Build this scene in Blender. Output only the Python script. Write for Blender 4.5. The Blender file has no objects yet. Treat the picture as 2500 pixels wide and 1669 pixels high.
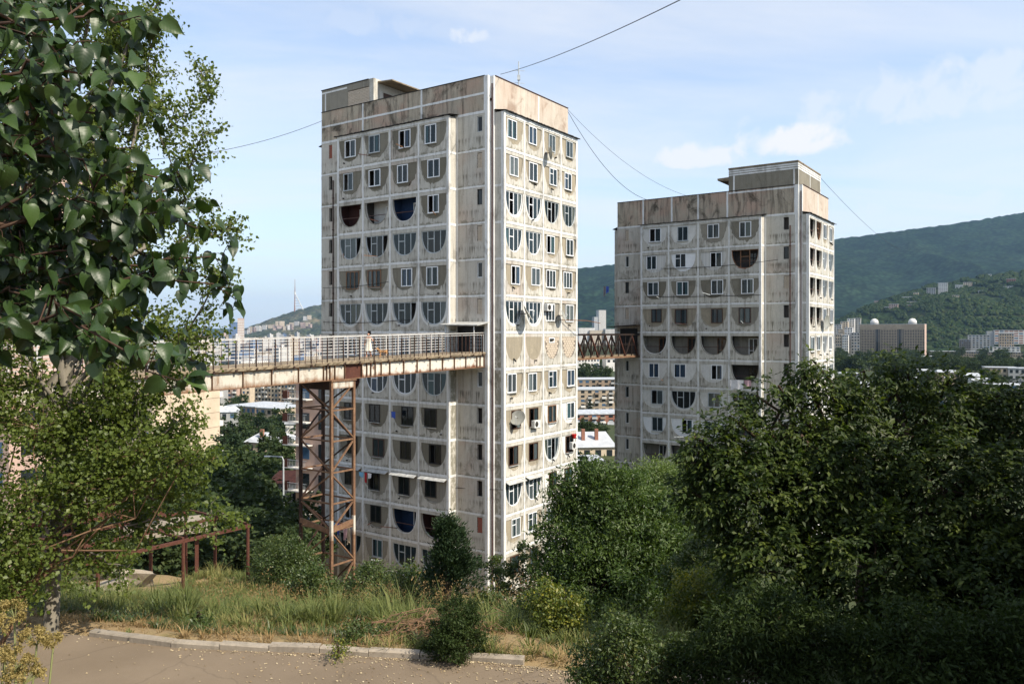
import bpy, bmesh, math, random
import numpy as np
from mathutils import Vector, Matrix

random.seed(7); RNG = np.random.default_rng(7)
S = bpy.context.scene
COL = S.collection

# ------------------------------------------------------------------ camera, sky, sun, exposure
CZ = 6.2                      # eye height above the road
F = 1950.0; HY = 811.0        # focal length and horizon of the photograph, in its pixels
def P(x, y, d):               # a direction in the photograph taken to a known distance
    return Vector(((x - 1250) / F * d, d, CZ - (y - HY) / F * d))
cam = bpy.data.cameras.new('camera'); camo = bpy.data.objects.new('camera', cam); COL.objects.link(camo)
camo.location = (0, 0, CZ); camo.rotation_euler = (math.radians(90), 0, 0)
cam.sensor_width = 36; cam.lens = 36 * F / 2500; cam.shift_y = -(834.5 - HY) / 2500
cam.clip_start = 0.1; cam.clip_end = 60000
S.camera = camo

SUN_AZ = Vector((0.824, -0.566, 0)).normalized(); SUN_EL = math.radians(44)
SUN_DIR = Vector((SUN_AZ.x * math.cos(SUN_EL), SUN_AZ.y * math.cos(SUN_EL), math.sin(SUN_EL)))
sun = bpy.data.lights.new('sun', 'SUN'); sun.energy = 4.3; sun.angle = math.radians(0.5); sun.color = (1.0, 0.91, 0.77)
suno = bpy.data.objects.new('sun', sun); COL.objects.link(suno)
suno.rotation_euler = SUN_DIR.to_track_quat('Z', 'Y').to_euler()

W = bpy.data.worlds.new('World'); S.world = W; W.use_nodes = True
wt = W.node_tree; wt.nodes.clear()
def wn(t, **k):
    n = wt.nodes.new(t)
    for a, b in k.items(): setattr(n, a, b)
    return n
wo = wn('ShaderNodeOutputWorld'); bg = wn('ShaderNodeBackground'); sky = wn('ShaderNodeTexSky')
sky.sky_type = 'NISHITA'; sky.sun_disc = False; sky.sun_elevation = SUN_EL
sky.sun_rotation = math.atan2(SUN_AZ.x, SUN_AZ.y); sky.altitude = 500; sky.air_density = 1.0; sky.dust_density = 0.9; sky.ozone_density = 1.1
bg.inputs[1].default_value = 0.15
tc = wn('ShaderNodeTexCoord'); sep = wn('ShaderNodeSeparateXYZ'); wt.links.new(tc.outputs['Generated'], sep.inputs[0])
# clouds on a flat layer: direction / height
def wmath(op, a, b=None, c=None):
    n = wn('ShaderNodeMath', operation=op)
    for i, v in enumerate((a, b, c)):
        if v is None: continue
        if isinstance(v, (int, float)): n.inputs[i].default_value = v
        else: wt.links.new(v, n.inputs[i])
    return n.outputs[0]
zc = wmath('MAXIMUM', sep.outputs[2], 0.0); zc = wmath('ADD', zc, 0.12)
cu = wmath('DIVIDE', sep.outputs[0], zc); cv = wmath('DIVIDE', sep.outputs[1], zc)
cmb = wn('ShaderNodeCombineXYZ'); wt.links.new(cu, cmb.inputs[0]); wt.links.new(cv, cmb.inputs[1])
mp = wn('ShaderNodeMapping'); wt.links.new(cmb.outputs[0], mp.inputs[0]); mp.inputs['Scale'].default_value = (0.35, 1.0, 1); mp.inputs['Rotation'].default_value = (0, 0, 0.25)
nz = wn('ShaderNodeTexNoise'); nz.inputs['Scale'].default_value = 1.1; nz.inputs['Detail'].default_value = 9; nz.inputs['Roughness'].default_value = 0.62; nz.inputs['Distortion'].default_value = 0.5
wt.links.new(mp.outputs[0], nz.inputs[0])
rmp = wn('ShaderNodeMapRange'); wt.links.new(nz.outputs[0], rmp.inputs[0])
for i, v in zip((1, 2, 3, 4), (0.40, 0.74, 0.24, 0.85)): rmp.inputs[i].default_value = v
# a few small cumulus: soft discs broken by noise
nz2 = wn('ShaderNodeTexNoise'); nz2.inputs['Scale'].default_value = 26; nz2.inputs['Detail'].default_value = 9; nz2.inputs['Roughness'].default_value = 0.58; nz2.inputs['Distortion'].default_value = 0.4
wt.links.new(tc.outputs['Generated'], nz2.inputs[0])
tot = rmp.outputs[0]
def puff(x, y, w, h, k):
    global tot
    d = (P(x, y, 1000) - Vector((0, 0, CZ))).normalized(); r = Vector((d.y, -d.x, 0)).normalized(); u = r.cross(d)
    def dot(v):
        n = wn('ShaderNodeVectorMath', operation='DOT_PRODUCT'); wt.links.new(tc.outputs['Generated'], n.inputs[0]); n.inputs[1].default_value = v; return n.outputs['Value']
    a = wmath('DIVIDE', dot(r), w / F); b = wmath('DIVIDE', dot(u), h / F)
    b = wmath('MULTIPLY', b, wmath('ADD', 1.0, wmath('MULTIPLY', wmath('LESS_THAN', b, 0.0), 0.9)))
    q = wmath('ADD', wmath('MULTIPLY', a, a), wmath('MULTIPLY', b, b))
    mask = wmath('MAXIMUM', wmath('SUBTRACT', 1.0, q), 0.0); mask = wmath('POWER', mask, 0.7)
    m = wn('ShaderNodeMapRange'); wt.links.new(wmath('ADD', nz2.outputs[0], wmath('MULTIPLY', mask, 0.5)), m.inputs[0]); m.inputs[1].default_value = 0.66; m.inputs[2].default_value = 0.98; m.inputs[3].default_value = 0; m.inputs[4].default_value = k
    front = wmath('GREATER_THAN', dot(d), 0.5)
    tot = wmath('MAXIMUM', tot, wmath('MULTIPLY', m.outputs[0], front))
puff(1935, 352, 165, 66, 1.0); puff(1715, 388, 175, 54, 0.9); puff(1150, 90, 70, 40, 0.7); puff(2300, 250, 480, 120, 0.6); puff(2350, 500, 380, 50, 0.55); puff(950, 60, 260, 80, 0.4); puff(680, 190, 200, 30, 0.4); puff(760, 300, 260, 50, 0.4)
hz_ = wmath('MULTIPLY', wmath('POWER', 2.718, wmath('MULTIPLY', wmath('MAXIMUM', sep.outputs[2], 0.0), -7.0)), 0.8); veil = wn('ShaderNodeMixRGB'); wt.links.new(hz_, veil.inputs[0]); wt.links.new(sky.outputs[0], veil.inputs[1]); veil.inputs[2].default_value = (2.25, 2.72, 2.98, 1)
cmix = wn('ShaderNodeMixRGB'); wt.links.new(tot, cmix.inputs[0]); wt.links.new(veil.outputs[0], cmix.inputs[1]); cmix.inputs[2].default_value = (3.9, 3.95, 4.05, 1)
wt.links.new(cmix.outputs[0], bg.inputs[0]); wt.links.new(bg.outputs[0], wo.inputs[0])

S.view_settings.view_transform = 'Standard'; S.view_settings.look = 'None'; S.view_settings.gamma = 1; S.view_settings.exposure = 0.75
S.render.engine = 'CYCLES'; S.cycles.use_denoising = True
S.cycles.max_bounces = 8; S.cycles.diffuse_bounces = 3; S.cycles.glossy_bounces = 2; S.cycles.transmission_bounces = 3; S.cycles.transparent_max_bounces = 8; S.cycles.volume_bounces = 0
S.cycles.caustics_reflective = False; S.cycles.caustics_refractive = False

# ------------------------------------------------------------------ materials
def nodes(name):
    m = bpy.data.materials.new(name); m.use_nodes = True; nt = m.node_tree; nt.nodes.clear()
    out = nt.nodes.new('ShaderNodeOutputMaterial'); b = nt.nodes.new('ShaderNodeBsdfPrincipled'); nt.links.new(b.outputs[0], out.inputs[0])
    return m, nt, b, out
def ramp(nt, src, stops):
    r = nt.nodes.new('ShaderNodeValToRGB'); nt.links.new(src, r.inputs[0]); e = r.color_ramp.elements
    while len(e) < len(stops): e.new(0.5)
    for el, (p, c) in zip(e, stops): el.position = p; el.color = (*c, 1) if len(c) == 3 else c
    return r.outputs[0]
def noise(nt, vec, scale, detail=6, rough=0.6, dist=0.0):
    n = nt.nodes.new('ShaderNodeTexNoise'); n.inputs['Scale'].default_value = scale; n.inputs['Detail'].default_value = detail
    n.inputs['Roughness'].default_value = rough; n.inputs['Distortion'].default_value = dist
    if vec is not None: nt.links.new(vec, n.inputs['Vector'])
    return n.outputs[0]
def mixc(nt, fac, a, b, mode='MIX'):
    n = nt.nodes.new('ShaderNodeMixRGB'); n.blend_type = mode
    for i, v in enumerate((fac, a, b)):
        if isinstance(v, (int, float)): n.inputs[i].default_value = v
        elif isinstance(v, (tuple, list)): n.inputs[i].default_value = (*v, 1)[:4]
        else: nt.links.new(v, n.inputs[i])
    return n.outputs[0]
def mapping(nt, vec, scale=(1, 1, 1), loc=(0, 0, 0)):
    m = nt.nodes.new('ShaderNodeMapping'); nt.links.new(vec, m.inputs[0]); m.inputs['Scale'].default_value = scale; m.inputs['Location'].default_value = loc; return m.outputs[0]
def mrange(nt, v, a, b, c=0.0, d=1.0):
    m = nt.nodes.new('ShaderNodeMapRange'); nt.links.new(v, m.inputs[0])
    for i, q in zip((1, 2, 3, 4), (a, b, c, d)): m.inputs[i].default_value = q
    return m.outputs[0]
def bump(nt, b, h, s=0.3, dist=0.02):
    n = nt.nodes.new('ShaderNodeBump'); n.inputs['Strength'].default_value = s; n.inputs['Distance'].default_value = dist
    nt.links.new(h, n.inputs['Height']); nt.links.new(n.outputs[0], b.inputs['Normal'])
def wpos(nt):
    return nt.nodes.new('ShaderNodeNewGeometry').outputs['Position']
def orand(nt):
    return nt.nodes.new('ShaderNodeObjectInfo').outputs['Random']
def plain(name, c, rough=0.7, metal=0.0, var=0.12, scale=3.0, spec=0.3):
    m, nt, b, o = nodes(name)
    n = noise(nt, wpos(nt), scale); lo = tuple(max(0, v * (1 - var * 1.6)) for v in c); hi = tuple(v * (1 + var) for v in c)
    nt.links.new(ramp(nt, n, [(0.3, lo), (0.7, hi)]), b.inputs[0])
    b.inputs['Roughness'].default_value = rough; b.inputs['Metallic'].default_value = metal; b.inputs['Specular IOR Level'].default_value = spec
    return m
def concrete(name, ca, cb, stain=(0.10, 0.09, 0.07), amount=0.5, pink=0.0, streak=1.0, bias=0.0, drip=0.0):
    """weathered cement: tone differs a little from panel to panel, vertical rain streaks, patches, fine grain"""
    m, nt, b, o = nodes(name); w = wpos(nt); r = orand(nt)
    base = mixc(nt, r, ca, cb)
    blot = mrange(nt, noise(nt, w, 0.9, 8, 0.65, 0.4), 0.35, 0.7); base = mixc(nt, mixc(nt, 1.0, blot, (0.35,) * 3, 'MULTIPLY'), base, tuple(v * 0.62 for v in ca))
    if pink: base = mixc(nt, mixc(nt, 1.0, mrange(nt, noise(nt, mapping(nt, w, (1, 1, 1), (7, 3, 1)), 0.35, 5), 0.45, 0.62), (pink,) * 3, 'MULTIPLY'), base, (0.42, 0.29, 0.22))
    st = noise(nt, mapping(nt, w, (2.2, 2.2, 0.16)), 1.6, 7, 0.7)
    base = mixc(nt, mixc(nt, 1.0, mrange(nt, st, 0.5 - bias, 0.7 - bias), (amount * streak,) * 3, 'MULTIPLY'), base, stain)
    pat = noise(nt, mapping(nt, w, (1, 1, 0.7), (3, 9, 2)), 0.55, 9, 0.68, 0.8)
    base = mixc(nt, mixc(nt, 1.0, mrange(nt, pat, 0.54 - bias, 0.66 - bias), (amount,) * 3, 'MULTIPLY'), base, stain)
    light = noise(nt, mapping(nt, w, (1.4, 1.4, 0.5), (11, 4, 8)), 0.8, 8, 0.7, 0.6)
    base = mixc(nt, mixc(nt, 1.0, mrange(nt, light, 0.58, 0.72), (0.4,) * 3, 'MULTIPLY'), base, tuple(min(0.7, v * 1.45) for v in ca))
    if drip:
        tcn = nt.nodes.new('ShaderNodeTexCoord'); sp = nt.nodes.new('ShaderNodeSeparateXYZ'); nt.links.new(tcn.outputs['Object'], sp.inputs[0]); z = sp.outputs[2]
        mud = noise(nt, mapping(nt, w, (1.6, 1.6, 1.0), (2, 5, 3)), 2.4, 6, 0.65); e = nt.nodes.new('ShaderNodeMath'); e.operation = 'SUBTRACT'; nt.links.new(mud, e.inputs[0]); nt.links.new(mrange(nt, z, 0.12, 0.75, 0.0, 0.42), e.inputs[1])
        base = mixc(nt, mixc(nt, 1.0, mrange(nt, e.outputs[0], 0.42, 0.5), (0.6 * drip,) * 3, 'MULTIPLY'), base, (0.14, 0.13, 0.085))
        run = noise(nt, mapping(nt, w, (5, 5, 0.12), (1, 8, 4)), 1.3, 6, 0.7); e2 = nt.nodes.new('ShaderNodeMath'); e2.operation = 'SUBTRACT'; nt.links.new(run, e2.inputs[0]); nt.links.new(mrange(nt, z, 0.9, 0.1, 0.02, 0.16), e2.inputs[1])
        low = mixc(nt, 1.0, mrange(nt, e2.outputs[0], 0.47, 0.56), mrange(nt, z, 1.15, 0.95, 0.0, 0.75 * drip), 'MULTIPLY'); base = mixc(nt, low, base, (0.1, 0.088, 0.066))
    g = noise(nt, w, 14, 5, 0.7); base = mixc(nt, 0.35, base, mixc(nt, 1.0, base, ramp(nt, g, [(0.3, (0.55,) * 3), (0.75, (1.25,) * 3)]), 'MULTIPLY'))
    nt.links.new(base, b.inputs[0]); b.inputs['Roughness'].default_value = 0.92; b.inputs['Specular IOR Level'].default_value = 0.15
    bump(nt, b, g, 0.35, 0.015)
    return m
def rusty(name, paint, rust=(0.16, 0.065, 0.03), lo=0.45, hi=0.6, scale=1.5, streak=True, edge=False):
    m, nt, b, o = nodes(name); w = wpos(nt)
    a = noise(nt, w, scale, 9, 0.7, 0.5); v = noise(nt, mapping(nt, w, (3, 3, 0.5)), 1.5, 6, 0.7)
    f = mixc(nt, 0.5, a, v) if streak else a
    if edge:                       # rust creeping up from the lower edge of each plate
        tcn = nt.nodes.new('ShaderNodeTexCoord'); sp = nt.nodes.new('ShaderNodeSeparateXYZ'); nt.links.new(tcn.outputs['Generated'], sp.inputs[0])
        f = mixc(nt, mrange(nt, sp.outputs[2], 0.34, 0.02, 0.0, 0.55), f, (0.72, 0.72, 0.72))
    rc = ramp(nt, noise(nt, w, 9, 6, 0.7), [(0.3, tuple(q * 0.45 for q in rust)), (0.55, rust), (0.75, tuple(min(1, q * 1.9) for q in rust))])
    c = mixc(nt, mrange(nt, f, lo, hi), paint, rc)
    nt.links.new(c, b.inputs[0]); b.inputs['Roughness'].default_value = 0.8; b.inputs['Specular IOR Level'].default_value = 0.25
    bump(nt, b, a, 0.3, 0.01)
    return m
def leafmat(name, c0, c1, c2, trans=0.35, rough=0.45, spec=0.4, tcol=None):
    m, nt, b, o = nodes(name); at = nt.nodes.new('ShaderNodeAttribute'); at.attribute_name = 'tone'
    col = ramp(nt, at.outputs['Fac'], [(0.0, c0), (0.5, c1), (1.0, c2)])
    nt.links.new(col, b.inputs[0]); b.inputs['Roughness'].default_value = rough; b.inputs['Specular IOR Level'].default_value = spec
    t = nt.nodes.new('ShaderNodeBsdfTranslucent'); nt.links.new(mixc(nt, 1.0, col, tcol or (1.5, 1.55, 0.6), 'MULTIPLY'), t.inputs[0])
    mx = nt.nodes.new('ShaderNodeMixShader'); mx.inputs[0].default_value = trans
    nt.links.new(b.outputs[0], mx.inputs[1]); nt.links.new(t.outputs[0], mx.inputs[2]); nt.links.new(mx.outputs[0], o.inputs[0])
    return m
def glass(name, tint=(0.03, 0.05, 0.06), alpha=0.55):
    m, nt, b, o = nodes(name); b.inputs[0].default_value = (*tint, 1); b.inputs['Roughness'].default_value = 0.05; b.inputs['Specular IOR Level'].default_value = 0.5
    tr = nt.nodes.new('ShaderNodeBsdfTransparent'); tr.inputs[0].default_value = (0.85, 0.9, 0.9, 1)
    mx = nt.nodes.new('ShaderNodeMixShader'); mx.inputs[0].default_value = alpha
    nt.links.new(tr.outputs[0], mx.inputs[1]); nt.links.new(b.outputs[0], mx.inputs[2]); nt.links.new(mx.outputs[0], o.inputs[0])
    return m
M = {}
M['panel'] = concrete('weathered_panel', (0.55, 0.52, 0.455), (0.48, 0.46, 0.41), stain=(0.15, 0.137, 0.11), amount=0.62, drip=1.0)
M['panel_pink'] = concrete('weathered_panel_pinkish', (0.53, 0.495, 0.435), (0.48, 0.455, 0.405), stain=(0.14, 0.125, 0.1), amount=0.62, pink=0.35, drip=1.0)
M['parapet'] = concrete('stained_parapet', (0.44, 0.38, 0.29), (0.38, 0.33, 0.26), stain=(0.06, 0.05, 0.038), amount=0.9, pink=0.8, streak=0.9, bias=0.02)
M['parapet_peach'] = concrete('peach_parapet', (0.52, 0.46, 0.385), (0.5, 0.44, 0.37), stain=(0.27, 0.19, 0.14), amount=0.75, pink=0.45, streak=0.8)  # peach right-hand parapet, paler and less stained
M['roof_felt'] = plain('roof_felt', (0.03, 0.028, 0.026), 0.9)
M['joint'] = concrete('white_sealed_joint', (0.74, 0.74, 0.72), (0.69, 0.69, 0.68), stain=(0.24, 0.225, 0.2), amount=0.6, streak=0.9)
M['inf_d'] = concrete('dark_cement_infill', (0.175, 0.158, 0.12), (0.24, 0.22, 0.175), amount=0.5)
M['inf_g'] = concrete('grey_cement_infill', (0.29, 0.265, 0.215), (0.25, 0.23, 0.19), amount=0.45)
M['inf_t'] = concrete('tan_cement_infill', (0.33, 0.285, 0.21), (0.29, 0.255, 0.195), amount=0.4)
M['inf_w'] = concrete('white_plaster_infill', (0.68, 0.67, 0.63), (0.62, 0.61, 0.58), stain=(0.3, 0.28, 0.24), amount=0.3)
M['interior'] = plain('dimmed_room_plaster', (0.06, 0.052, 0.045), 0.9)  # darkness of the rooms put into the plaster colour
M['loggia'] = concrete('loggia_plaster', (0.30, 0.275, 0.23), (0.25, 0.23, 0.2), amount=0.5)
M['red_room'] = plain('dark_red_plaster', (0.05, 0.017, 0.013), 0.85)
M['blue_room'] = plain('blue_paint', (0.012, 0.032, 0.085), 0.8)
M['fr_w'] = plain('white_pvc', (0.74, 0.75, 0.76), 0.4, var=0.04)
M['fr_g'] = plain('grey_painted_wood', (0.42, 0.45, 0.46), 0.6, var=0.15)
M['fr_b'] = plain('dark_brown_wood', (0.065, 0.032, 0.02), 0.55, var=0.25)
M['fr_o'] = plain('orange_brown_wood', (0.19, 0.095, 0.045), 0.6, var=0.25)
M['fr_k'] = plain('charred_dark_wood', (0.025, 0.022, 0.018), 0.7, var=0.2)
M['pane'] = glass('window_glass')
M['pane_dark'] = glass('unlit_window_glass', (0.012, 0.015, 0.016), 0.75)
for k, c in dict(white=(0.62, 0.61, 0.58), cream=(0.5, 0.45, 0.33), teal=(0.17, 0.33, 0.36), blue=(0.1, 0.16, 0.34), grey=(0.28, 0.28, 0.28), olive=(0.26, 0.24, 0.09), rose=(0.5, 0.32, 0.31), brown=(0.12, 0.07, 0.045), red=(0.33, 0.03, 0.035)).items():
    mm, nt, b, o = nodes(k + '_curtain'); wv = noise(nt, mapping(nt, wpos(nt), (7, 7, 0.05)), 2.2, 3)
    nt.links.new(ramp(nt, wv, [(0.3, tuple(v * 0.6 for v in c)), (0.7, c)]), b.inputs[0]); b.inputs['Roughness'].default_value = 0.9; M['cur_' + k] = mm
def brickmat(name, c1, c2, mortar):
    m, nt, b, o = nodes(name); n = noise(nt, wpos(nt), 6, 4); r = orand(nt)
    nt.links.new(mixc(nt, n, c1, c2), b.inputs[0]); b.inputs['Roughness'].default_value = 0.9; return m
M['brick'] = brickmat('cream_block', (0.56, 0.47, 0.37), (0.36, 0.3, 0.23), None)
M['brick_red'] = brickmat('red_brick', (0.22, 0.06, 0.04), (0.3, 0.1, 0.06), None)
M['mortar'] = plain('mortar', (0.2, 0.17, 0.14), 0.95)
M['rust'] = rusty('rusted_steel', (0.13, 0.07, 0.042), (0.25, 0.15, 0.085), 0.42, 0.64)
M['rust_dark'] = rusty('dark_rusted_steel', (0.03, 0.017, 0.013), (0.06, 0.03, 0.018), 0.4, 0.65)
M['rust_red'] = rusty('red_oxide_steel', (0.075, 0.027, 0.019), (0.11, 0.045, 0.027), 0.4, 0.65)
M['web'] = rusty('white_paint_on_rust', (0.56, 0.53, 0.46), (0.17, 0.07, 0.035), 0.54, 0.62, 1.2, edge=True)
M['web_old'] = rusty('dirty_white_paint_on_rust', (0.5, 0.47, 0.4), (0.2, 0.1, 0.045), 0.48, 0.66, 1.0, edge=True)
M['truss'] = rusty('blackened_steel', (0.016, 0.011, 0.009), (0.035, 0.018, 0.012), 0.45, 0.65)
M['rail_white'] = rusty('grey_white_rail_paint', (0.47, 0.46, 0.44), (0.2, 0.14, 0.1), 0.52, 0.66, 2.0)
M['rail_dark'] = rusty('dark_brown_rail', (0.07, 0.04, 0.035), (0.13, 0.06, 0.035), 0.45, 0.65)
M['slab'] = concrete('rough_deck_concrete', (0.27, 0.215, 0.145), (0.25, 0.2, 0.14), stain=(0.07, 0.055, 0.04), amount=0.6)
M['dish'] = plain('grey_dish_metal', (0.28, 0.28, 0.25), 0.5)
M['ac'] = plain('white_ac_casing', (0.62, 0.62, 0.6), 0.5)
M['black'] = plain('black_plastic_and_shade', (0.012, 0.012, 0.012), 0.6)  # also colours the entrance sheets, where black is painted shade
M['pipe'] = rusty('dark_rust_pipe', (0.04, 0.016, 0.012), (0.075, 0.03, 0.02), 0.4, 0.6)
M['tin'] = plain('grey_sheet_metal', (0.4, 0.4, 0.38), 0.6, var=0.25)
M['wire'] = plain('black_cable', (0.02, 0.02, 0.022), 0.6)

# ------------------------------------------------------------------ mesh helpers
class MB:
    def __init__(s): s.v = []; s.f = []
    def add(s, vs, fs):
        o = len(s.v); s.v += [tuple(v) for v in vs]; s.f += [tuple(i + o for i in f) for f in fs]; return s
    def box(s, x0, x1, y0, y1, z0, z1):
        return s.add([(x0, y0, z0), (x1, y0, z0), (x1, y1, z0), (x0, y1, z0), (x0, y0, z1), (x1, y0, z1), (x1, y1, z1), (x0, y1, z1)],
                     [(0, 3, 2, 1), (4, 5, 6, 7), (0, 1, 5, 4), (1, 2, 6, 5), (2, 3, 7, 6), (3, 0, 4, 7)])
    def tube(s, pts, r, n=6, cap=True):
        pts = [Vector(p) for p in pts]; k = len(pts); rs = r if isinstance(r, (list, tuple)) else [r] * k
        o = len(s.v)
        for i, p in enumerate(pts):
            t = (pts[min(i + 1, k - 1)] - pts[max(i - 1, 0)])
            t = t.normalized() if t.length > 1e-9 else Vector((0, 0, 1))
            a = t.cross(Vector((0, 0, 1)) if abs(t.z) < 0.95 else Vector((1, 0, 0))).normalized(); b = t.cross(a)
            for j in range(n):
                q = 2 * math.pi * j / n + math.pi / n
                s.v.append(tuple(p + (a * math.cos(q) + b * math.sin(q)) * rs[i]))
        for i in range(k - 1):
            for j in range(n): s.f.append((o + i * n + j, o + i * n + (j + 1) % n, o + (i + 1) * n + (j + 1) % n, o + (i + 1) * n + j))
        if cap:
            s.f.append(tuple(o + j for j in range(n))); s.f.append(tuple(o + (k - 1) * n + j for j in reversed(range(n))))
        return s
    def bar(s, a, b, w, h=None, up=Vector((0, 0, 1))):
        a = Vector(a); b = Vector(b); t = (b - a).normalized(); h = h or w
        if abs(t.dot(up)) > 0.98: up = Vector((1, 0, 0))
        x = t.cross(up).normalized() * (w / 2); z = x.cross(t).normalized() * (h / 2)
        return s.add([a - x - z, a + x - z, a + x + z, a - x + z, b - x - z, b + x - z, b + x + z, b - x + z],
                     [(0, 3, 2, 1), (4, 5, 6, 7), (0, 1, 5, 4), (1, 2, 6, 5), (2, 3, 7, 6), (3, 0, 4, 7)])
    def mesh(s, name, mat, smooth=False):
        me = bpy.data.meshes.new(name); me.from_pydata(s.v, [], s.f); me.update()
        if mat: me.materials.append(mat if not isinstance(mat, str) else M[mat])
        if smooth: me.polygons.foreach_set('use_smooth', [True] * len(me.polygons))
        return me
    def build(s, name, mat, parent=None, loc=(0, 0, 0), rz=0.0, smooth=False):
        return link(name, s.mesh(name, mat, smooth), parent, loc, rz)
def link(name, me, parent=None, loc=(0, 0, 0), rz=0.0, scale=None, rot=None):
    o = bpy.data.objects.new(name, me); COL.objects.link(o); o.parent = parent; o.location = loc
    o.rotation_euler = rot if rot else (0, 0, rz)
    if scale: o.scale = scale
    return o
def thing(name, label, cat, loc=(0, 0, 0), rz=0.0, group=None):
    o = bpy.data.objects.new(name, None); COL.objects.link(o); o.location = loc; o.rotation_euler = (0, 0, rz); o.empty_display_size = 0.2
    return tag(o, label, cat, group)
def tag(o, label, cat, group=None):
    o['label'] = label; o['category'] = cat
    if group: o['group'] = group
    return o
def struct(o): o['kind'] = 'structure'; return o
def stuff(o, label=None, cat=None):
    o['kind'] = 'stuff'
    if label: o['label'] = label
    if cat: o['category'] = cat
    return o
CACHE = {}
def cached(key, fn):
    if key not in CACHE: CACHE[key] = fn()
    return CACHE[key]
BOX = MB().box(0, 1, 0, 1, 0, 1)
def ubox(mat):      # unit box mesh shared per material
    return cached(('ubox', mat), lambda: BOX.mesh('unit_box', mat))
def sbox(name, mat, parent, x0, x1, y0, y1, z0, z1):   # a box as a scaled copy of shared mesh data
    return link(name, ubox(mat), parent, (x0, y0, z0), 0, (x1 - x0, y1 - y0, z1 - z0))


def leafmesh(name, pos, dr, nr, size, tone, mat, aspect=0.62, fold=0.22, wide=0.42):
    """many small folded leaves: two triangles each side of a midrib"""
    N = len(pos); dr = dr / np.linalg.norm(dr, axis=1, keepdims=True); sd = np.cross(dr, nr); sd /= (np.linalg.norm(sd, axis=1, keepdims=True) + 1e-9); up = np.cross(sd, dr)
    s = size[:, None]; mid = pos + dr * s * wide
    v = np.stack([pos, mid + sd * s * aspect * 0.5 + up * s * fold * 0.5, pos + dr * s, mid - sd * s * aspect * 0.5 + up * s * fold * 0.5], 1).reshape(-1, 3)
    i = np.arange(N)[:, None] * 4; f = np.concatenate([i + np.array([0, 1, 2]), i + np.array([0, 2, 3])], 1).reshape(-1, 3)
    return trimesh(name, v, f, np.repeat(tone, 4), mat)
def trimesh(name, v, f, tone, mat):
    me = bpy.data.meshes.new(name); me.vertices.add(len(v)); me.vertices.foreach_set('co', v.ravel().astype(np.float32))
    me.loops.add(f.size); me.loops.foreach_set('vertex_index', f.ravel().astype(np.int32)); me.polygons.add(len(f))
    me.polygons.foreach_set('loop_start', np.arange(0, f.size, 3, dtype=np.int32)); me.polygons.foreach_set('loop_total', np.full(len(f), 3, np.int32))
    if tone is not None:
        a = me.attributes.new('tone', 'FLOAT', 'POINT'); a.data.foreach_set('value', tone.astype(np.float32))
    me.update(); me.materials.append(M[mat] if isinstance(mat, str) else mat); return me

# ------------------------------------------------------------------ terrain
KERB = [(-8.63, 16.3), (-6.73, 15.74), (-5.18, 15.55), (-3.54, 15.44), (-2.53, 15.23), (-1.4, 15.16), (-0.13, 14.98), (0.5, 14.8), (1.14, 14.58), (3.0, 14.1), (9.0, 12.6), (30, 8)]
KX = np.array([-60, -30, -14] + [k[0] for k in KERB]); KY = np.array([26, 21, 17.6] + [k[1] for k in KERB])
DIST = np.array([-40, 0.5, 8.5, 14.0, 15.5, 16, 19, 22, 30, 38, 47, 60, 80, 100, 150, 200, 340, 650, 1100, 2000, 4000, 20000])
ZC = np.array([4.5, 4.5, -0.12, -0.12, -0.12, 0.08, -0.6, -1.9, -5.1, -8.2, -11, -14.2, -15.5, -17, -19, -20, -24, -30, -30, -30, -30, -30])
ZL = np.array([4.5, 4.5, -0.12, -0.12, -0.12, 0.08, -0.65, -1.9, -4.5, -6.0, -10.2, -14.3, -19, -22, -27, -30, -42, -53, -55, -52, -45, -40])
ZR = np.array([4.5, 4.5, -0.12, -0.12, -0.12, 0.08, -0.2, -0.9, -3.0, -5.0, -7.5, -11, -14, -16, -18, -19, -21, -23, -26, -24, -20, -20])
def smooth01(t): t = np.clip(t, 0, 1); return t * t * (3 - 2 * t)
def vnoise(x, y, seed=0):      # cheap smooth value noise
    xi = np.floor(x); yi = np.floor(y); fx = x - xi; fy = y - yi; fx = fx * fx * (3 - 2 * fx); fy = fy * fy * (3 - 2 * fy)
    def hsh(a, b):
        v = np.sin(a * 127.1 + b * 311.7 + seed * 17.3) * 43758.5453; return v - np.floor(v)
    return (hsh(xi, yi) * (1 - fx) + hsh(xi + 1, yi) * fx) * (1 - fy) + (hsh(xi, yi + 1) * (1 - fx) + hsh(xi + 1, yi + 1) * fx) * fy
def ground(X, Y):
    X = np.asarray(X, float); Y = np.asarray(Y, float)
    ky = np.interp(X, KX, KY)                          # the bank starts behind the kerb
    near = smooth01((60 - Y) / 30); D = np.where(Y > 9, 9 + (Y - 9) * (1 + near * (6.6 / np.maximum(ky - 9, 2) - 1) * np.exp(-np.maximum(Y - ky, 0) / 12)), Y)
    a = X / np.maximum(Y + 6, 4)
    l = smooth01((-a - 0.08) / 0.14); r = smooth01((a - 0.12) / 0.15)
    z = np.interp(D, DIST, ZC) * (1 - l - r) + np.interp(D, DIST, ZL) * l + np.interp(D, DIST, ZR) * r
    bank = smooth01((Y - ky - 0.3) / 2.0)
    z = z + bank * ((vnoise(X * 0.7, Y * 0.7, 1) - 0.5) * 0.35 + (vnoise(X * 0.2, Y * 0.2, 2) - 0.5) * 0.7 * smooth01((Y - 20) / 15))
    z = np.where((Y < ky - 0.02) & (Y > 8.6), np.minimum(z, -0.1), z)
    return z
def gz(x, y): return float(ground(np.array([x]), np.array([y]))[0])
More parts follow.
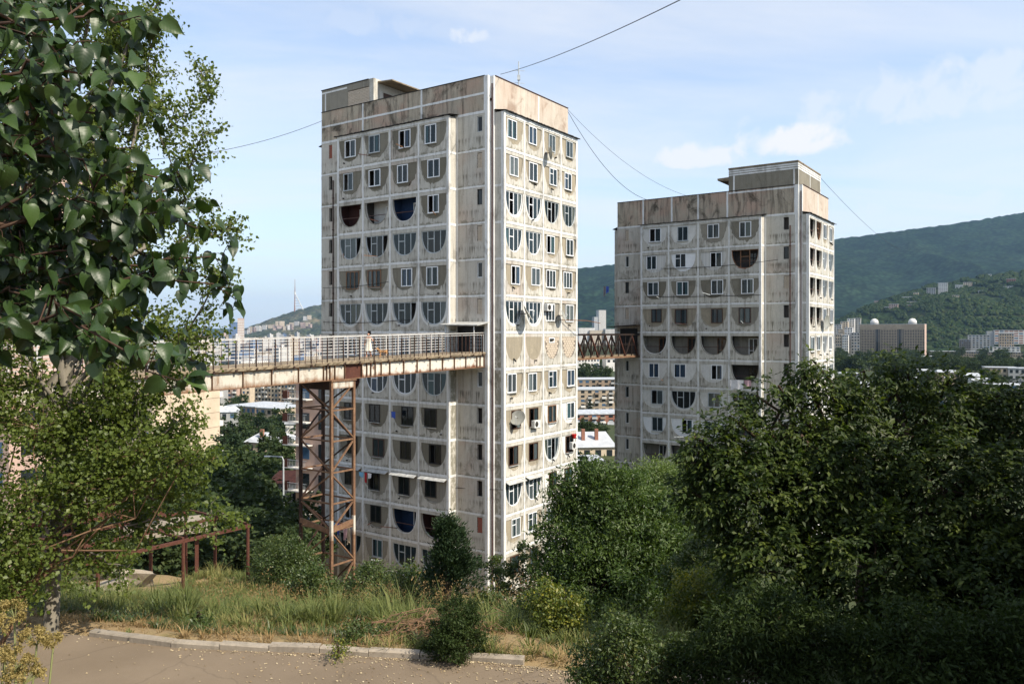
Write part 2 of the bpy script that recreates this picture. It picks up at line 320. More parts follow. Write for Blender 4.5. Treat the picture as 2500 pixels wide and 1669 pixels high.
def gridmesh(name, X, Y, Z, mat):
    n, m = X.shape; me = bpy.data.meshes.new(name)
    co = np.stack([X, Y, Z], -1).reshape(-1, 3); i = np.arange(n * m).reshape(n, m)
    q = np.stack([i[:-1, :-1], i[:-1, 1:], i[1:, 1:], i[1:, :-1]], -1).reshape(-1, 4)
    me.vertices.add(len(co)); me.vertices.foreach_set('co', co.ravel().astype(np.float32))
    me.loops.add(q.size); me.loops.foreach_set('vertex_index', q.ravel().astype(np.int32))
    me.polygons.add(len(q)); me.polygons.foreach_set('loop_start', np.arange(0, q.size, 4, dtype=np.int32)); me.polygons.foreach_set('loop_total', np.full(len(q), 4, np.int32))
    me.polygons.foreach_set('use_smooth', np.ones(len(q), bool)); me.update(); me.validate(); me.materials.append(mat); return me
# soil and dry grass
m, nt, b, o = nodes('dry_soil_and_turf'); w = wpos(nt)
dist = nt.nodes.new('ShaderNodeVectorMath'); dist.operation = 'LENGTH'; nt.links.new(w, dist.inputs[0])
n1 = noise(nt, w, 0.8, 8, 0.65); n2 = noise(nt, w, 9, 6, 0.7)
near = mixc(nt, n2, ramp(nt, n1, [(0.35, (0.17, 0.115, 0.06)), (0.5, (0.22, 0.16, 0.085)), (0.62, (0.1, 0.1, 0.035))]), (0.3, 0.22, 0.12))
far = ramp(nt, noise(nt, w, 0.02, 8, 0.7), [(0.35, (0.035, 0.05, 0.022)), (0.55, (0.055, 0.065, 0.03)), (0.7, (0.12, 0.105, 0.06))])
sx_ = nt.nodes.new('ShaderNodeSeparateXYZ'); nt.links.new(w, sx_.inputs[0]); cov = nt.nodes.new('ShaderNodeMath'); cov.operation = 'MAXIMUM'; nt.links.new(mrange(nt, sx_.outputs[0], 1.6, 4.5), cov.inputs[0]); nt.links.new(mrange(nt, dist.outputs['Value'], 50, 110), cov.inputs[1])
nt.links.new(mixc(nt, cov.outputs[0], near, far), b.inputs[0]); b.inputs['Roughness'].default_value = 0.95; b.inputs['Specular IOR Level'].default_value = 0.1
bump(nt, b, n2, 0.5, 0.05); M['soil'] = m
Yr = np.unique(np.concatenate([np.linspace(-12, 9, 22), np.linspace(9, 34, 126), np.linspace(34, 110, 110), np.geomspace(110, 13000, 110)]))
A = np.linspace(-1.3, 1.3, 300); A = np.sign(A) * np.abs(A) ** 1.25
YY, AA = np.meshgrid(Yr, A, indexing='ij'); XX = AA * (np.maximum(YY, 0) + 16)
struct(link('ground', gridmesh('ground', XX, YY, ground(XX, YY), M['soil'])))
# road
m, nt, b, o = nodes('dusty_asphalt'); w = wpos(nt)
c = ramp(nt, noise(nt, w, 0.5, 8, 0.6), [(0.3, (0.15, 0.114, 0.077)), (0.7, (0.2, 0.155, 0.108))]); c = mixc(nt, mrange(nt, noise(nt, w, 60, 4, 0.7), 0.5, 0.8, 0, 0.45), c, (0.22, 0.18, 0.14))
c = mixc(nt, mrange(nt, noise(nt, w, 35, 5, 0.7), 0.55, 0.75, 0, 0.5), c, (0.085, 0.07, 0.055)); c = mixc(nt, mrange(nt, noise(nt, w, 1.7, 7, 0.7, 0.8), 0.62, 0.72, 0, 0.35), c, (0.09, 0.075, 0.06))
vo = nt.nodes.new('ShaderNodeTexVoronoi'); vo.feature = 'DISTANCE_TO_EDGE'; vo.inputs['Scale'].default_value = 0.45; wd = nt.nodes.new('ShaderNodeMixRGB'); wd.inputs[0].default_value = 0.25; nt.links.new(w, wd.inputs[1]); nz_ = nt.nodes.new('ShaderNodeTexNoise'); nz_.inputs['Scale'].default_value = 2.5; nt.links.new(w, nz_.inputs[0]); nt.links.new(nz_.outputs[1], wd.inputs[2]); nt.links.new(wd.outputs[0], vo.inputs['Vector'])
c = mixc(nt, mrange(nt, vo.outputs['Distance'], 0.010, 0.003, 0, 0.22), c, (0.05, 0.04, 0.03))
nt.links.new(c, b.inputs[0]); b.inputs['Roughness'].default_value = 0.9; b.inputs['Specular IOR Level'].default_value = 0.2; bump(nt, b, noise(nt, w, 45, 5, 0.7), 0.5, 0.01); M['road'] = m
rx = np.concatenate([np.linspace(-40, -9, 20), np.linspace(-8.8, 30, 60)]); ry = np.interp(rx, KX, KY)
RX = np.repeat(rx[:, None], 14, 1); t = np.linspace(0, 1, 14)[None]; RY = 8.8 * (1 - t) + (ry[:, None] + 0.02) * t
struct(link('road', gridmesh('road', RX.T, RY.T, np.zeros_like(RX.T), M['road'])))
# kerb of single stones
M['kerb'] = concrete('kerb_stone', (0.36, 0.31, 0.245), (0.30, 0.26, 0.21), amount=0.45)
kerb = thing('kerb', 'pale concrete kerb stones along the edge of the dusty road', 'kerb', (-5, 15.5, 0))
pts = [Vector((a, b_, 0)) for a, b_ in KERB[:-1]]; path = []; L = 0
for a, b_ in zip(pts[:-1], pts[1:]): path.append((L, a, b_)); L += (b_ - a).length
def kat(s):
    for l0, a, b_ in reversed(path):
        if s >= l0: return a + (b_ - a).normalized() * (s - l0)
    return pts[0]
s = 0.0; rk = random.Random(3); i = 0
while s < L - 1.2:
    a, b_ = kat(s), kat(s + 0.985); t = (b_ - a).normalized(); nrm = Vector((-t.y, t.x, 0))
    i += 1; s += 1.0
    if i == 10: s += 0.1; continue
    h = 0.12 + rk.uniform(-0.02, 0.015); w_ = 0.17; q = []
    dz = rk.uniform(-0.015, 0.015); sk = nrm * rk.uniform(-0.02, 0.02); e = 0.025
    ring = lambda p, d: [p + nrm * 0 + Vector((0, 0, -0.15)), p + Vector((0, 0, h - e + d)), p + nrm * e + Vector((0, 0, h + d)), p + nrm * w_ + Vector((0, 0, h + d)), p + nrm * w_ + Vector((0, 0, -0.15))]
    mb = MB(); mb.add([v - Vector((-5, 15.5, 0)) for v in ring(a + sk, dz) + ring(b_, -dz)], [(0, 1, 6, 5), (1, 2, 7, 6), (2, 3, 8, 7), (3, 4, 9, 8), (4, 3, 2, 1, 0), (5, 6, 7, 8, 9)])
    mb.build('kerb_stone', 'kerb', kerb)

# ------------------------------------------------------------------ apartment towers
TH = math.radians(-34.8)
CURT = ['white', 'cream', 'grey', 'teal', 'blue', 'white', 'grey', 'brown']
def zcurve(x, a, b, zt, m=2.35):          # lower edge of the half-disc opening
    return zt - b * max(0.0, 1 - abs(x / a) ** m) ** (1 / m)
class Cell: pass
def hole(Wd, H):
    c = Cell(); c.W = Wd; c.H = H; c.a = Wd * 0.42; c.b = H * 0.655; c.zt = H - 0.36; c.cx = Wd / 2; return c
def xs(c, lo, hi, n=18, extra=()):
    v = [-c.a * math.cos(math.pi * i / n) for i in range(n + 1)] + list(extra)
    v = sorted(set(round(q, 5) for q in v if lo - 1e-6 <= q <= hi + 1e-6) | {round(lo, 5), round(hi, 5)}); return v
def panel_mesh(Wd, H, T=0.2):
    def mk():
        c = hole(Wd, H); mb = MB(); xl, xr = c.cx - c.a, c.cx + c.a
        q = lambda x0, x1, z0, z1: mb.add([(x0, 0, z0), (x1, 0, z0), (x1, 0, z1), (x0, 0, z1)], [(0, 1, 2, 3)])
        q(0, xl, 0, H); q(xr, Wd, 0, H); q(xl, xr, c.zt, H)
        X = xs(c, -c.a, c.a)
        for u, v in zip(X[:-1], X[1:]):
            zu, zv = zcurve(u, c.a, c.b, c.zt), zcurve(v, c.a, c.b, c.zt); u += c.cx; v += c.cx
            mb.add([(u, 0, 0), (v, 0, 0), (v, 0, zv), (u, 0, zu)], [(0, 1, 2, 3)])
            mb.add([(u, 0, zu), (v, 0, zv), (v, T, zv), (u, T, zu)], [(0, 1, 2, 3)])
        mb.add([(xl, 0, c.zt), (xr, 0, c.zt), (xr, T, c.zt), (xl, T, c.zt)], [(3, 2, 1, 0)])
        mb.add([(0, T, 0), (Wd, T, 0), (Wd, T, 0.3), (0, T, 0.3), (0, T, H), (Wd, T, H), (Wd, T, H - 0.3), (0, T, H - 0.3)], [(3, 2, 1, 0), (4, 5, 6, 7)])
        mb.add([(0, 0, H), (Wd, 0, H), (Wd, T, H), (0, T, H), (0, 0, 0), (Wd, 0, 0), (Wd, T, 0), (0, T, 0)], [(0, 1, 2, 3), (4, 7, 6, 5), (0, 3, 7, 4), (1, 5, 6, 2)])
        return mb
    return cached(('panel', round(Wd, 3), H), mk)
def infill_mesh(Wd, H, win):
    """plate that closes the half disc round a rectangular window (win = x0,x1,z0,z1) or fully"""
    def mk():
        c = hole(Wd, H); mb = MB(); ex = () if win is None else (win[0] - c.cx, win[1] - c.cx); X = xs(c, -c.a, c.a, 18, ex)
        def col(u, v, b0, b1, t0, t1): mb.add([(u, 0, b0), (v, 0, b1), (v, 0, t1), (u, 0, t0)], [(0, 1, 2, 3)])
        for u, v in zip(X[:-1], X[1:]):
            zu, zv = zcurve(u, c.a, c.b, c.zt), zcurve(v, c.a, c.b, c.zt); mid = (u + v) / 2 + c.cx; uu, vv = u + c.cx, v + c.cx
            if win is None or mid < win[0] or mid > win[1]: col(uu, vv, zu, zv, c.zt, c.zt)
            else:
                if min(zu, zv) < win[2]: col(uu, vv, min(zu, win[2]), min(zv, win[2]), win[2], win[2])
                if win[3] < c.zt - 0.01: col(uu, vv, win[3], win[3], c.zt, c.zt)
        if win:
            x0, x1, z0, z1 = win; T = 0.12
            mb.add([(x0, 0, z0), (x1, 0, z0), (x1, 0, z1), (x0, 0, z1), (x0, T, z0), (x1, T, z0), (x1, T, z1), (x0, T, z1)], [(0, 4, 5, 1), (1, 5, 6, 2), (3, 2, 6, 7), (0, 3, 7, 4)])
        return mb
    return cached(('infill', round(Wd, 3), win), mk)
def rect_frame(w, h, nm, tr, t=0.07, d=0.07):
    """frame of a rectangular window: nm mullions, tr = height ratio of a transom in the first light or 0"""
    def mk():
        mb = MB(); mb.box(0, w, 0, d, 0, t); mb.box(0, w, 0, d, h - t, h); mb.box(0, t, 0, d, t, h - t); mb.box(w - t, w, 0, d, t, h - t)
        for i in range(nm):
            x = w * (i + 1) / (nm + 1); mb.box(x - t * 0.45, x + t * 0.45, 0.002, d, t, h - t)
        if tr:
            x1 = w / (nm + 1) - t * 0.45 if nm else w - t
            mb.box(t, x1, 0.002, d, h * tr - t * 0.4, h * tr + t * 0.4)
        return mb
    return cached(('rf', round(w, 2), round(h, 2), nm, tr), mk)
def disc_frame(Wd, H, nm, t=0.07, d=0.07, zb=None):
    def mk():
        c = hole(Wd, H); mb = MB(); X = xs(c, -c.a, c.a); lo = c.zt - c.b
        for u, v in zip(X[:-1], X[1:]):
            zu, zv = zcurve(u, c.a, c.b, c.zt), zcurve(v, c.a, c.b, c.zt)
            nu = Vector((u / c.a, 0, (zu - c.zt) / c.b)).normalized() * t * 1.1; nv = Vector((v / c.a, 0, (zv - c.zt) / c.b)).normalized() * t * 1.1
            p = [(u + c.cx, 0, zu), (v + c.cx, 0, zv), (v + c.cx - nv.x, 0, min(c.zt, zv - nv.z)), (u + c.cx - nu.x, 0, min(c.zt, zu - nu.z))]
            mb.add(p + [(a, d, z) for a, _, z in p], [(0, 1, 2, 3), (3, 2, 6, 7)])
        mb.box(c.cx - c.a, c.cx + c.a, -0.002, d, c.zt - t, c.zt)
        for i in range(nm):
            x = -c.a + 2 * c.a * (i + 1) / (nm + 1); z0 = zcurve(x, c.a, c.b, c.zt); mb.box(c.cx + x - t * 0.5, c.cx + x + t * 0.5, 0.003, d, z0, c.zt - t)
        z = c.zt - c.b * 0.36; x0 = -c.a + 2 * c.a / (nm + 1); x1 = -c.a + 4 * c.a / (nm + 1)
        mb.box(c.cx + x0 + t * 0.5, c.cx + x1 - t * 0.5, 0.006, d, z - t * 0.5, z + t * 0.5)
        return mb
    return cached(('df', round(Wd, 3), nm), mk)
def disc_lite(Wd, H, nm, i, y=0.03):
    def mk():
        c = hole(Wd, H); mb = MB(); x0 = -c.a + 2 * c.a * i / (nm + 1); x1 = -c.a + 2 * c.a * (i + 1) / (nm + 1); X = xs(c, x0, x1, 14)
        for u, v in zip(X[:-1], X[1:]):
            mb.add([(u + c.cx, y, zcurve(u, c.a, c.b, c.zt)), (v + c.cx, y, zcurve(v, c.a, c.b, c.zt)), (v + c.cx, y, c.zt), (u + c.cx, y, c.zt)], [(0, 1, 2, 3)])
        return mb
    return cached(('dl', round(Wd, 3), nm, i), mk)
def mmesh(key, mb, mat):          # one mesh datablock per (shape, material)
    return cached(('mesh', key, mat), lambda: mb.mesh(key[0] if isinstance(key, tuple) else key, mat))
UQ = MB().add([(0, 0, 0), (1, 0, 0), (1, 0, 1), (0, 0, 1)], [(0, 1, 2, 3)])
def rect_window(root, xf, x, y, z, w, h, frame, nm=1, tr=0, cur=None, openp=0.0, rr=random):
    """window = frame mesh with panes and curtain; xf places canonical face coordinates on the tower"""
    loc, rz = xf(x, y, z)
    f = link('window', mmesh(('window_frame', round(w, 2), round(h, 2), nm, tr), rect_frame(w, h, nm, tr), frame), root, loc, rz)
    n = nm + 1; dark = cur is None
    for i in range(n):
        if rr.random() < openp and i == 0: continue           # a casement left open: dark gap
        link('pane', mmesh('pane', UQ, 'pane_dark' if dark else 'pane'), f, (w * i / n + 0.03, 0.045, 0.04), 0, (w / n - 0.04, 1, h - 0.08))
        if cur and rr.random() < 0.66:
            k = rr.uniform(0.45, 1.0); side = rr.random() < 0.5; ww = (w / n - 0.04) * k
            link('curtain', mmesh('curtain', UQ, 'cur_' + cur), f, (w * i / n + 0.03 + (0 if side else (w / n - 0.04) - ww), 0.075, 0.05), 0, (ww, 1, h - 0.1))
    return f
def brick_fill(root, xf, c, y, mat, bw=0.4, bh=0.2, region=None):
    mb = MB(); row = 0; z = c.zt - c.b
    lo, hi = region if region else (-c.a, c.a)
    while z < c.zt - 0.02:
        x = -c.a - (bw / 2 if row % 2 else 0)
        while x < c.a:
            x0, x1 = max(x, lo) + 0.012, min(x + bw, hi) - 0.012; zz = min(z + bh, c.zt)
            if x1 - x0 > 0.06:
                za = max(zcurve(x0, c.a, c.b, c.zt), zcurve(x1, c.a, c.b, c.zt), z)
                if zz - za > 0.05: mb.box(c.cx + x0, c.cx + x1, random.uniform(-0.012, 0.012), 0.08, za + 0.01, zz - 0.01)
            x += bw
        z += bh; row += 1
    loc, rz = xf(0, y, 0); o = mb.build('brick_infill', mat, root, loc, rz); o['kind'] = 'stuff'; return o

def tower(label, O, Lu, Lv, ua, wu, p, q, va, wv, n, m, rows, top, left_codes, right_codes, hut, seed, narrow_l, narrow_r):
    rr = random.Random(seed)
    H = 2.8; T = thing('apartment_tower', label, 'apartment tower', (O[0], O[1], CZ), TH)
    zr = lambda k: top - H * (k + 1)                     # bottom of row k (relative to eye level)
    zb = zr(rows - 1)
    # core, roof
    cx1 = q - 1.3; cy0 = -p + 1.3
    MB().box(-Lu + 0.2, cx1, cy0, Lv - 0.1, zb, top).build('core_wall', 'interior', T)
    MB().box(-Lu + 0.21, n - 0.21, 0.21, Lv - 0.15, top + 0.9, top + 1.1).build('roof', 'roof_felt', T)
    MB().box(-Lu, n - 0.3, Lv - 0.1, Lv + 0.1, zb, top + 2.8).build('rear_wall', 'panel', T)
    MB().box(-Lu, -Lu + 0.19, 0.2, Lv - 0.11, zb, top + 2.8).build('end_wall', 'panel', T)
    xfL = lambda x0: (lambda x, y, z: ((x0 + x, -p + y, z), 0.0))
    xfR = lambda y0: (lambda x, y, z: ((q - y, y0 + x, z), math.pi / 2))
    def bay(kind, s0, width, codes):
        Wd = width / 4; fr = -p if kind == 'L' else q
        for k in range(rows):
            z0 = zr(k)
            # floor slab and partitions of the loggias
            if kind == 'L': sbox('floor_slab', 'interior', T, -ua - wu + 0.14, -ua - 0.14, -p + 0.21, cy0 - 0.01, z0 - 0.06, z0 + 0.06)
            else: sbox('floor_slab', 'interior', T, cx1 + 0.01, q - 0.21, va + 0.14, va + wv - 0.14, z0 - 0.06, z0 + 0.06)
            for j in range(4):
                code = codes[k][j] if k < len(codes) else 'rw.g'
                base = s0 + j * Wd
                xf = xfL(base) if kind == 'L' else xfR(base)
                if j:
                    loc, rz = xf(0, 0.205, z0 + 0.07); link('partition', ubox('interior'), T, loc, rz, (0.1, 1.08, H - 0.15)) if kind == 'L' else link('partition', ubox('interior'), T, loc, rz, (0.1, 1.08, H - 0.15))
                cell(T, xf, z0, Wd, H, code, rr)
            # top closing
        bands(T, kind, s0, width, rows, zr, rr)
    def cell(T, xf, z0, Wd, H, code, rr):
        typ, inf = (code.split('.') + ['g'])[:2]; c = hole(Wd, H)
        loc, rz = xf(0, 0, z0); jit = rr.uniform(-0.006, 0.006)
        pm = link('facade_panel', mmesh(('facade_panel', round(Wd, 3)), panel_mesh(Wd, H), 'panel' if rr.random() > 0.12 else 'panel_pink'), T, (loc[0], loc[1], loc[2]), rz)
        sub = lambda x, y, z: ((x, y, z), 0.0)
        fm = {'w': 'fr_w', 'g': 'fr_g', 'b': 'fr_b', 'o': 'fr_o', 'k': 'fr_k'}
        xfz = lambda x, y, z: xf(x, y, z0 + z)
        if typ[0] == 'r':                                 # cemented up round a rectangular window
            fr = fm[typ[1]]; opt = typ[2:]
            nm = 2 if '3' in opt else 1
            w = rr.uniform(1.12, 1.3) if '3' not in opt else 1.5; w = min(w, Wd * 0.52); h = rr.uniform(1.38, 1.5)
            off = rr.uniform(-0.12, 0.12) * Wd
            if 's' in opt: w *= 0.85; h *= 0.92
            x0 = c.cx - w / 2 + off; z1 = c.zt - rr.uniform(0.02, 0.1); z1 = c.zt - 0.03 if 't' in opt else z1; win = (round(x0, 2), round(x0 + w, 2), round(z1 - h, 2), round(z1, 2))
            if inf == 's':                                # glazed cheeks left and right
                mi = disc_cheeks(Wd, H, win); link('side_glazing', mi.mesh('side_glazing', 'fr_w' if rr.random() < 0.5 else 'cur_white'), pm, (0, 0.09, 0), 0)
            else:
                link('infill', infill_mesh(Wd, H, win).mesh('infill', 'inf_' + inf), pm, (0, rr.uniform(0.03, 0.08), 0), 0)
                if rr.random() < 0.75: link('cement_smear', smear(Wd, H, rr.random()).mesh('cement_smear', 'inf_' + inf), pm, (0, -0.006, 0), 0)
            cur = None if typ[1] == 'k' or 'd' in opt else rr.choice(CURT)
            rect_window(T, xfz, win[0] - 0.01, -0.01 if inf != 's' else 0.04, win[2] - 0.01, w + 0.02, h + 0.02, fr, nm, 0.66 if 't' in opt else 0, cur, 0.6 if 'x' in opt else 0.22, rr)
            if rr.random() < 0.55:                        # sill or drip edge
                l2, r2 = xfz(win[0] - 0.06, -0.1, win[2] - 0.06); link('sill', ubox('tin'), T, l2, r2, (w + 0.12, 0.12, 0.03))
        elif typ[0] == 'h':                               # half disc fully glazed
            fr = fm[typ[1]]; nm = 3
            l2, r2 = xfz(0, 0.06, 0)
            f = link('window', mmesh(('window_frame_disc', round(Wd, 3), nm), disc_frame(Wd, H, nm), fr), T, l2, r2)
            if inf == 'w':
                ring = disc_ring(Wd, H); link('rim', mmesh(('rim', round(Wd, 3)), ring, 'inf_w'), pm, (0, -0.012, 0), 0)
            cur = rr.choice(CURT) if 'd' not in typ else None
            if 'v' in typ: cur = 'olive'
            for i in range(nm + 1):
                if rr.random() < 0.1: continue
                link('pane', mmesh(('pane_disc', round(Wd, 3), i), disc_lite(Wd, H, nm, i), 'pane' if cur else 'pane_dark'), f)
                if cur and rr.random() < 0.28: link('curtain', mmesh(('curtain_disc', round(Wd, 3), i), disc_lite(Wd, H, nm, i), 'cur_' + cur), f, (0, 0.05, 0))
        elif typ[0] == 'o':                               # open loggia
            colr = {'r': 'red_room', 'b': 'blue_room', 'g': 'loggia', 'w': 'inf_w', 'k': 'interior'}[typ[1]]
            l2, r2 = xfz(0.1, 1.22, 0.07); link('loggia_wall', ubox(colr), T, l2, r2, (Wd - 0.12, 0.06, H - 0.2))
            if typ[1] in 'rb': l2, r2 = xfz(0.11, 0.23, 0.07); link('loggia_wall', ubox(colr), T, l2, r2, (0.03, 0.98, H - 0.2))
            l2, r2 = xfz(Wd * 0.5, 1.13, 0.2); dr = link('loggia_door', mmesh(('rf_door',), rect_frame(Wd * 0.3, 2.0, 1, 0.4), 'fr_o' if 'o' in typ[2:] else ('fr_k' if colr == 'interior' else 'fr_w')), T, l2, r2)
            link('pane', mmesh('pane', UQ, 'pane_dark'), dr, (0.05, 0.05, 0.05), 0, (Wd * 0.3 - 0.1, 1, 1.9))
            if 'f' in typ[2:]:                            # bare frame left in the opening
                l2, r2 = xfz(0, 0.08, 0); link('window', mmesh(('window_frame_disc', round(Wd, 3), 2), disc_frame(Wd, H, 2), 'fr_o'), T, l2, r2)
            else:
                ring = disc_ring(Wd, H, 0.06); link('rim', mmesh(('rim_thin', round(Wd, 3)), ring, 'joint' if rr.random() < 0.4 else 'inf_g'), pm, (0, -0.01, 0), 0)
            l2, r2 = xfz(c.cx - c.a * 0.75, 0.05, c.zt - c.b * 0.62); link('guard_bar', ubox('rail_dark'), T, l2, r2, (c.a * 1.5, 0.04, 0.05))
        elif typ[0] == 'k':
            link('infill', infill_mesh(Wd, H, None).mesh('infill', 'mortar'), pm, (0, 0.05, 0), 0)
            brick_fill(T, xfz, c, 0.02, 'brick', 0.36, 0.19)
            if 'v' in typ: rect_window(T, xfz, c.cx - 0.5, -0.03, c.zt - 0.5, 0.85, 0.42, 'fr_w', 0, 0, None, 0.0, rr)
        else:
            link('infill', infill_mesh(Wd, H, None).mesh('infill', 'inf_' + inf), pm, (0, 0.012, 0), 0)
        if 'a' in typ[1:]:                                # slanting metal awning
            l2, r2 = xfz(c.cx - c.a - 0.05, 0, c.zt + 0.02); mb = MB(); wv_ = c.a * 2 + 0.1; mb.add([(0, 0, 0.12), (wv_, 0, 0.12), (wv_, -0.4, -0.06), (0, -0.4, -0.06), (0, 0, 0.15), (wv_, 0, 0.15), (wv_, -0.4, -0.03), (0, -0.4, -0.03)], [(0, 3, 2, 1), (4, 5, 6, 7), (3, 7, 6, 2), (0, 4, 7, 3), (1, 2, 6, 5)]); link('awning', mb.mesh('awning', 'tin'), T, l2, r2)
    def disc_cheeks(Wd, H, win):
        c = hole(Wd, H); mb = MB(); X = xs(c, -c.a, c.a, 18, (win[0] - c.cx, win[1] - c.cx))
        for u, v in zip(X[:-1], X[1:]):
            mid = (u + v) / 2 + c.cx; zu, zv = zcurve(u, c.a, c.b, c.zt), zcurve(v, c.a, c.b, c.zt)
            if mid < win[0] or mid > win[1]: mb.add([(u + c.cx, 0, zu), (v + c.cx, 0, zv), (v + c.cx, 0, c.zt), (u + c.cx, 0, c.zt)], [(0, 1, 2, 3)])
            elif min(zu, zv) < win[2]: mb.add([(u + c.cx, 0, min(zu, win[2])), (v + c.cx, 0, min(zv, win[2])), (v + c.cx, 0, win[2]), (u + c.cx, 0, win[2])], [(0, 1, 2, 3)])
        return mb
    def smear(Wd, H, sd):
        """cement daubed unevenly past the edge of the old opening"""
        rq = random.Random(sd); c = hole(Wd, H); mb = MB(); X = xs(c, -c.a, c.a, 26); amp = rq.uniform(0.03, 0.11); ts = [max(0.0, rq.gauss(amp, amp * 0.6)) for _ in X]
        for (u, tu), (v, tv_) in zip(list(zip(X, ts))[:-1], list(zip(X, ts))[1:]):
            zu, zv = zcurve(u, c.a, c.b, c.zt), zcurve(v, c.a, c.b, c.zt)
            ou, ov = u * (c.a + tu * 0.7) / c.a, v * (c.a + tv_ * 0.7) / c.a; wu_, wv2 = c.zt - (c.zt - zu) * (c.b + tu) / c.b, c.zt - (c.zt - zv) * (c.b + tv_) / c.b
            mb.add([(ou + c.cx, 0, wu_), (ov + c.cx, 0, wv2), (v + c.cx, 0.004, zv), (u + c.cx, 0.004, zu)], [(0, 1, 2, 3)])
        return mb
    def disc_ring(Wd, H, t=0.17):
        c = hole(Wd, H); mb = MB(); X = xs(c, -c.a, c.a)
        for u, v in zip(X[:-1], X[1:]):
            zu, zv = zcurve(u, c.a, c.b, c.zt), zcurve(v, c.a, c.b, c.zt); g = lambda x: (x / c.a * (c.a + t), )
            ou, ov = u * (c.a + t) / c.a, v * (c.a + t) / c.a; wu_, wv2 = c.zt - (c.zt - zu) * (c.b + t) / c.b, c.zt - (c.zt - zv) * (c.b + t) / c.b
            pp = [(ou + c.cx, 0, wu_), (ov + c.cx, 0, wv2), (v + c.cx, 0, zv), (u + c.cx, 0, zu)]
            mb.add(pp + [(a, 0.05, z) for a, _, z in pp], [(0, 1, 2, 3), (0, 4, 5, 1), (3, 2, 6, 7)])
        return mb
    def wavy(L, w, seed):
        """hand-smeared white joint: a strip of uneven width, 25 mm proud"""
        rq = random.Random(seed); n_ = max(3, int(L / 0.35)); mb = MB(); vs = []
        for i in range(n_ + 1):
            x = L * i / n_; a = w / 2 * rq.uniform(0.82, 1.15); b_ = w / 2 * rq.uniform(0.82, 1.15); vs.append((x, -a, b_))
        for (x, a, b_), (x2, a2, b2) in zip(vs[:-1], vs[1:]):
            mb.add([(x, -0.025, a), (x2, -0.025, a2), (x2, -0.025, b2), (x, -0.025, b_), (x, 0.0, a - 0.004), (x2, 0.0, a2 - 0.004), (x2, 0.0, b2 + 0.004), (x, 0.0, b_ + 0.004)], [(0, 1, 2, 3), (0, 4, 5, 1), (3, 2, 6, 7)])
        return mb
    def bands(T, kind, s0, width, rows, zr, rr):
        hh = zr(-1) - zr(rows - 1)
        for k in range(rows):
            xf = xfL(s0) if kind == 'L' else xfR(s0); loc, rz = xf(0, -0.003, zr(k))
            link('joint_band', wavy(width, 0.19, rr.random()).mesh('joint_band', 'joint'), T, loc, rz)
        loc, rz = (xfL(s0) if kind == 'L' else xfR(s0))(0, -0.003, zr(-1) - 0.1); link('joint_band', wavy(width, 0.26, rr.random()).mesh('joint_band', 'joint'), T, loc, rz)
        for j in range(5):
            x = width * j / 4; x += 0.11 if j == 0 else (-0.11 if j == 4 else 0)
            mb = wavy(hh, 0.21 if j in (0, 4) else 0.165, rr.random()); mb.v = [(zz * -1, y - 0.004, x_) for x_, y, zz in mb.v]
            loc, rz = (xfL(s0) if kind == 'L' else xfR(s0))(x, -0.003, zr(rows - 1)); link('joint_band', mb.mesh('joint_band', 'joint'), T, loc, rz)
    bay('L', -ua - wu, wu, left_codes); bay('R', va, wv, right_codes)
    # returns (side walls) of the bays
    MB().box(-ua - 0.12, -ua, -p + 0.005, cy0, zb, top).build('bay_return', 'panel', T)
    MB().box(-ua - wu, -ua - wu + 0.12, -p + 0.005, cy0, zb, top).build('bay_return', 'panel', T)
    MB().box(cx1, q - 0.005, va, va + 0.12, zb, top).build('bay_return', 'panel', T)
    MB().box(cx1, q - 0.005, va + wv - 0.12, va + wv, zb, top).build('bay_return', 'panel', T)
    for k in range(rows):
        z = zr(k)
        sbox('joint_band', 'joint', T, -ua, -ua + 0.02, -p + 0.004, -0.004, z - 0.1, z + 0.1)
        sbox('joint_band', 'joint', T, n + 0.004, q - 0.26, va - 0.02, va, z - 0.09, z + 0.09)
    sbox('joint_band', 'joint', T, -ua, -ua + 0.022, -p + 0.003, -p + 0.16, zb, top); sbox('joint_band', 'joint', T, -ua + 0.022, -ua + 0.2, -0.024, -0.003, zb, top)
    sbox('joint_band', 'joint', T, q - 0.25, q - 0.006, va - 0.023, va - 0.001, zb, top)
    # eave roofs over the bays: thin corrugated sheet with an uneven edge
    for kind in 'LR':
        mb = MB(); rq = random.Random(seed + (1 if kind == 'L' else 2)); Wt = wu + 0.5 if kind == 'L' else wv + 0.25; N = int(Wt / 0.2); pts_ = []
        for i in range(N + 1):
            x = Wt * i / N; wob = 0.025 * (i % 2) + rq.uniform(-0.02, 0.02); pts_.append((x, wob, rq.uniform(-0.05, 0.05)))
        D = p + 0.02 if kind == 'L' else q - n
        for (x, w1, e1), (x2, w2, e2) in zip(pts_[:-1], pts_[1:]):
            mb.add([(x, D, 0.25 + w1), (x2, D, 0.25 + w2), (x2, -0.22 + e2, 0.08 + w2), (x, -0.22 + e1, 0.08 + w1), (x, D, 0.19 + w1), (x2, D, 0.19 + w2), (x2, -0.22 + e2, 0.02 + w2), (x, -0.22 + e1, 0.02 + w1)], [(0, 3, 2, 1), (4, 5, 6, 7), (3, 7, 6, 2)])
        loc, rz = (xfL(-ua - wu - 0.25) if kind == 'L' else xfR(va - 0.1))(0, 0, top); link('eave_roof', mb.mesh('eave_roof', 'roof_felt'), T, loc, rz)
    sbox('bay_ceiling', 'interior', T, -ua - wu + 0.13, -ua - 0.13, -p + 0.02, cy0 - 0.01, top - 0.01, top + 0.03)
    sbox('bay_ceiling', 'interior', T, cx1 + 0.01, q - 0.02, va + 0.13, va + wv - 0.13, top - 0.01, top + 0.03)
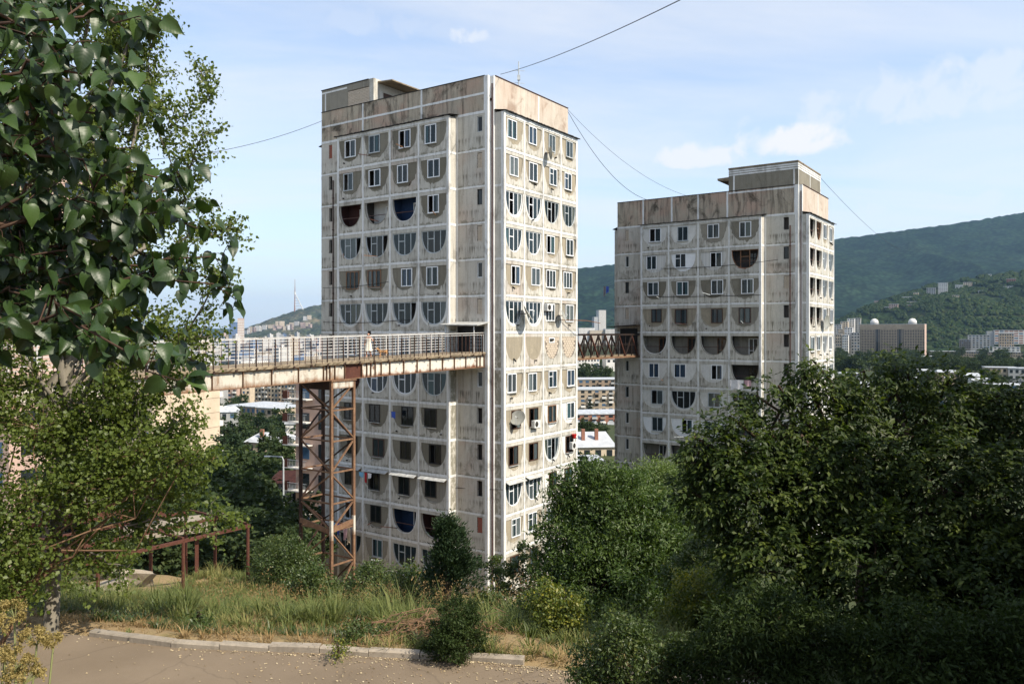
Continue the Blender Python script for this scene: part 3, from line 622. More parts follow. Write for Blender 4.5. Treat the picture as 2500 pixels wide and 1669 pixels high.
    # plain wall panels beside the left bay, storey by storey, with a slit window
    def side_panels(x0, x1, wx, ww, pink, codes):
        for k in range(rows):
            z0 = zr(k); code = codes[k] if k < len(codes) else 'w'
            w0, w1 = wx, wx + ww; wz0, wz1 = z0 + H * 0.5, z0 + H * 0.93
            mb = MB(); T_ = 0.2; L_ = x1 - x0; a, b_ = w0 - x0, w1 - x0; c_, d_ = wz0 - z0, wz1 - z0
            qd = lambda u0, u1, v0, v1: mb.add([(u0, 0, v0), (u1, 0, v0), (u1, 0, v1), (u0, 0, v1)], [(0, 1, 2, 3)])
            qd(0, a, 0, H); qd(b_, L_, 0, H); qd(a, b_, 0, c_); qd(a, b_, d_, H)
            mb.add([(a, 0, c_), (b_, 0, c_), (b_, 0, d_), (a, 0, d_), (a, T_, c_), (b_, T_, c_), (b_, T_, d_), (a, T_, d_)], [(0, 4, 5, 1), (1, 5, 6, 2), (3, 2, 6, 7), (0, 3, 7, 4)])
            mb.add([(0, T_, 0), (L_, T_, 0), (L_, T_, H), (0, T_, H)], []); mb.build('facade_panel', pink if rr.random() < 0.6 else 'panel', T, (x0, 0, z0))
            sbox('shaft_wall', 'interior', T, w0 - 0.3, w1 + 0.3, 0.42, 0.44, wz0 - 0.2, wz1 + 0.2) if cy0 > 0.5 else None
            if code == 'w':
                f = link('window', mmesh(('slit_frame', round(ww, 2)), rect_frame(ww, wz1 - wz0, 0, 0, 0.06, 0.06), rr.choice(['fr_w', 'fr_w', 'fr_g', 'fr_k'])), T, (w0, 0.07, wz0)); link('pane', mmesh('pane', UQ, 'pane_dark'), f, (0.03, 0.03, 0.03), 0, (ww - 0.06, 1, wz1 - wz0 - 0.06))
                if rr.random() < 0.5: link('curtain', mmesh('curtain', UQ, 'cur_grey'), f, (0.03, 0.05, 0.03), 0, (ww - 0.06, 1, wz1 - wz0 - 0.06))
            elif code == 'k' or code == 'K':
                mb = MB(); rb = int((wz1 - wz0) / 0.105)
                for i in range(rb):
                    for j in range(2):
                        u0 = ww * (j * 0.5) + (0.04 if i % 2 else 0); mb.box(max(0, u0) + 0.008, min(ww, u0 + ww * 0.5) - 0.008, rr.uniform(0, 0.02), 0.1, i * 0.105 + 0.008, (i + 1) * 0.105 - 0.008)
                o_ = mb.build('brick_infill', 'brick' if code == 'k' else 'brick_red', T, (w0, 0.03, wz0)); o_['kind'] = 'stuff'
                sbox('mortar_bed', 'mortar', T, w0 + 0.002, w1 - 0.002, 0.08, 0.12, wz0 + 0.002, wz1 - 0.002)
            elif code == 'd': pass
            link('joint_band', wavy(x1 - x0 - 0.02, 0.15, rr.random()).mesh('joint_band', 'joint'), T, (x0 + 0.01, -0.003, z0))
    side_panels(-ua, 0, -1.02 if Lu < 18.8 else -1.35, 0.5, 'panel_pink', narrow_r)
    side_panels(-Lu, -ua - wu, -Lu + 0.95, 0.42, 'panel_pink', narrow_l)
    # stepped corner: white painted pilaster
    hz = top + 2.8
    MB().box(-0.14, 0, 0.2, m, zb, hz).build('corner_pilaster', 'joint', T)
    sbox('corner_pilaster', 'joint', T, -0.26, 0.03, -0.03, 0.199, zb, hz + 0.02)
    MB().box(0.002, n, m, m + 0.2, zb, hz).build('corner_pilaster', 'joint', T)
    sbox('downpipe', 'pipe', T, n * 0.55, n * 0.55 + 0.07, m - 0.08, m - 0.01, zb, top + 2.2)
    MB().box(n - 0.2, n, m + 0.2, va, zb, top).build('right_wall', 'panel', T)
    if va + wv < Lv: MB().box(n - 0.2, n, va + wv, Lv, zb, top).build('right_wall', 'panel', T)
    # parapet storey
    ptop = hz
    cuts = [-Lu, -Lu * 0.72, -Lu * 0.36, -0.26] if hut == 'left' else [-Lu, -Lu * 0.84, -Lu * 0.67, -Lu * 0.52, -Lu * 0.36, -0.26]
    for a, b_ in zip(cuts[:-1], cuts[1:]):
        zt_ = ptop
        MB().box(a + 0.006, b_ - 0.006, 0, 0.2, top + 0.003, zt_).build('parapet_panel', 'parapet', T)
        link('joint_band', wavy(b_ - a - 0.02, 0.2, rr.random()).mesh('joint_band', 'joint'), T, (a + 0.01, -0.003, top + 0.08))
        if hut == 'left': link('joint_band', wavy(b_ - a - 0.02, 0.17, rr.random()).mesh('joint_band', 'joint'), T, (a + 0.01, -0.003, top + 1.5))
        mb = wavy(zt_ - top - 0.1, 0.17, rr.random()); mb.v = [(-zz, y - 0.004, x_) for x_, y, zz in mb.v]; link('joint_band', mb.mesh('joint_band', 'joint'), T, (b_ if b_ < -1 else b_ - 0.0, -0.003, top + 0.1))
        sbox('coping', 'roof_felt', T, a, b_, -0.05, 0.25, zt_ + 0.001, zt_ + 0.06)
    yc = [m + 0.2, m + 0.2 + (Lv - m) * 0.55, Lv]
    for a, b_ in zip(yc[:-1], yc[1:]):
        MB().box(n - 0.2, n, a + 0.006, b_ - 0.006, top + 0.003, ptop).build('parapet_panel', 'parapet_peach', T)
        sbox('coping', 'pipe', T, n - 0.25, n + 0.05, a, b_, ptop + 0.001, ptop + 0.06)
    sbox('joint_band', 'joint', T, n, n + 0.022, yc[1] - 0.09, yc[1] + 0.09, top + 0.2, ptop - 0.1)
    # end bay at the far left, seen edge on
    for k in range(rows):
        MB().box(-Lu - q + n, -Lu - 0.01, va + 0.3, va + 0.5, zr(k) + 0.1, zr(k) + H - 0.1).build('facade_panel', 'panel', T)
        sbox('joint_band', 'joint', T, -Lu - q + n, -Lu - 0.01, va + 0.28, va + 0.5, zr(k) - 0.1, zr(k) + 0.1)
    MB().box(-Lu - q + n, -Lu - 0.01, va + 0.51, Lv - 1, zb, top - 0.02).build('end_bay', 'panel', T)
    MB().add([(-Lu - q + n - 0.15, va + 0.1, top + 0.05), (-Lu, va + 0.1, top + 0.3), (-Lu, Lv - 1, top + 0.3), (-Lu - q + n - 0.15, Lv - 1, top + 0.05), (-Lu - q + n - 0.15, va + 0.1, top), (-Lu, va + 0.1, top + 0.24), (-Lu, Lv - 1, top + 0.24), (-Lu - q + n - 0.15, Lv - 1, top)], [(0, 1, 2, 3), (4, 7, 6, 5), (0, 4, 5, 1), (0, 3, 7, 4)]).build('eave_roof', 'roof_felt', T)
    return T, zr

L1 = [['rw.d', 'rg.d', 'rw.d', 'rw.d'], ['rgx.d', 'rwx.d', 'rw.d', 'rw.d'], ['or', 'ow', 'ob', 'rw.d'], ['hg', 'hgd', 'hg', 'hgd'],
      ['ro3.d', 'ro3.d', 'rwx.d', 'rw.d'], ['hg.w', 'hg.w', 'hg.w', 'hg.w'], ['rw3.g', 'rw3.g', 'rw3.g', 'rw3.g'], ['or', 'hw', 'hw.w', 'hg'],
      ['rk.d', 'rk.d', 'rk.d', 'rk.d'], ['rkd.d', 'rb.d', 'rk.d', 'rk.d'], ['rka.g', 'rka.g', 'rka.g', 'rka.g'], ['rg.g', 'rk.d', 'ob', 'or'], ['hg', 'rg.g', 'hg', 'hg'], ['p.g', 'p.g', 'p.g', 'p.g']]
R1 = [['rw.t', 'rw.t', 'rgs.t', 'rgs.t'], ['rw.t', 'rw.t', 'rwt.t', 'rwt.t'], ['hw.w', 'hw.w', 'hg', 'hg'], ['hw', 'hw', 'rwx.t', 'rw.t'], ['rwx.t', 'rwx.t', 'rw3.t', 'rw3.t'],
      ['hw.w', 'hw.w', 'rw3.g', 'rw.g'], ['p.t', 'p.t', 'kv', 'k'], ['rw.t', 'rw.t', 'rwt.t', 'rw.t'], ['rb.t', 'rbx.t', 'ro.w', 'rw.w'], ['rb.t', 'rb.t', 'hgv.w', 'rbx.w'],
      ['hwa', 'hwa', 'rb.w', 'rb.w'], ['rwt.t', 'rwt.t', 'rw.t', 'rw.t'], ['rb.t', 'rb.t', 'hw', 'rw.t'], ['p.g', 'p.g', 'p.g', 'p.g']]
L2 = [['rwx.w', 'rgx.w', 'rw.g', 'rw.d'], ['rwx.s', 'rwt.s', 'rwx.s', 'okf'], ['rw.d', 'rw.d', 'rw.d', 'rw.d'], ['rb.t', 'rbx.t', 'rbx.t', 'rb.g'], ['ogo', 'ogo', 'ogo', 'og'],
      ['rwx.w', 'rw.w', 'rwx.w', 'ok'], ['rgx.w', 'hgd.w', 'rg.w', 'hgd'], ['rg.s', 'rw.s', 'rw.s', 'rb.s'], ['og', 'og', 'og', 'og']] + [['rw.g'] * 4] * 3
R2 = [['ok', 'okf', 'rw.t', 'rw.t'], ['og', 'og', 'hw', 'hg'], ['og', 'og', 'hgd', 'hgd'], ['og', 'og', 'rw.g', 'rw.g'], ['rw.t', 'rw.t', 'hw.w', 'rw.w'], ['ok', 'rw.t', 'rw.w', 'rw.w']] + [['rw.w'] * 4] * 6
T1, zr1 = tower('taller concrete apartment tower with half-disc windows and the footbridge running into it', (-1.853, 60.93), 18.5, 11.35, 3.09, 12.43, 0.884, 1.2, 0.445, 11.05, 0.35, 0.29, 14, 16.8, L1, R1, 'left', 11,
                ['K', 'd', 'd', 'd', 'd', 'd', 'd', 'w', 'w', 'w', 'w', 'w', 'w', 'w'], ['w', 'k', 'w', 'k', 'w', 'k', 'd', 'w', 'd', 'd', 'd', 'K', 'w', 'w'])
T2, zr2 = tower('lower concrete apartment tower with a white-lined rooftop lift house', (27.12, 75.73), 19.1, 10.2, 3.2, 12.7, 0.95, 0.95, 0.2, 9.8, 0.35, 0.18, 12, 11.2, L2, R2, 'right', 23,
                ['k', 'w', 'w', 'k', 'd', 'w', 'w', 'w', 'w', 'w', 'w', 'w'], ['d', 'w', 'k', 'd', 'd', 'd', 'd', 'w', 'w', 'w', 'w', 'w'])
# lift house on tower 1: front wall half cement, half block infill, with a canopy beside it
def lift_house_left(T, Lu):
    x0, x1, z0, z1 = -Lu + 0.02, -12.07, 19.67, 21.55
    MB().box(x0, x0 + 3.3, 0.02, 0.2, z0, z1).build('lift_house_wall', 'inf_g', T)
    MB().box(x1 - 0.5, x1, 0.02, 4.5, 17.9, z1 + 0.05).build('lift_house_pier', 'panel', T)
    MB().box(x0 + 3.3, x1 - 0.5, 0.02, 0.2, z1 - 0.55, z1 + 0.02).build('lift_house_lintel', 'inf_g', T)
    mb = MB(); bh = 0.125; nn = int((z1 - 0.55 - z0) / bh)
    for i in range(nn):
        x = x0 + 3.3 - (0.2 if i % 2 else 0)
        while x < x1 - 0.5:
            a, b_ = max(x, x0 + 3.3) + 0.01, min(x + 0.4, x1 - 0.5) - 0.01
            if b_ - a > 0.05: mb.box(a, b_, random.uniform(0.03, 0.055), 0.15, z0 + i * bh + 0.012, z0 + (i + 1) * bh - 0.006)
            x += 0.4
    o = mb.build('brick_infill', 'brick', T); o['kind'] = 'stuff'
    sbox('mortar_bed', 'mortar', T, x0 + 3.3, x1 - 0.5, 0.08, 0.19, z0, z1 - 0.55)
    MB().box(x0, x0 + 0.2, 0.2, 4.5, 17.9, z1).build('lift_house_wall', 'inf_g', T); MB().box(x0, x1, 4.5, 4.7, 17.9, z1).build('lift_house_wall', 'inf_g', T)
    sbox('lift_house_roof', 'roof_felt', T, x0 - 0.05, x1 - 0.6, -0.03, 4.75, z1 + 0.001, z1 + 0.08)
    sbox('joint_band', 'joint', T, x0 + 0.02, x0 + 3.2, -0.006, 0.02, z1 - 0.32, z1 - 0.18); sbox('joint_band', 'joint', T, x0 + 0.42, x0 + 0.55, -0.008, 0.02, z0, z1 - 0.33)
    MB().add([(x1, 0.5, 21.3), (x1 + 1.7, 0.5, 21.2), (x1 + 1.7, 7.5, 21.2), (x1, 7.5, 21.3), (x1, 0.5, 21.42), (x1 + 1.7, 0.5, 21.3), (x1 + 1.7, 7.5, 21.3), (x1, 7.5, 21.42)], [(0, 3, 2, 1), (4, 5, 6, 7), (0, 1, 5, 4), (1, 2, 6, 5), (2, 3, 7, 6), (3, 0, 4, 7)]).build('roof_canopy', 'slab', T)
    MB().box(x1 + 0.001, x1 + 0.2, 4.51, 9, 17.9, 21.25).build('lift_house_wall', 'panel', T); sbox('roof_door', 'fr_b', T, x1 + 0.01, x1 + 0.06, 1.2, 2.2, 18.0, 20.6)
lift_house_left(T1, 18.5)
def lift_house_right(T):
    x0, z0, z1, Y1 = -6.74, 13.85, 16.2, 8.4
    MB().box(x0, 0.0, 0.02, Y1, z0 - 1.0, z1 - 0.02).build('lift_house_wall', 'inf_d', T)
    for a, b_, t in ((z1 - 0.3, z1 - 0.02, 'slab'), ):
        sbox('cornice', t, T, x0 - 0.03, 0.04, -0.03, Y1 + 0.03, z1 - 0.017, z1 + 0.12)
    for z in (z1 - 0.25, z1 - 0.46, z1 - 0.68):
        sbox('joint_band', 'joint', T, x0 + 0.01, 0.024, -0.005, 0.02, z, z + 0.15); sbox('joint_band', 'joint', T, 0.0, 0.024, 0.021, Y1, z, z + 0.15)
    sbox('joint_band', 'joint', T, x0 + 0.01, 0.02, -0.007, 0.02, z0 - 0.1, z0 + 0.05); sbox('joint_band', 'joint', T, 0, 0.02, 0.021, Y1, z0 - 0.1, z0 + 0.05)
    for x in (x0 + 0.45, -0.45): sbox('joint_band', 'joint', T, x, x + 0.16, -0.009, 0.02, z0 + 0.051, z1 - 0.69)
    for y in (0.03, Y1 * 0.5, Y1 - 0.2): sbox('joint_band', 'joint', T, 0, 0.026, y, y + 0.14, z0 + 0.051, z1 - 0.69)
    MB().add([(x0 - 1.6, 1.2, z1 - 0.75), (x0, 1.2, z1 - 0.95), (x0, 5, z1 - 0.95), (x0 - 1.6, 5, z1 - 0.75), (x0 - 1.6, 1.2, z1 - 0.55), (x0, 1.2, z1 - 0.5), (x0, 5, z1 - 0.5), (x0 - 1.6, 5, z1 - 0.55)], [(0, 3, 2, 1), (4, 5, 6, 7), (0, 1, 5, 4), (1, 2, 6, 5), (2, 3, 7, 6), (3, 0, 4, 7)]).build('roof_canopy', 'slab', T)
lift_house_right(T2)

# ------------------------------------------------------------------ footbridge into the taller tower
BR = thing('footbridge', 'rusty white-painted steel footbridge with a railed concrete deck on a lattice pier', 'footbridge', T1.location, TH)
SL = 0.017; BX0, BX1 = -3.07, -0.30; BL = 36.0
def bz(s, z): return z - SL * s                  # the deck falls slightly away from the tower
rb = random.Random(5)
def hb(name, mat, x0, x1, s0, s1, z0, z1, parent=BR):   # a bar that follows the slope, s measured from the tower wall
    return MB().add([(x0, -s0, bz(s0, z0)), (x1, -s0, bz(s0, z0)), (x1, -s1, bz(s1, z0)), (x0, -s1, bz(s1, z0)), (x0, -s0, bz(s0, z1)), (x1, -s0, bz(s0, z1)), (x1, -s1, bz(s1, z1)), (x0, -s1, bz(s1, z1))],
                    [(0, 1, 2, 3), (4, 7, 6, 5), (0, 4, 5, 1), (1, 5, 6, 2), (2, 6, 7, 3), (3, 7, 4, 0)]).build(name, mat, parent)
# deck slabs with broken, uneven edges
s = 0.06
while s < BL:
    e = min(s + 2.4, BL); mb = MB(); n_ = 12; rows_ = []
    for i in range(n_ + 1):
        q = s + (e - s - 0.02) * i / n_; j = lambda: rb.uniform(-0.045, 0.045)
        rows_.append([(BX0 - 0.12 + j(), -q, bz(q, -1.72)), (BX0 - 0.1 + j(), -q, bz(q, -1.50 + j() * 0.4)), (BX1 + 0.05 + j() * 0.5, -q, bz(q, -1.50 + j() * 0.4)), (BX1 + 0.15 + j(), -q, bz(q, -1.56 + j() * 0.5)), (BX1 + 0.13 + j(), -q, bz(q, -1.71 + j() * 0.4)), (BX1 - 0.06, -q, bz(q, -1.73))])
    vs = [v for r in rows_ for v in r]; fs = []
    for i in range(n_):
        for k in range(6): a = i * 6 + k; b_ = i * 6 + (k + 1) % 6; fs.append((a, a + 6, b_ + 6, b_))
    fs += [(5, 4, 3, 2, 1, 0), tuple(n_ * 6 + k for k in range(6))]
    mb.add(vs, fs).build('deck_slab', 'slab', BR); s = e
# plate girders: web panels between stiffeners, flanges
for xg, main in ((BX1, True), (BX0, False)):
    side = 1 if main else -1; f0, f1 = (xg - 0.28, xg + 0.06) if main else (xg - 0.06, xg + 0.28)
    hb('girder_flange', 'rust', f0, f1, 0.02, BL, -2.66, -2.62); hb('girder_flange', 'rust', f0, f1, 0.02, BL, -1.77, -1.735)
    stiff = [0.05, 0.55, 0.95, 2.3, 3.65, 5.0, 6.35, 7.7, 9.05, 10.4, 11.2, 11.75, 12.15, 12.5]; gap = (13.1, 14.35); stiff2 = [14.4, 15.2, 15.6, 15.85, 16.1]
    st = stiff + [12.95] + stiff2 + [16.1 + 1.9 * (i + 1) for i in range(11)]
    st = [q for q in st if q < BL]
    if main:
        for a, b_ in zip(st[:-1], st[1:]):
            if a == 12.95: hb('web_panel', 'rust_red', xg - 0.14, xg - 0.1, a + 0.02, b_ - 0.01, -2.615, -1.775); continue
            hb('web_panel', 'web' if a < 13 else 'web_old', xg - 0.12, xg - 0.08, a + 0.008, b_ - 0.008, -2.615, -1.775)
        for q in st: hb('stiffener', 'rust', xg - 0.12, xg + 0.05, q - 0.012, q + 0.012, -2.619, -1.772)
    else: hb('girder_web', 'web_old', xg + 0.08, xg + 0.12, 0.05, BL, -2.615, -1.775)
for i in range(18): q = 1.0 + i * 2.0; hb('cross_beam', 'rust_dark', BX0 + 0.13, BX1 - 0.13, q, q + 0.14, -2.2, -1.78)
# railings: sunny side of thin upright bars, far side of pale horizontal rails
nr = BX1 + 0.1
hb('handrail', 'rail_white', nr - 0.03, nr + 0.03, 0.3, BL, -0.05, 0.0); hb('handrail', 'rail_white', nr - 0.02, nr + 0.02, 0.3, BL, -0.2, -0.16)
s = 0.4; i = 0
while s < BL:
    big = i % 3 == 0; r = 0.028 if big else 0.014; jx = rb.uniform(-0.012, 0.012)
    MB().bar((nr + jx, -s, bz(s, -1.78 if big else -1.62)), (nr + rb.uniform(-0.012, 0.012), -s + rb.uniform(-0.02, 0.02), bz(s, -0.05)), r * 2).build('baluster' if not big else 'rail_post', 'rail_dark' if not big else 'rust_dark', BR)
    if big: MB().box(nr - 0.06, nr + 0.08, -s - 0.06, -s + 0.06, bz(s, -1.76), bz(s, -1.62)).build('post_bracket', 'rust_dark', BR)
    s += 0.43 + rb.uniform(-0.03, 0.03); i += 1
fr_ = BX0 + 0.05
for z in (0.0, -0.09, -0.42, -0.62, -0.82, -1.02, -1.22): hb('far_rail', 'rail_white', fr_ - 0.018, fr_ + 0.018, 0.3, BL, z - 0.04, z)
s = 0.6
while s < BL:
    MB().bar((fr_, -s, bz(s, -1.5)), (fr_, -s, bz(s, 0.0)), 0.06).build('far_post', 'rail_white', BR); s += 1.22
# canopy over the way into the tower, and a black sheet painting the shade inside its door
MB().add([(-3.6, -1.5, 0.55), (0.15, -1.5, 0.5), (0.15, -0.03, 0.72), (-3.6, -0.03, 0.75), (-3.6, -1.5, 0.61), (0.15, -1.5, 0.56), (0.15, -0.03, 0.8), (-3.6, -0.03, 0.83)], [(0, 3, 2, 1), (4, 5, 6, 7), (0, 1, 5, 4), (1, 2, 6, 5), (3, 0, 4, 7)]).build('entrance_canopy', 'tin', BR)
MB().bar((-0.25, -1.4, -1.5), (-0.25, -1.4, 0.5), 0.06).build('canopy_post', 'rail_white', BR); MB().bar((-3.0, -1.4, -1.5), (-3.0, -1.4, 0.55), 0.09).build('canopy_post', 'fr_g', BR)
MB().box(-2.9, -0.35, -0.06, -0.02, -1.5, 0.45).build('doorway_shade', 'black', BR)
for z in np.arange(-1.2, -0.2, 0.25): MB().box(-1.6, -0.35, -0.14, -0.1, z, z + 0.035).build('grille_bar', 'fr_g', BR)
for x in np.arange(-1.55, -0.3, 0.2): MB().box(x, x + 0.03, -0.12, -0.09, -1.5, -0.15).build('grille_bar', 'fr_g', BR)
# lattice pier
PR = BR
px0, px1, ps0, ps1 = -3.07, -0.30, 13.66, 15.49
lv = [-3.15, -4.80, -6.68, -8.58, -10.47, -12.1, -14.2, -16.8]
C4 = [(px1, -ps1), (px1, -ps0), (px0, -ps0), (px0, -ps1)]
for i, (x, y) in enumerate(C4):
    MB().bar((x, y, -17), (x, y, -3.0), 0.17, 0.17, Vector((0, 1, 0))).build('pier_leg', 'rust' if i in (0, 1) else 'rust_dark', PR)
MB().box(px0 - 0.15, px1 + 0.15, -ps1 - 0.12, -ps0 + 0.12, -3.0, -2.90).build('pier_cap', 'rust', PR)
MB().box(px1 - 0.06, px1 + 0.08, -ps1 + 0.09, -ps0 - 0.09, -3.42, -3.0).build('pier_cap', 'web_old', PR); MB().box(px0 + 0.09, px1 - 0.09, -ps1 - 0.05, -ps1 + 0.05, -3.5, -3.0).build('pier_cap', 'rust_dark', PR)
for f in range(4):
    a, b_ = C4[f], C4[(f + 1) % 4]
    for k, (za, zb_) in enumerate(zip(lv[:-1], lv[1:])):
        off = 0.01 * f
        MB().bar((*a, zb_ + 0.05 + off), (*b_, zb_ + 0.05 + off), 0.09, 0.09).build('pier_strut', 'rust', PR)
        p_, q_ = (a, b_) if (k + f) % 2 else (b_, a)
        MB().bar((*p_, za - 0.02), (*q_, zb_ + 0.1), 0.11, 0.07).build('pier_brace', 'rust' if f in (0, 3) else 'rust_dark', PR)
for x, y in (C4[0], C4[1]):                       # bolted splice plates low on the legs
    MB().box(x - 0.05, x + 0.12, y - 0.11, y + 0.05, -12.6, -11.4).build('splice_plate', 'web_old', PR)
MB().bar((px1 + 0.02, -ps1 - 0.05, -12.0), (px1 + 0.02, -ps0 + 0.05, -11.75), 0.14, 0.3).build('pier_strut', 'rust', PR); MB().bar((px0, -ps1 - 0.03, -11.7), (px1, -ps1 - 0.03, -12.1), 0.12, 0.3).build('pier_strut', 'rust', PR)

# ------------------------------------------------------------------ covered truss bridge between the towers
TB = thing('truss_bridge', 'dark rusted truss footbridge spanning the gap between both towers', 'footbridge', T2.location, TH)
tx0, tx1, tl = -18.9, -16.55, 17.2
for x in (tx0, tx1):
    sd = 'truss'
    MB().box(x - 0.08, x + 0.08, -tl, -0.02, -0.32, -0.14).build('top_chord', sd, TB); MB().box(x - 0.09, x + 0.09, -tl, -0.02, -2.62, -2.44).build('bottom_chord', 'rust' if x == tx1 else sd, TB)
    k = 0; y = -0.3
    while y > -tl + 1.4:
        a, b_ = (y, y - 1.45); up = k % 2 == 0
        MB().bar((x, a, -2.45 if up else -0.3), (x, b_, -0.3 if up else -2.45), 0.14, 0.1).build('truss_diagonal', 'rust_red' if up and x == tx1 else sd, TB)
        MB().bar((x, b_, -2.45), (x, b_, -0.3), 0.07).build('truss_post', sd, TB); y -= 1.45; k += 1
    for z in (-1.35, -1.2): MB().box(x - 0.03, x + 0.03, -tl, -0.02, z, z + 0.04).build('handrail', sd, TB)
    y = -0.2
    while y > -tl: MB().bar((x + 0.05, y, -2.3), (x + 0.05, y, -1.3), 0.025).build('baluster', sd, TB); y -= 0.3
MB().box(tx0 + 0.1, tx1 - 0.1, -tl, -0.02, -2.44, -2.32).build('deck', 'slab', TB)
MB().add([(tx0 - 0.5, -1.8, 0.55), (tx1 + 0.55, -1.8, 0.75), (tx1 + 0.55, -0.03, 0.75), (tx0 - 0.5, -0.03, 0.55), (tx0 - 0.5, -1.8, 0.62), (tx1 + 0.55, -1.8, 0.82), (tx1 + 0.55, -0.03, 0.82), (tx0 - 0.5, -0.03, 0.62)], [(0, 3, 2, 1), (4, 5, 6, 7), (0, 1, 5, 4), (1, 2, 6, 5), (3, 0, 4, 7)]).build('entrance_canopy', 'truss', TB)
MB().box(tx0 + 0.15, tx1 - 0.15, -0.06, -0.02, -2.3, 0.4).build('doorway_shade', 'black', TB)  # black sheet stands in for the shade inside the entrance

# ------------------------------------------------------------------ hills
def forest_mat(name, c0, c1, c2, s1, s2, patch=(0.1, 0.1, 0.045)):
    m, nt, b, o = nodes(name); w = wpos(nt)
    base = ramp(nt, noise(nt, w, s1, 8, 0.7), [(0.32, c0), (0.5, c1), (0.7, c2)])
    v = nt.nodes.new('ShaderNodeTexVoronoi'); v.inputs['Scale'].default_value = s2; nt.links.new(w, v.inputs['Vector'])
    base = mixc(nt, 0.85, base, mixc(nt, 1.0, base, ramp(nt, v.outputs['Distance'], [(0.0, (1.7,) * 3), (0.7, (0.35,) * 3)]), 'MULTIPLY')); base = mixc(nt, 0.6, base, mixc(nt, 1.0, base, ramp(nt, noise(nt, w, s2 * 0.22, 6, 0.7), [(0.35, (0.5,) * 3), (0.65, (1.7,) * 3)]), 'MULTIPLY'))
    base = mixc(nt, mrange(nt, noise(nt, mapping(nt, w, (1, 1, 2), (9, 4, 2)), s1 * 0.45, 7, 0.7), 0.6, 0.68, 0, 0.7), base, patch)
    nt.links.new(base, b.inputs[0]); b.inputs['Roughness'].default_value = 1.0; b.inputs['Specular IOR Level'].default_value = 0.0
    bump(nt, b, v.outputs['Distance'], -1.0, 6.0); return m
M['forest_far'] = forest_mat('far_mountain_forest', (0.009, 0.02, 0.012), (0.014, 0.028, 0.015), (0.022, 0.038, 0.02), 0.004, 0.05, (0.025, 0.037, 0.02))
M['forest_near'] = forest_mat('hillside_scrub', (0.015, 0.03, 0.013), (0.028, 0.044, 0.018), (0.06, 0.062, 0.033), 0.012, 0.12, (0.1, 0.085, 0.048))
M['forest_tv'] = forest_mat('dry_city_hill', (0.04, 0.055, 0.03), (0.06, 0.07, 0.04), (0.13, 0.115, 0.07), 0.006, 0.06, (0.19, 0.15, 0.09))
def hill(name, ridge, dr, df, zf, mat, amp, seed, cols=240, rows=90, ease=1.3):
    rx = np.array([r[0] for r in ridge], float); ry = np.array([r[1] for r in ridge], float); xsx = np.linspace(rx[0], rx[-1], cols)
    yr = np.interp(xsx, rx, ry); yr = np.convolve(np.pad(yr, 6, 'edge'), np.ones(13) / 13, 'valid'); fine = ((vnoise(xsx / 9, xsx * 0, seed) - 0.5) * 3.0 + (vnoise(xsx / 2.5, xsx * 0, seed + 1) - 0.5) * 1.8) * dr / F
    t = np.concatenate([np.linspace(0, 1, rows), [1.15, 1.5]])[:, None]; tt = np.minimum(t, 1.0)
    a = (xsx - 1250) / F; D = df + (dr - df) * t; zr_ = CZ - (yr - HY) / F * dr
    Xh = a[None] * D; Yh = D + 0 * a[None]; e = tt ** ease
    wgt = np.sin(np.pi * np.clip(tt, 0, 1)) ** 0.7
    rid = np.abs(vnoise(Xh / (amp * 5), Yh / (amp * 9), seed + 3) - 0.5) * 2
    Z = zf + (zr_[None] - zf) * e - wgt * amp * rid * 1.3 + wgt * (vnoise(Xh / 60, Yh / 60, seed + 5) - 0.5) * amp * 0.3 - np.maximum(t - 1, 0) * 600 + fine[None] * np.clip(tt, 0, 1) ** 14
    return link(name, gridmesh(name, Xh, Yh, Z, M[mat]))
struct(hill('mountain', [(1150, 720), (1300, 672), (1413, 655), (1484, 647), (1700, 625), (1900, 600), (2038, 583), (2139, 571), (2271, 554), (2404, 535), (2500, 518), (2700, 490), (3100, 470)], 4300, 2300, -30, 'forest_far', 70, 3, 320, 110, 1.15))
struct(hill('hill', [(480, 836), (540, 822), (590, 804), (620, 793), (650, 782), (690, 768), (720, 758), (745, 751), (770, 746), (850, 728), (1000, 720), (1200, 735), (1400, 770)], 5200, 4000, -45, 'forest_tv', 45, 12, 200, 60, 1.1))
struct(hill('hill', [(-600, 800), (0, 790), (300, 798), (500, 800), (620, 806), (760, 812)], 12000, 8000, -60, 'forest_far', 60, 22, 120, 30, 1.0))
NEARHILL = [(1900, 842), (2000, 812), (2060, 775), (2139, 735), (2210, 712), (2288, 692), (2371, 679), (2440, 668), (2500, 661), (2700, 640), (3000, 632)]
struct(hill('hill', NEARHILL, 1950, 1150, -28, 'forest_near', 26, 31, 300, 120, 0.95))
hill_pt_x = np.array([r[0] for r in NEARHILL], float); hill_pt_y = np.array([r[1] for r in NEARHILL], float)
dg = bpy.context.evaluated_depsgraph_get()
from mathutils.bvhtree import BVHTree
def bvh(o): me = o.data; return BVHTree.FromPolygons([v.co.copy() for v in me.vertices], [tuple(p.vertices) for p in me.polygons])
NH = bvh([o for o in COL.objects if o.name.startswith('hill')][-1])
def onhill(x, y):       # where the line of sight through a pixel meets the near hillside
    o = Vector((0, 0, CZ)); h_ = NH.ray_cast(o, (P(x, y, 1000) - o).normalized()); return h_[0]
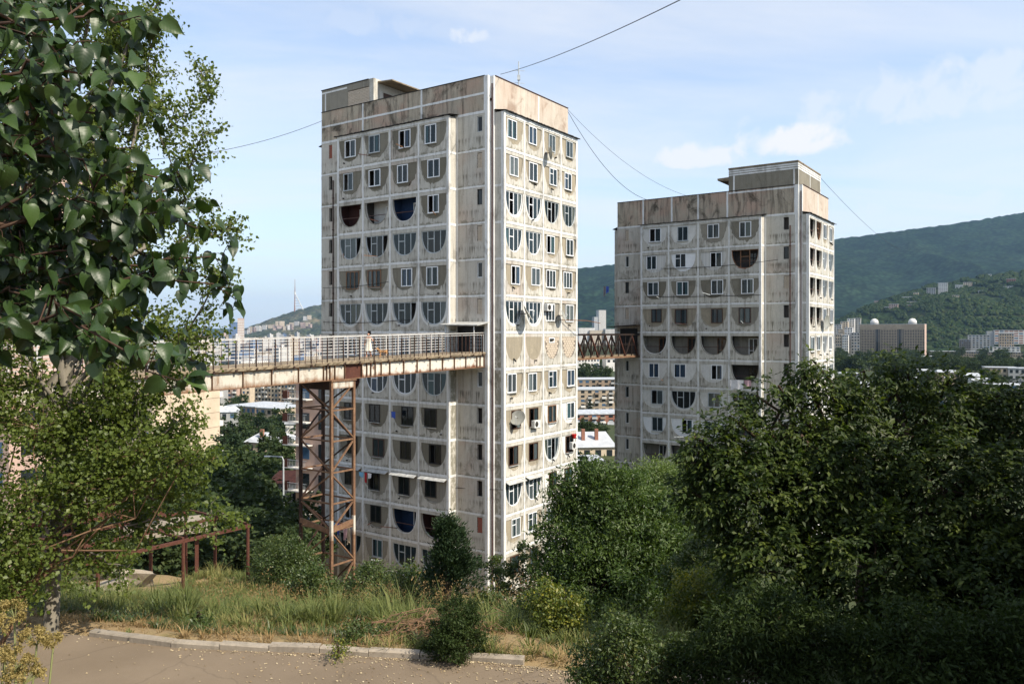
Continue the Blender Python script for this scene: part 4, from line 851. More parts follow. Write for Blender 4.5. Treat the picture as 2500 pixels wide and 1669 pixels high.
# scrub and trees of the near hillside
def ico():
    t = (1 + 5 ** 0.5) / 2; v = np.array([(-1, t, 0), (1, t, 0), (-1, -t, 0), (1, -t, 0), (0, -1, t), (0, 1, t), (0, -1, -t), (0, 1, -t), (t, 0, -1), (t, 0, 1), (-t, 0, -1), (-t, 0, 1)], float) / 1.902
    f = np.array([(0, 11, 5), (0, 5, 1), (0, 1, 7), (0, 7, 10), (0, 10, 11), (1, 5, 9), (5, 11, 4), (11, 10, 2), (10, 7, 6), (7, 1, 8), (3, 9, 4), (3, 4, 2), (3, 2, 6), (3, 6, 8), (3, 8, 9), (4, 9, 5), (2, 4, 11), (6, 2, 10), (8, 6, 7), (9, 8, 1)]); return v, f
M['blob'] = leafmat('hillside_tree', (0.016, 0.03, 0.012), (0.028, 0.046, 0.018), (0.05, 0.065, 0.027), 0.1, 0.9, 0.0)
def blobs(name, pts, rad, rng, label):
    v, f = ico(); n = len(pts); jit = rng.uniform(0.7, 1.3, (n, 12, 1)); V = pts[:, None] + v[None] * jit * rad[:, None, None] * np.array([1, 1, 1.1]); Fc = f[None] + np.arange(n)[:, None, None] * 12
    return stuff(link(name, trimesh(name, V.reshape(-1, 3), Fc.reshape(-1, 3), np.repeat(rng.uniform(0, 1, n), 12), 'blob')), label, 'woodland')
brng = np.random.default_rng(77); pts_ = []
for _ in range(16000):
    x = brng.uniform(2030, 2560); y = np.interp(x, hill_pt_x, hill_pt_y) + brng.uniform(-1, 190) * brng.random() ** 0.7
    if vnoise(np.array([x / 22.]), np.array([y / 9.]), 4)[0] < 0.4: continue
    h_ = onhill(x, y)
    if h_: pts_.append(h_)
pts_ = np.array([tuple(q) for q in pts_]); blobs('hillside_woodland', pts_ + np.array([0, 0, 1.5]), brng.uniform(1.6, 4.6, len(pts_)), brng, 'dark scattered scrub and trees covering the near hillside')
# ------------------------------------------------------------------ far and middle buildings
for nm, c in dict(b_white=(0.62, 0.6, 0.56), b_cream=(0.55, 0.45, 0.33), b_pink=(0.46, 0.33, 0.27), b_grey=(0.33, 0.33, 0.32), b_brown=(0.25, 0.19, 0.14), b_tan=(0.36, 0.29, 0.21), b_brick=(0.26, 0.12, 0.08), b_blue=(0.1, 0.16, 0.28), b_dark=(0.14, 0.13, 0.12)).items(): M[nm] = plain(nm[2:] + '_render_wall', c, 0.9, var=0.12, scale=0.4)
M['r_white'] = plain('pale_sheet_roof', (0.43, 0.45, 0.47), 0.6, var=0.25, scale=0.8); M['r_grey'] = plain('grey_sheet_roof', (0.4, 0.42, 0.44), 0.6, var=0.1, scale=0.8); M['r_red'] = plain('red_tile_roof', (0.27, 0.1, 0.06), 0.8, var=0.2, scale=2); M['r_dark'] = plain('bitumen_roof', (0.09, 0.085, 0.08), 0.9)
M['win'] = glass('far_window_glass', (0.02, 0.026, 0.03), 0.97); M['win_blue'] = glass('blue_window_glass', (0.05, 0.1, 0.17), 0.97)
# window grid too far away to tell the panes apart
def citymat(name, c, dark, sx, sz):
    m, nt, b, o = nodes(name); tcn = nt.nodes.new('ShaderNodeTexCoord'); sp = nt.nodes.new('ShaderNodeSeparateXYZ'); nt.links.new(tcn.outputs['Object'], sp.inputs[0])
    def M2(op, a, q=None):
        n = nt.nodes.new('ShaderNodeMath'); n.operation = op
        for i, v in enumerate((a, q)):
            if v is None: continue
            if isinstance(v, (int, float)): n.inputs[i].default_value = v
            else: nt.links.new(v, n.inputs[i])
        return n.outputs[0]
    fx = M2('FRACT', M2('DIVIDE', M2('ADD', sp.outputs[0], sp.outputs[1]), sx)); fz = M2('FRACT', M2('DIVIDE', sp.outputs[2], sz))
    w = M2('MULTIPLY', M2('MULTIPLY', M2('GREATER_THAN', fx, 0.3), M2('LESS_THAN', fx, 0.75)), M2('MULTIPLY', M2('GREATER_THAN', fz, 0.3), M2('LESS_THAN', fz, 0.78)))
    gn = nt.nodes.new('ShaderNodeNewGeometry'); s2 = nt.nodes.new('ShaderNodeSeparateXYZ'); nt.links.new(gn.outputs['Normal'], s2.inputs[0]); side = M2('LESS_THAN', M2('ABSOLUTE', s2.outputs[2]), 0.5)
    base = mixc(nt, orand(nt), c, tuple(v * 0.72 for v in c)); nt.links.new(mixc(nt, M2('MULTIPLY', w, side), base, dark), b.inputs[0]); b.inputs['Roughness'].default_value = 0.8; return m
CM = [('c_white', (0.6, 0.58, 0.55)), ('c_cream', (0.5, 0.42, 0.32)), ('c_pink', (0.45, 0.34, 0.3)), ('c_grey', (0.36, 0.37, 0.38)), ('c_blue', (0.13, 0.2, 0.33))]
for nm, c in CM: M[nm] = citymat(nm[2:] + '_city_block', c, (0.06, 0.07, 0.085), 3.4, 3.1)
def block(name, label, cat, x0, ytop, wm, dp, d, floors, cols, wall, roof, rz=TH, group=None, h=None, win='win', wsz=(0.5, 0.52), parts=True, pitched=0.0, balc=0.0, seed=1, side=0, base=None, chim=0, band=None):
    """building whose front left upper corner is seen at pixel (x0, ytop) at distance d"""
    p = P(x0, ytop, d); gzv = gz(p.x, p.y) if base is None else base; h = h or max(3.0, p.z - gzv + 1.0); rr = random.Random(seed)
    T = thing(name, label, cat, (p.x, p.y, p.z - h), rz, group)
    MB().box(0, wm, 0, dp, 0, h).build('wall', wall, T)
    if pitched:
        e = 0.4; mb = MB(); mb.add([(-e, -e, h), (wm + e, -e, h), (wm + e, dp + e, h), (-e, dp + e, h), (e * 2, dp / 2, h + pitched), (wm - e * 2, dp / 2, h + pitched)], [(0, 1, 5, 4), (1, 2, 5), (2, 3, 4, 5), (3, 0, 4), (0, 3, 2, 1)]); rf = mb.build('roof', roof, T)
        for i in range(chim): x = wm * (0.3 + 0.3 * i); MB().box(x, x + 0.7, dp * 0.2, dp * 0.2 + 0.7, h + 0.3, h + pitched + 0.9).build('chimney', 'b_brick', rf)
    else: MB().box(-0.25, wm + 0.25, -0.25, dp + 0.25, h, h + 0.35).build('roof', roof, T)
    if parts and floors:
        fh = h / floors if h / floors < 4.2 else 3.0; cw = wm / cols; ww, wh = cw * wsz[0], fh * wsz[1]
        nfl = min(floors, int(h / fh))
        for j in range(nfl):
            for i in range(cols):
                z = h - (j + 1) * fh + fh * 0.28; x = i * cw + (cw - ww) / 2
                o = link('window', ubox(win if rr.random() > 0.2 else 'win_blue'), T, (x, -0.06, z), 0, (ww, 0.1, wh))
                if rr.random() < balc: link('balcony', ubox(rr.choice(['b_white', 'b_grey', 'b_brown', 'tin'])), T, (x - ww * 0.15, -0.95, z - fh * 0.3), 0, (ww * 1.3, 0.94, fh * 0.42))
            for i in range(side):
                cd = dp / side; o = link('window', ubox(win), T, (wm - 0.04, i * cd + cd * 0.25, h - (j + 1) * fh + fh * 0.28), 0, (0.1, cd * 0.45, wh))
        if band:
            for j in range(nfl + 1): MB().box(-0.05, wm + 0.05, -0.12, 0, h - j * fh - 0.25 if j else h - 0.4, h - j * fh + 0.15 if j else h - 0.01).build('floor_band', band, T)
    return T
# city beyond the footbridge
crng = random.Random(4); k = 0
TL = {'c_white': 'white distant city block with small windows beyond the footbridge', 'c_cream': 'cream distant city block with small windows beyond the footbridge', 'c_pink': 'pinkish distant city block with small windows beyond the footbridge', 'c_grey': 'grey distant city block with small windows beyond the footbridge', 'c_blue': 'blue glazed distant city block beyond the footbridge'}
for i in range(190):
    d = crng.choice([1300, 1500, 1750, 2000, 2300, 2700, 3100, 3600, 4000]) * crng.uniform(0.93, 1.07); x = crng.uniform(430, 800) if i > 22 else crng.uniform(-20, 430)
    X = (x - 1250) / F * d; z = gz(X, d); tall = crng.random() < 0.22; h = crng.uniform(32, 55) if tall else crng.uniform(10, 27); wm = crng.uniform(14, 24) if tall else crng.uniform(22, 60)
    mt = crng.choices([c[0] for c in CM], (5, 3, 2, 3, 1.3))[0]
    o = MB().box(-wm / 2, wm / 2, -7, 7, -2, h).box(-2.5, 2.5, -2.5, 2.5, h + 0.01, h + crng.uniform(2, 4)).build('city_block', mt, None, (X, d, z), crng.choice([0.25, -0.6, TH, 0.9]) + crng.uniform(-0.1, 0.1)); tag(o, TL[mt], 'building', 'distant city blocks')
bt = block('office_tower', 'tall blue glass tower with a white striped right half', 'tower', 560, 786, 24, 22, 2500, 0, 1, 'b_blue', 'r_grey', 0.25, h=130, parts=False)
MB().box(24.2, 43, 2, 20, 0, 142).build('striped_wing', 'b_pink', bt)
for j in range(26): MB().box(24, 43.2, 1.6, 20.4, 4 + j * 5.2, 6.4 + j * 5.2).build('white_stripe', 'b_white', bt)
for j in range(22): MB().box(-0.1, 24.1, -0.3, -0.01, 4 + j * 5.6, 4.5 + j * 5.6).build('floor_line', 'b_grey', bt)
tv = thing('television_mast', 'red and white lattice television mast on the dry hill', 'mast', tuple(P(720, 757, 5170)))
for dx, dy in ((-1, 0), (10, 0), (0, 10)): MB().tube([(dx * 6 if dx > 0 else -3, dy * 2, -10), (0, 0, 112)], [3.2, 2.2], 5).build('mast_leg', 'b_brick' if dx < 0 else 'b_white', tv)
for j in range(6): MB().tube([(-4 + j * 0.5, 0, 10 + j * 17), (44 - j * 7.5, 0, 10 + j * 17)], 1.1, 4).build('cross_brace', 'b_brick', tv)
MB().tube([(0, 0, 100), (0, 0, 118)], [5, 6], 8).build('mast_cabin', 'b_white', tv); MB().tube([(0, 0, 118), (0, 0, 150), (0, 0, 200)], [3, 2, 1.2], 6).build('antenna', 'b_brick', tv)
for i in range(26):
    x = crng.uniform(600, 770); y = 812 - (x - 600) * 0.1 - crng.uniform(0, 22) * (x - 560) / 200; d = 3950; p = P(x, y, d)
    h = crng.uniform(9, 20); mt = crng.choice(['c_white', 'c_cream', 'c_pink']); o = MB().box(-crng.uniform(8, 16), crng.uniform(8, 16), -7, 7, -9, h).build('hillside_house', mt, None, tuple(p), crng.uniform(-0.5, 0.5)); tag(o, {'c_white': 'white house on the slope below the television mast', 'c_cream': 'cream house on the slope below the television mast', 'c_pink': 'pinkish house on the slope below the television mast'}[mt], 'house', 'houses below the mast hill')
# middle distance, left
block('apartment_block', 'five storey grey-brown apartment block with glazed balconies under the footbridge', 'apartment block', 622, 936, 36, 12, 540, 5, 13, 'b_tan', 'r_dark', TH + 0.2, balc=0.4, seed=3)
block('apartment_block', 'pale pink low apartment block behind trees under the footbridge', 'apartment block', 538, 938, 13, 11, 560, 4, 3, 'b_pink', 'r_grey', -0.2, balc=0.3, seed=4)
block('apartment_block', 'dark grey apartment block at the edge of the cream gable', 'apartment block', 508, 940, 9, 11, 540, 5, 3, 'b_grey', 'r_dark', -0.1, balc=0.5, seed=5)
block('apartment_block', 'small yellow house front between the trees under the footbridge', 'house', 590, 942, 6, 8, 560, 3, 2, 'b_cream', 'r_grey', -0.1, seed=6)
block('low_building', 'long low building with patched white flat roof', 'building', 556, 990, 16, 20, 330, 1, 6, 'b_brown', 'r_white', TH + 0.1, h=8, seed=7)
block('low_building', 'long white roofed shed right of the low flat building', 'building', 605, 994, 17, 16, 325, 1, 5, 'b_tan', 'r_white', TH + 0.1, h=8, seed=8)
block('house', 'small house with a pale blue-white gable roof', 'house', 538, 1006, 5.5, 8, 290, 1, 2, 'b_grey', 'r_white', 0.2, h=6, pitched=2, seed=9)
block('house', 'cream house with a wide grey sheet roof among cedars', 'house', 598, 1078, 8, 9, 170, 1, 3, 'b_cream', 'r_white', -0.3, h=5, pitched=1.6, seed=10, chim=1)
block('house', 'house with a low red tile roof beside the street lamp', 'house', 660, 1180, 4.5, 6, 105, 1, 2, 'b_white', 'r_red', 0.15, h=4, pitched=1.2, seed=11)
block('shed', 'white tin shed roof left of the pink balconies', 'shed', 697, 1035, 3.0, 4, 190, 0, 1, 'b_white', 'r_white', 0.1, h=4)
# cream panel block behind the poplar, gable end to the sun
cb = block('apartment_block', 'cream panel apartment block with a bare sunlit gable behind the poplar', 'apartment block', 235, 905, 14, 17, 150, 9, 4, 'b_cream', 'r_dark', TH + 0.22, h=30, seed=12, wsz=(0.4, 0.45))
for j in range(9): MB().box(14.0, 14.04, 0.2, 16.9, 30 - j * 2.9 - 0.05, 30 - j * 2.9 + 0.02).build('panel_joint', 'b_brown', cb)
for j in range(8):
    for y in (4.2, 8.4, 12.6): MB().box(14.0, 14.035, y, y + 0.06, 30 - j * 2.9 - 2.85, 30 - j * 2.9 - 0.05).build('panel_joint', 'b_tan', cb)
    MB().box(12.9, 13.9, 17, 18.1, 30 - j * 2.9 - 2.9, 30 - j * 2.9 - 1.8).build('balcony', 'b_white', cb)
block('apartment_block', 'tall pale pink apartment block glimpsed through the mulberry leaves', 'apartment block', -260, 425, 18, 12, 95, 14, 5, 'b_pink', 'r_dark', TH + 0.3, seed=13, side=2)
# block with rusty balconies behind the pier
pk = block('apartment_block', 'pale pink block with brown balcony parapets seen beside the lattice pier', 'apartment block', 722, 918, 9, 12, 99, 7, 3, 'b_pink', 'r_dark', TH + 0.1, seed=14, h=26)
for j in range(7):
    z = 26 - j * 2.8 - 2.7
    b2 = MB().box(-1.0, 2.9, -1.25, -0.13, z - 0.12, z).build('balcony', 'b_white', pk); MB().box(-1.0, -0.2, -1.25, -1.19, z + 0.01, z + 0.95).build('parapet', 'rust_red', b2); MB().box(-1.0, -0.94, -1.18, -0.13, z + 0.01, z + 0.95).build('parapet', 'rust_red', b2)
    for x in np.arange(-0.1, 2.9, 0.25): MB().bar((x, -1.22, z), (x, -1.22, z + 0.95), 0.03).build('rail_bar', 'fr_g', b2)
    MB().bar((-0.2, -1.22, z + 0.95), (2.9, -1.22, z + 0.95), 0.05).build('handrail', 'fr_g', b2)
# gap between the towers
block('apartment_block', 'brown brick apartment block with white enclosed balconies seen between the towers', 'apartment block', 1395, 927, 22, 12, 340, 6, 8, 'b_brown', 'r_grey', 0.1, balc=0.35, seed=15)
block('apartment_block', 'lower brown brick block with a pale roof between the towers', 'apartment block', 1380, 952, 24, 12, 300, 5, 9, 'b_tan', 'r_grey', 0.08, balc=0.35, seed=16)
ar = block('low_building', 'low red-brown block with scalloped white roof canopies between the towers', 'building', 1400, 1012, 15, 12, 235, 3, 6, 'b_brick', 'r_white', 0.12, balc=0.5, seed=17)
for i in range(6): MB().tube([(1.2 + i * 2.5, -0.3, ar.children[0].dimensions.z), (1.2 + i * 2.5, 6, ar.children[0].dimensions.z)], 1.1, 8).build('roof_vault', 'r_white', ar)
block('house', 'cream house with twin brick chimneys on a grey sheet roof', 'house', 1392, 1092, 9.5, 10, 165, 1, 4, 'b_cream', 'r_grey', 0.12, h=6, pitched=2.6, chim=2, seed=18)
block('shed', 'small white walled yard building below the twin chimney house', 'shed', 1400, 1130, 5, 6, 130, 0, 1, 'b_white', 'r_white', 0.1, h=4)
wt_ = block('apartment_block', 'slim white high-rise between the towers under the mountain', 'high-rise', 1462, 757, 22, 18, 2250, 0, 1, 'c_white', 'r_grey', 0.3, h=75, parts=False); MB().box(-13, -0.1, 2, 18, 0, 56).build('lower_wing', 'c_grey', wt_)
for x, y, w_ in ((1413, 800, 42), (1440, 806, 50), (1478, 803, 30)):
    block('low_building', 'pale institutional building at the mountain foot between the towers', 'building', x, y, w_, 20, 2000, 0, 1, 'c_white' if x != 1440 else 'c_cream', 'r_white', 0.2, group='buildings at the mountain foot', h=40, parts=False)
block('low_building', 'flat white roofed school hall between the towers', 'building', 1480, 876, 14, 12, 520, 1, 4, 'b_white', 'r_white', 0.1, h=8, seed=19)
block('low_building', 'white two storey building with dark window rows between the towers', 'building', 1412, 874, 14, 10, 520, 2, 7, 'b_white', 'r_grey', 0.1, h=9, seed=20)
# institute with two observatory domes
D0 = 1000; p = P(2100, 791, D0); hh = 48
IN = thing('institute_building', 'large brown-grey slab block with two white observatory domes on its roof', 'institute', (p.x, p.y, p.z - hh), TH); Wd = 72; dpp = 18
MB().box(0.3, Wd - 0.3, 0.6, dpp, 0, hh - 0.5).build('glazing', 'win', IN)
MB().box(Wd - 0.3, Wd, 0, dpp, 0, hh).build('gable_wall', 'b_pink', IN); MB().box(-0.1, 0.3, 0, dpp, 0, hh).build('gable_wall', 'b_tan', IN); MB().box(0, Wd, 0, dpp + 0.1, hh - 0.5, hh).build('roof', 'r_grey', IN); MB().box(0.3, Wd - 0.3, 0, 0.59, hh - 6.5, hh - 0.5).build('attic_wall', 'b_tan', IN)
nb = 40
for i in range(nb + 1):
    x = Wd * i / nb; dark = 9 < i < 13 or 23 < i < 27
    if dark and i % 2: continue
    MB().box(x - (0.38 if not dark else 0.2), x + (0.38 if not dark else 0.2), -0.25, 0.599, 0, hh - (0.4 if not dark else 6.6)).build('pier', 'b_tan', IN)
for j in range(13): 
    z = hh - 6.5 - j * 3.3
    for a, b_ in ((0.5, 9.4), (13.6, 23.4), (27.6, nb - 0.5)): MB().box(Wd * a / nb, Wd * b_ / nb, 0.05, 0.5, z - 1.35, z).build('spandrel', 'b_brown', IN)
def dome(T, x, y, r, z):
    mb = MB(); n_ = 14
    for j in range(7): a = j / 7 * math.pi / 2; mb.v += [(x + r * math.cos(a) * math.cos(2 * math.pi * i / n_), y + r * math.cos(a) * math.sin(2 * math.pi * i / n_), z + 2 + r * math.sin(a)) for i in range(n_)]
    mb.v.append((x, y, z + 2 + r)); mb.f += [(j * n_ + i, j * n_ + (i + 1) % n_, (j + 1) * n_ + (i + 1) % n_, (j + 1) * n_ + i) for j in range(6) for i in range(n_)] + [(6 * n_ + i, 6 * n_ + (i + 1) % n_, 7 * n_) for i in range(n_)]
    o = mb.build('observatory_dome', 'b_white', T, smooth=True); MB().tube([(x, y, z + 0.05), (x, y, z + 2)], r, 16).build('dome_drum', 'b_grey', T)
dome(IN, 15, 8, 4.8, hh); dome(IN, Wd - 14, 8, 4.8, hh)
pd = block('podium', 'long low podium with pale roof in front of the institute', 'building', 2036, 868, 105, 40, 930, 1, 20, 'b_tan', 'r_white', TH + 0.08, h=9, seed=21)
block('low_building', 'long two storey laboratory wing right of the institute', 'building', 2262, 857, 105, 16, 1030, 2, 40, 'b_tan', 'r_white', TH + 0.1, h=14, seed=22, wsz=(0.6, 0.4))
# stepped white housing on the left of the institute
for i, (x, y, w_, h_) in enumerate([(2022, 800, 10, 60), (2036, 792, 16, 50), (2052, 785, 16, 50), (2068, 778, 16, 45), (2082, 777, 17, 45), (2046, 803, 9, 42), (2062, 800, 16, 40), (2078, 812, 17, 36), (2040, 816, 12, 36), (2056, 818, 12, 30)]):
    block('terrace_block', ['white', 'grey', 'cream'][i % 3] + ' stepped terrace housing block beside the institute', 'apartment block', x, y, w_ * 0.62, 14, 1120 + 12 * i if i < 5 else 1100 - 6 * i, 9, 3, ['b_white', 'b_grey', 'b_cream'][i % 3], 'r_grey', TH + 0.15, 'stepped terrace blocks beside the institute', h=h_, seed=30 + i, wsz=(0.55, 0.5))
gb = block('slab_block', 'long white grid facade slab block with reddish infill on the hill foot', 'apartment block', 2428, 806, 95, 14, 1150, 6, 16, 'b_white', 'r_grey', TH + 0.2, h=20, seed=41, win='b_brick', wsz=(0.8, 0.55)); MB().box(-9, -0.1, 2, 14, -3, 19).build('stair_wing', 'b_grey', gb)
for i, (x, y, w_, h_, mt, lb) in enumerate([(2343, 829, 13, 14, 'b_dark', 'dark boxy office building on the hill foot'), (2364, 818, 26, 22, 'b_grey', 'blue-grey apartment block with stepped roof on the hill foot'), (2440, 814, 17, 26, 'b_tan', 'narrow tan tower block before the grid facade'), (2424, 847, 32, 8, 'b_white', 'low white hall with a yellow end on the hill foot')]):
    o = block('office_building', lb, 'building', x, y, w_, 14, 1100, max(2, int(h_ / 3.2)), 6, mt, 'r_grey', TH + 0.15, h=h_ + 4, seed=50 + i)
# houses among trees, right middle distance
for i, (x, y, w_, dp_, d, fl, mt, rf, pit, lb) in enumerate([
    (2407, 897, 15, 10, 430, 3, 'b_tan', 'r_grey', 0, 'three storey housing block with glazed balconies at the valley edge'), (2462, 899, 16, 10, 425, 3, 'b_grey', 'r_white', 0, 'grey-blue balcony block next to the three storey block'),
    (2230, 905, 8, 12, 400, 3, 'b_grey', 'r_white', 0.8, 'grey house with pale roof left of the twin villas'), (2288, 908, 10, 10, 400, 3, 'b_tan', 'r_white', 1.0, 'tan villa with white roof and balconies'),
    (2355, 918, 7, 9, 370, 2, 'b_cream', 'r_white', 1.4, 'cream cottage with white hipped roof'), (2372, 928, 8, 9, 350, 2, 'b_white', 'r_white', 1.0, 'white cottage with patched roof'), (2310, 943, 5, 6, 330, 3, 'b_brown', 'r_white', 0.5, 'narrow brown house with white attic'),
    (2408, 936, 4, 7, 330, 3, 'b_brick', 'r_white', 0.3, 'red brick house end among white roofs'), (2424, 938, 9, 9, 320, 3, 'b_white', 'r_white', 0.6, 'white house with green glazed veranda'), (2220, 925, 6, 9, 370, 2, 'b_grey', 'r_white', 0.8, 'low grey house behind the walnut top'),
    (2088, 946, 7, 8, 300, 2, 'b_brown', 'r_grey', 2.4, 'brown house with a steep grey gable roof'), (2036, 910, 8, 8, 440, 2, 'b_white', 'r_white', 0.4, 'low white shed by the tower edge'), (2056, 911, 10, 8, 440, 2, 'b_grey', 'r_white', 0.4, 'low grey shed by the tower edge'), (2272, 958, 8, 8, 300, 2, 'b_grey', 'r_white', 0.4, 'flat white roof just above the walnut crown'), (2462, 940, 7, 8, 320, 2, 'b_cream', 'r_white', 0.6, 'small cream house at the far right'), (2430, 965, 5, 6, 300, 3, 'b_pink', 'r_white', 0.5, 'pink house with arched porch at the far right')]):
    block('house', lb, 'house', x, y, w_, dp_, d, fl, max(2, int(w_ / 2.4)), mt, rf, TH + 0.25, seed=60 + i, pitched=pit, balc=0.3)
# houses on the near hill
for i, (x, y, w_, h_, mt, lb) in enumerate([(2262, 722, 19, 18, 'b_grey', 'grey terraced apartment house on the near hill'), (2290, 718, 20, 26, 'b_white', 'tall white apartment house on the near hill'), (2332, 708, 16, 12, 'b_white', 'white stepped villa on the near hill'), (2352, 702, 18, 12, 'b_cream', 'cream villa right of the stepped villa'), (2202, 733, 22, 8, 'b_white', 'long white house low on the near hill'), (2230, 724, 11, 9, 'b_cream', 'cream boxy house above the long white house'), (2170, 758, 18, 14, 'b_pink', 'pinkish three storey house on the near hill'), (2160, 758, 8, 8, 'b_white', 'little white house beside the pinkish house'), (2214, 752, 24, 7, 'b_brick', 'red walled house with white roof on the near hill'), (2214, 742, 20, 5, 'b_cream', 'yellowish low house on the near hill'), (2134, 740, 13, 6, 'b_pink', 'pink roofed cottage alone on the near hill'), (2063, 756, 9, 5, 'b_cream', 'small cottage near the tower edge on the hill'), (2458, 696, 17, 14, 'b_brick', 'orange and white villa high on the near hill'), (2450, 706, 18, 6, 'b_white', 'white annex below the orange villa'), (2410, 674, 9, 4, 'b_white', 'white hut near the hill crest'), (2378, 696, 12, 5, 'b_white', 'white roofed house right of the cream villa'), (2388, 716, 9, 6, 'b_grey', 'grey cottage on the near hill'), (2325, 728, 13, 6, 'b_cream', 'tan roofed cottage on the near hill'), (2100, 757, 10, 5, 'b_pink', 'pink cottage left of the little white house')]):
    q = onhill(x, y)
    if not q: continue
    T = thing('hillside_house', lb, 'house', tuple(q), TH + 0.1); MB().box(0, w_, 0, 10, -8, h_).build('wall', mt, T); MB().box(-0.5, w_ + 0.5, -0.5, 10.5, h_, h_ + 0.6).build('roof', 'r_white' if i % 2 else 'r_grey', T)
    nf = max(1, int(h_ / 3.2)); nc = max(2, int(w_ / 4))
    for j in range(nf):
        for c_ in range(nc): link('window', ubox('win'), T, (w_ * (c_ + 0.25) / nc, -0.15, h_ - 3.1 * (j + 1) + 0.9), 0, (w_ * 0.5 / nc, 0.2, 1.5))

# ------------------------------------------------------------------ plants
M['lf_mul'] = leafmat('mulberry_leaf', (0.022, 0.05, 0.014), (0.032, 0.07, 0.02), (0.05, 0.095, 0.028), 0.18, 0.33, 0.5)
M['lf_pop'] = leafmat('poplar_leaf', (0.055, 0.08, 0.015), (0.09, 0.125, 0.024), (0.165, 0.2, 0.05), 0.42, 0.45, 0.3)
M['lf_wal'] = leafmat('walnut_leaf', (0.014, 0.028, 0.006), (0.034, 0.056, 0.011), (0.12, 0.15, 0.03), 0.36, 0.5, 0.25)
M['lf_ash'] = leafmat('ash_leaf', (0.032, 0.06, 0.014), (0.055, 0.092, 0.021), (0.1, 0.145, 0.034), 0.35, 0.45, 0.35)
M['lf_wil'] = leafmat('light_green_leaf', (0.09, 0.13, 0.04), (0.12, 0.17, 0.05), (0.16, 0.21, 0.07), 0.4)
M['lf_shrub'] = leafmat('shrub_leaf', (0.035, 0.06, 0.016), (0.055, 0.085, 0.022), (0.1, 0.12, 0.03), 0.3)
M['lf_dark'] = leafmat('dark_bush_leaf', (0.016, 0.03, 0.008), (0.028, 0.046, 0.012), (0.055, 0.08, 0.022), 0.25, 0.55, 0.15)
M['lf_yel'] = leafmat('yellow_green_leaf', (0.06, 0.09, 0.02), (0.11, 0.14, 0.025), (0.3, 0.27, 0.04), 0.35)
M['lf_con'] = leafmat('conifer_needles', (0.016, 0.032, 0.014), (0.026, 0.048, 0.02), (0.045, 0.07, 0.028), 0.12, 0.6, 0.2)
M['lf_far'] = leafmat('valley_tree_leaf', (0.022, 0.04, 0.015), (0.035, 0.055, 0.02), (0.06, 0.08, 0.028), 0.22, 0.6, 0.15)
M['grass'] = leafmat('tall_grass_blade', (0.1, 0.13, 0.04), (0.17, 0.19, 0.06), (0.32, 0.27, 0.11), 0.35, 0.6, 0.2, (1.2, 1.2, 0.7))
M['hay'] = leafmat('dry_grass_blade', (0.2, 0.13, 0.055), (0.3, 0.21, 0.1), (0.42, 0.31, 0.16), 0.3, 0.8, 0.1, (1.1, 1.0, 0.8))
M['bark_pop'] = concrete('poplar_bark', (0.2, 0.18, 0.14), (0.17, 0.15, 0.12), stain=(0.04, 0.035, 0.03), amount=0.7)
M['bark'] = plain('brown_bark', (0.07, 0.045, 0.03), 0.9, var=0.3, scale=8)
M['bark_mul'] = plain('reddish_bark', (0.062, 0.034, 0.021), 0.8, var=0.3, scale=8)
M['twig'] = plain('dead_twig', (0.2, 0.12, 0.07), 0.9, var=0.3, scale=8)

def rsphere(n, rng):
    v = rng.normal(size=(n, 3)); return v / np.linalg.norm(v, axis=1, keepdims=True)
def clumps(lobes, per, rng, shell=0.55):
    """clump centres spread through ellipsoid lobes, thicker towards the outside; per = clumps per cubic metre^(2/3)"""
    C = []; Nn = []
    for c, r in lobes:
        r = np.array(r if hasattr(r, '__len__') else (r, r, r), float); n = max(6, int(per * (r.prod() ** (2 / 3))))
        u = rsphere(n, rng); rad = rng.uniform(shell, 1.0, n) ** 0.7; C.append(np.array(c) + u * r * rad[:, None]); Nn.append(u)
    return np.concatenate(C), np.concatenate(Nn)
def foliage(name, lobes, per, k, spread, size, mat, rng, shell=0.5, droop=0.3, aspect=0.62, upb=0.5, tone_bias=0.0, flat=0.7):
    C, U = clumps(lobes, per, rng, shell); n = len(C)
    pos = np.repeat(C, k, 0) + rng.normal(size=(n * k, 3)) * np.array([1, 1, flat]) * spread
    out = np.repeat(U, k, 0); nr = rng.normal(size=(n * k, 3)) * 0.7 + out * 0.5 + np.array([0, 0, upb]); dr = rng.normal(size=(n * k, 3)) + out * 0.5 + np.array([0, 0, -droop])
    tone = np.clip(np.repeat(rng.normal(0.5, 0.13, n), k) + rng.normal(0, 0.16, n * k) + tone_bias, 0, 1); sz = size * rng.uniform(0.65, 1.25, n * k)
    return leafmesh(name, pos, dr, nr, sz, tone, mat, aspect), C
def limb(mb, a, b, r0, r1, rng, n=6, wob=0.12, sag=0.0, sides=6):
    a = np.array(a, float); b = np.array(b, float); L = np.linalg.norm(b - a); pts = []
    for i in range(n + 1):
        t = i / n; p = a + (b - a) * t + rng.normal(size=3) * wob * L * 0.15 * math.sin(math.pi * t); p[2] += sag * L * math.sin(math.pi * t); pts.append(p)
    mb.tube(pts, [r0 + (r1 - r0) * i / n for i in range(n + 1)], sides); return pts
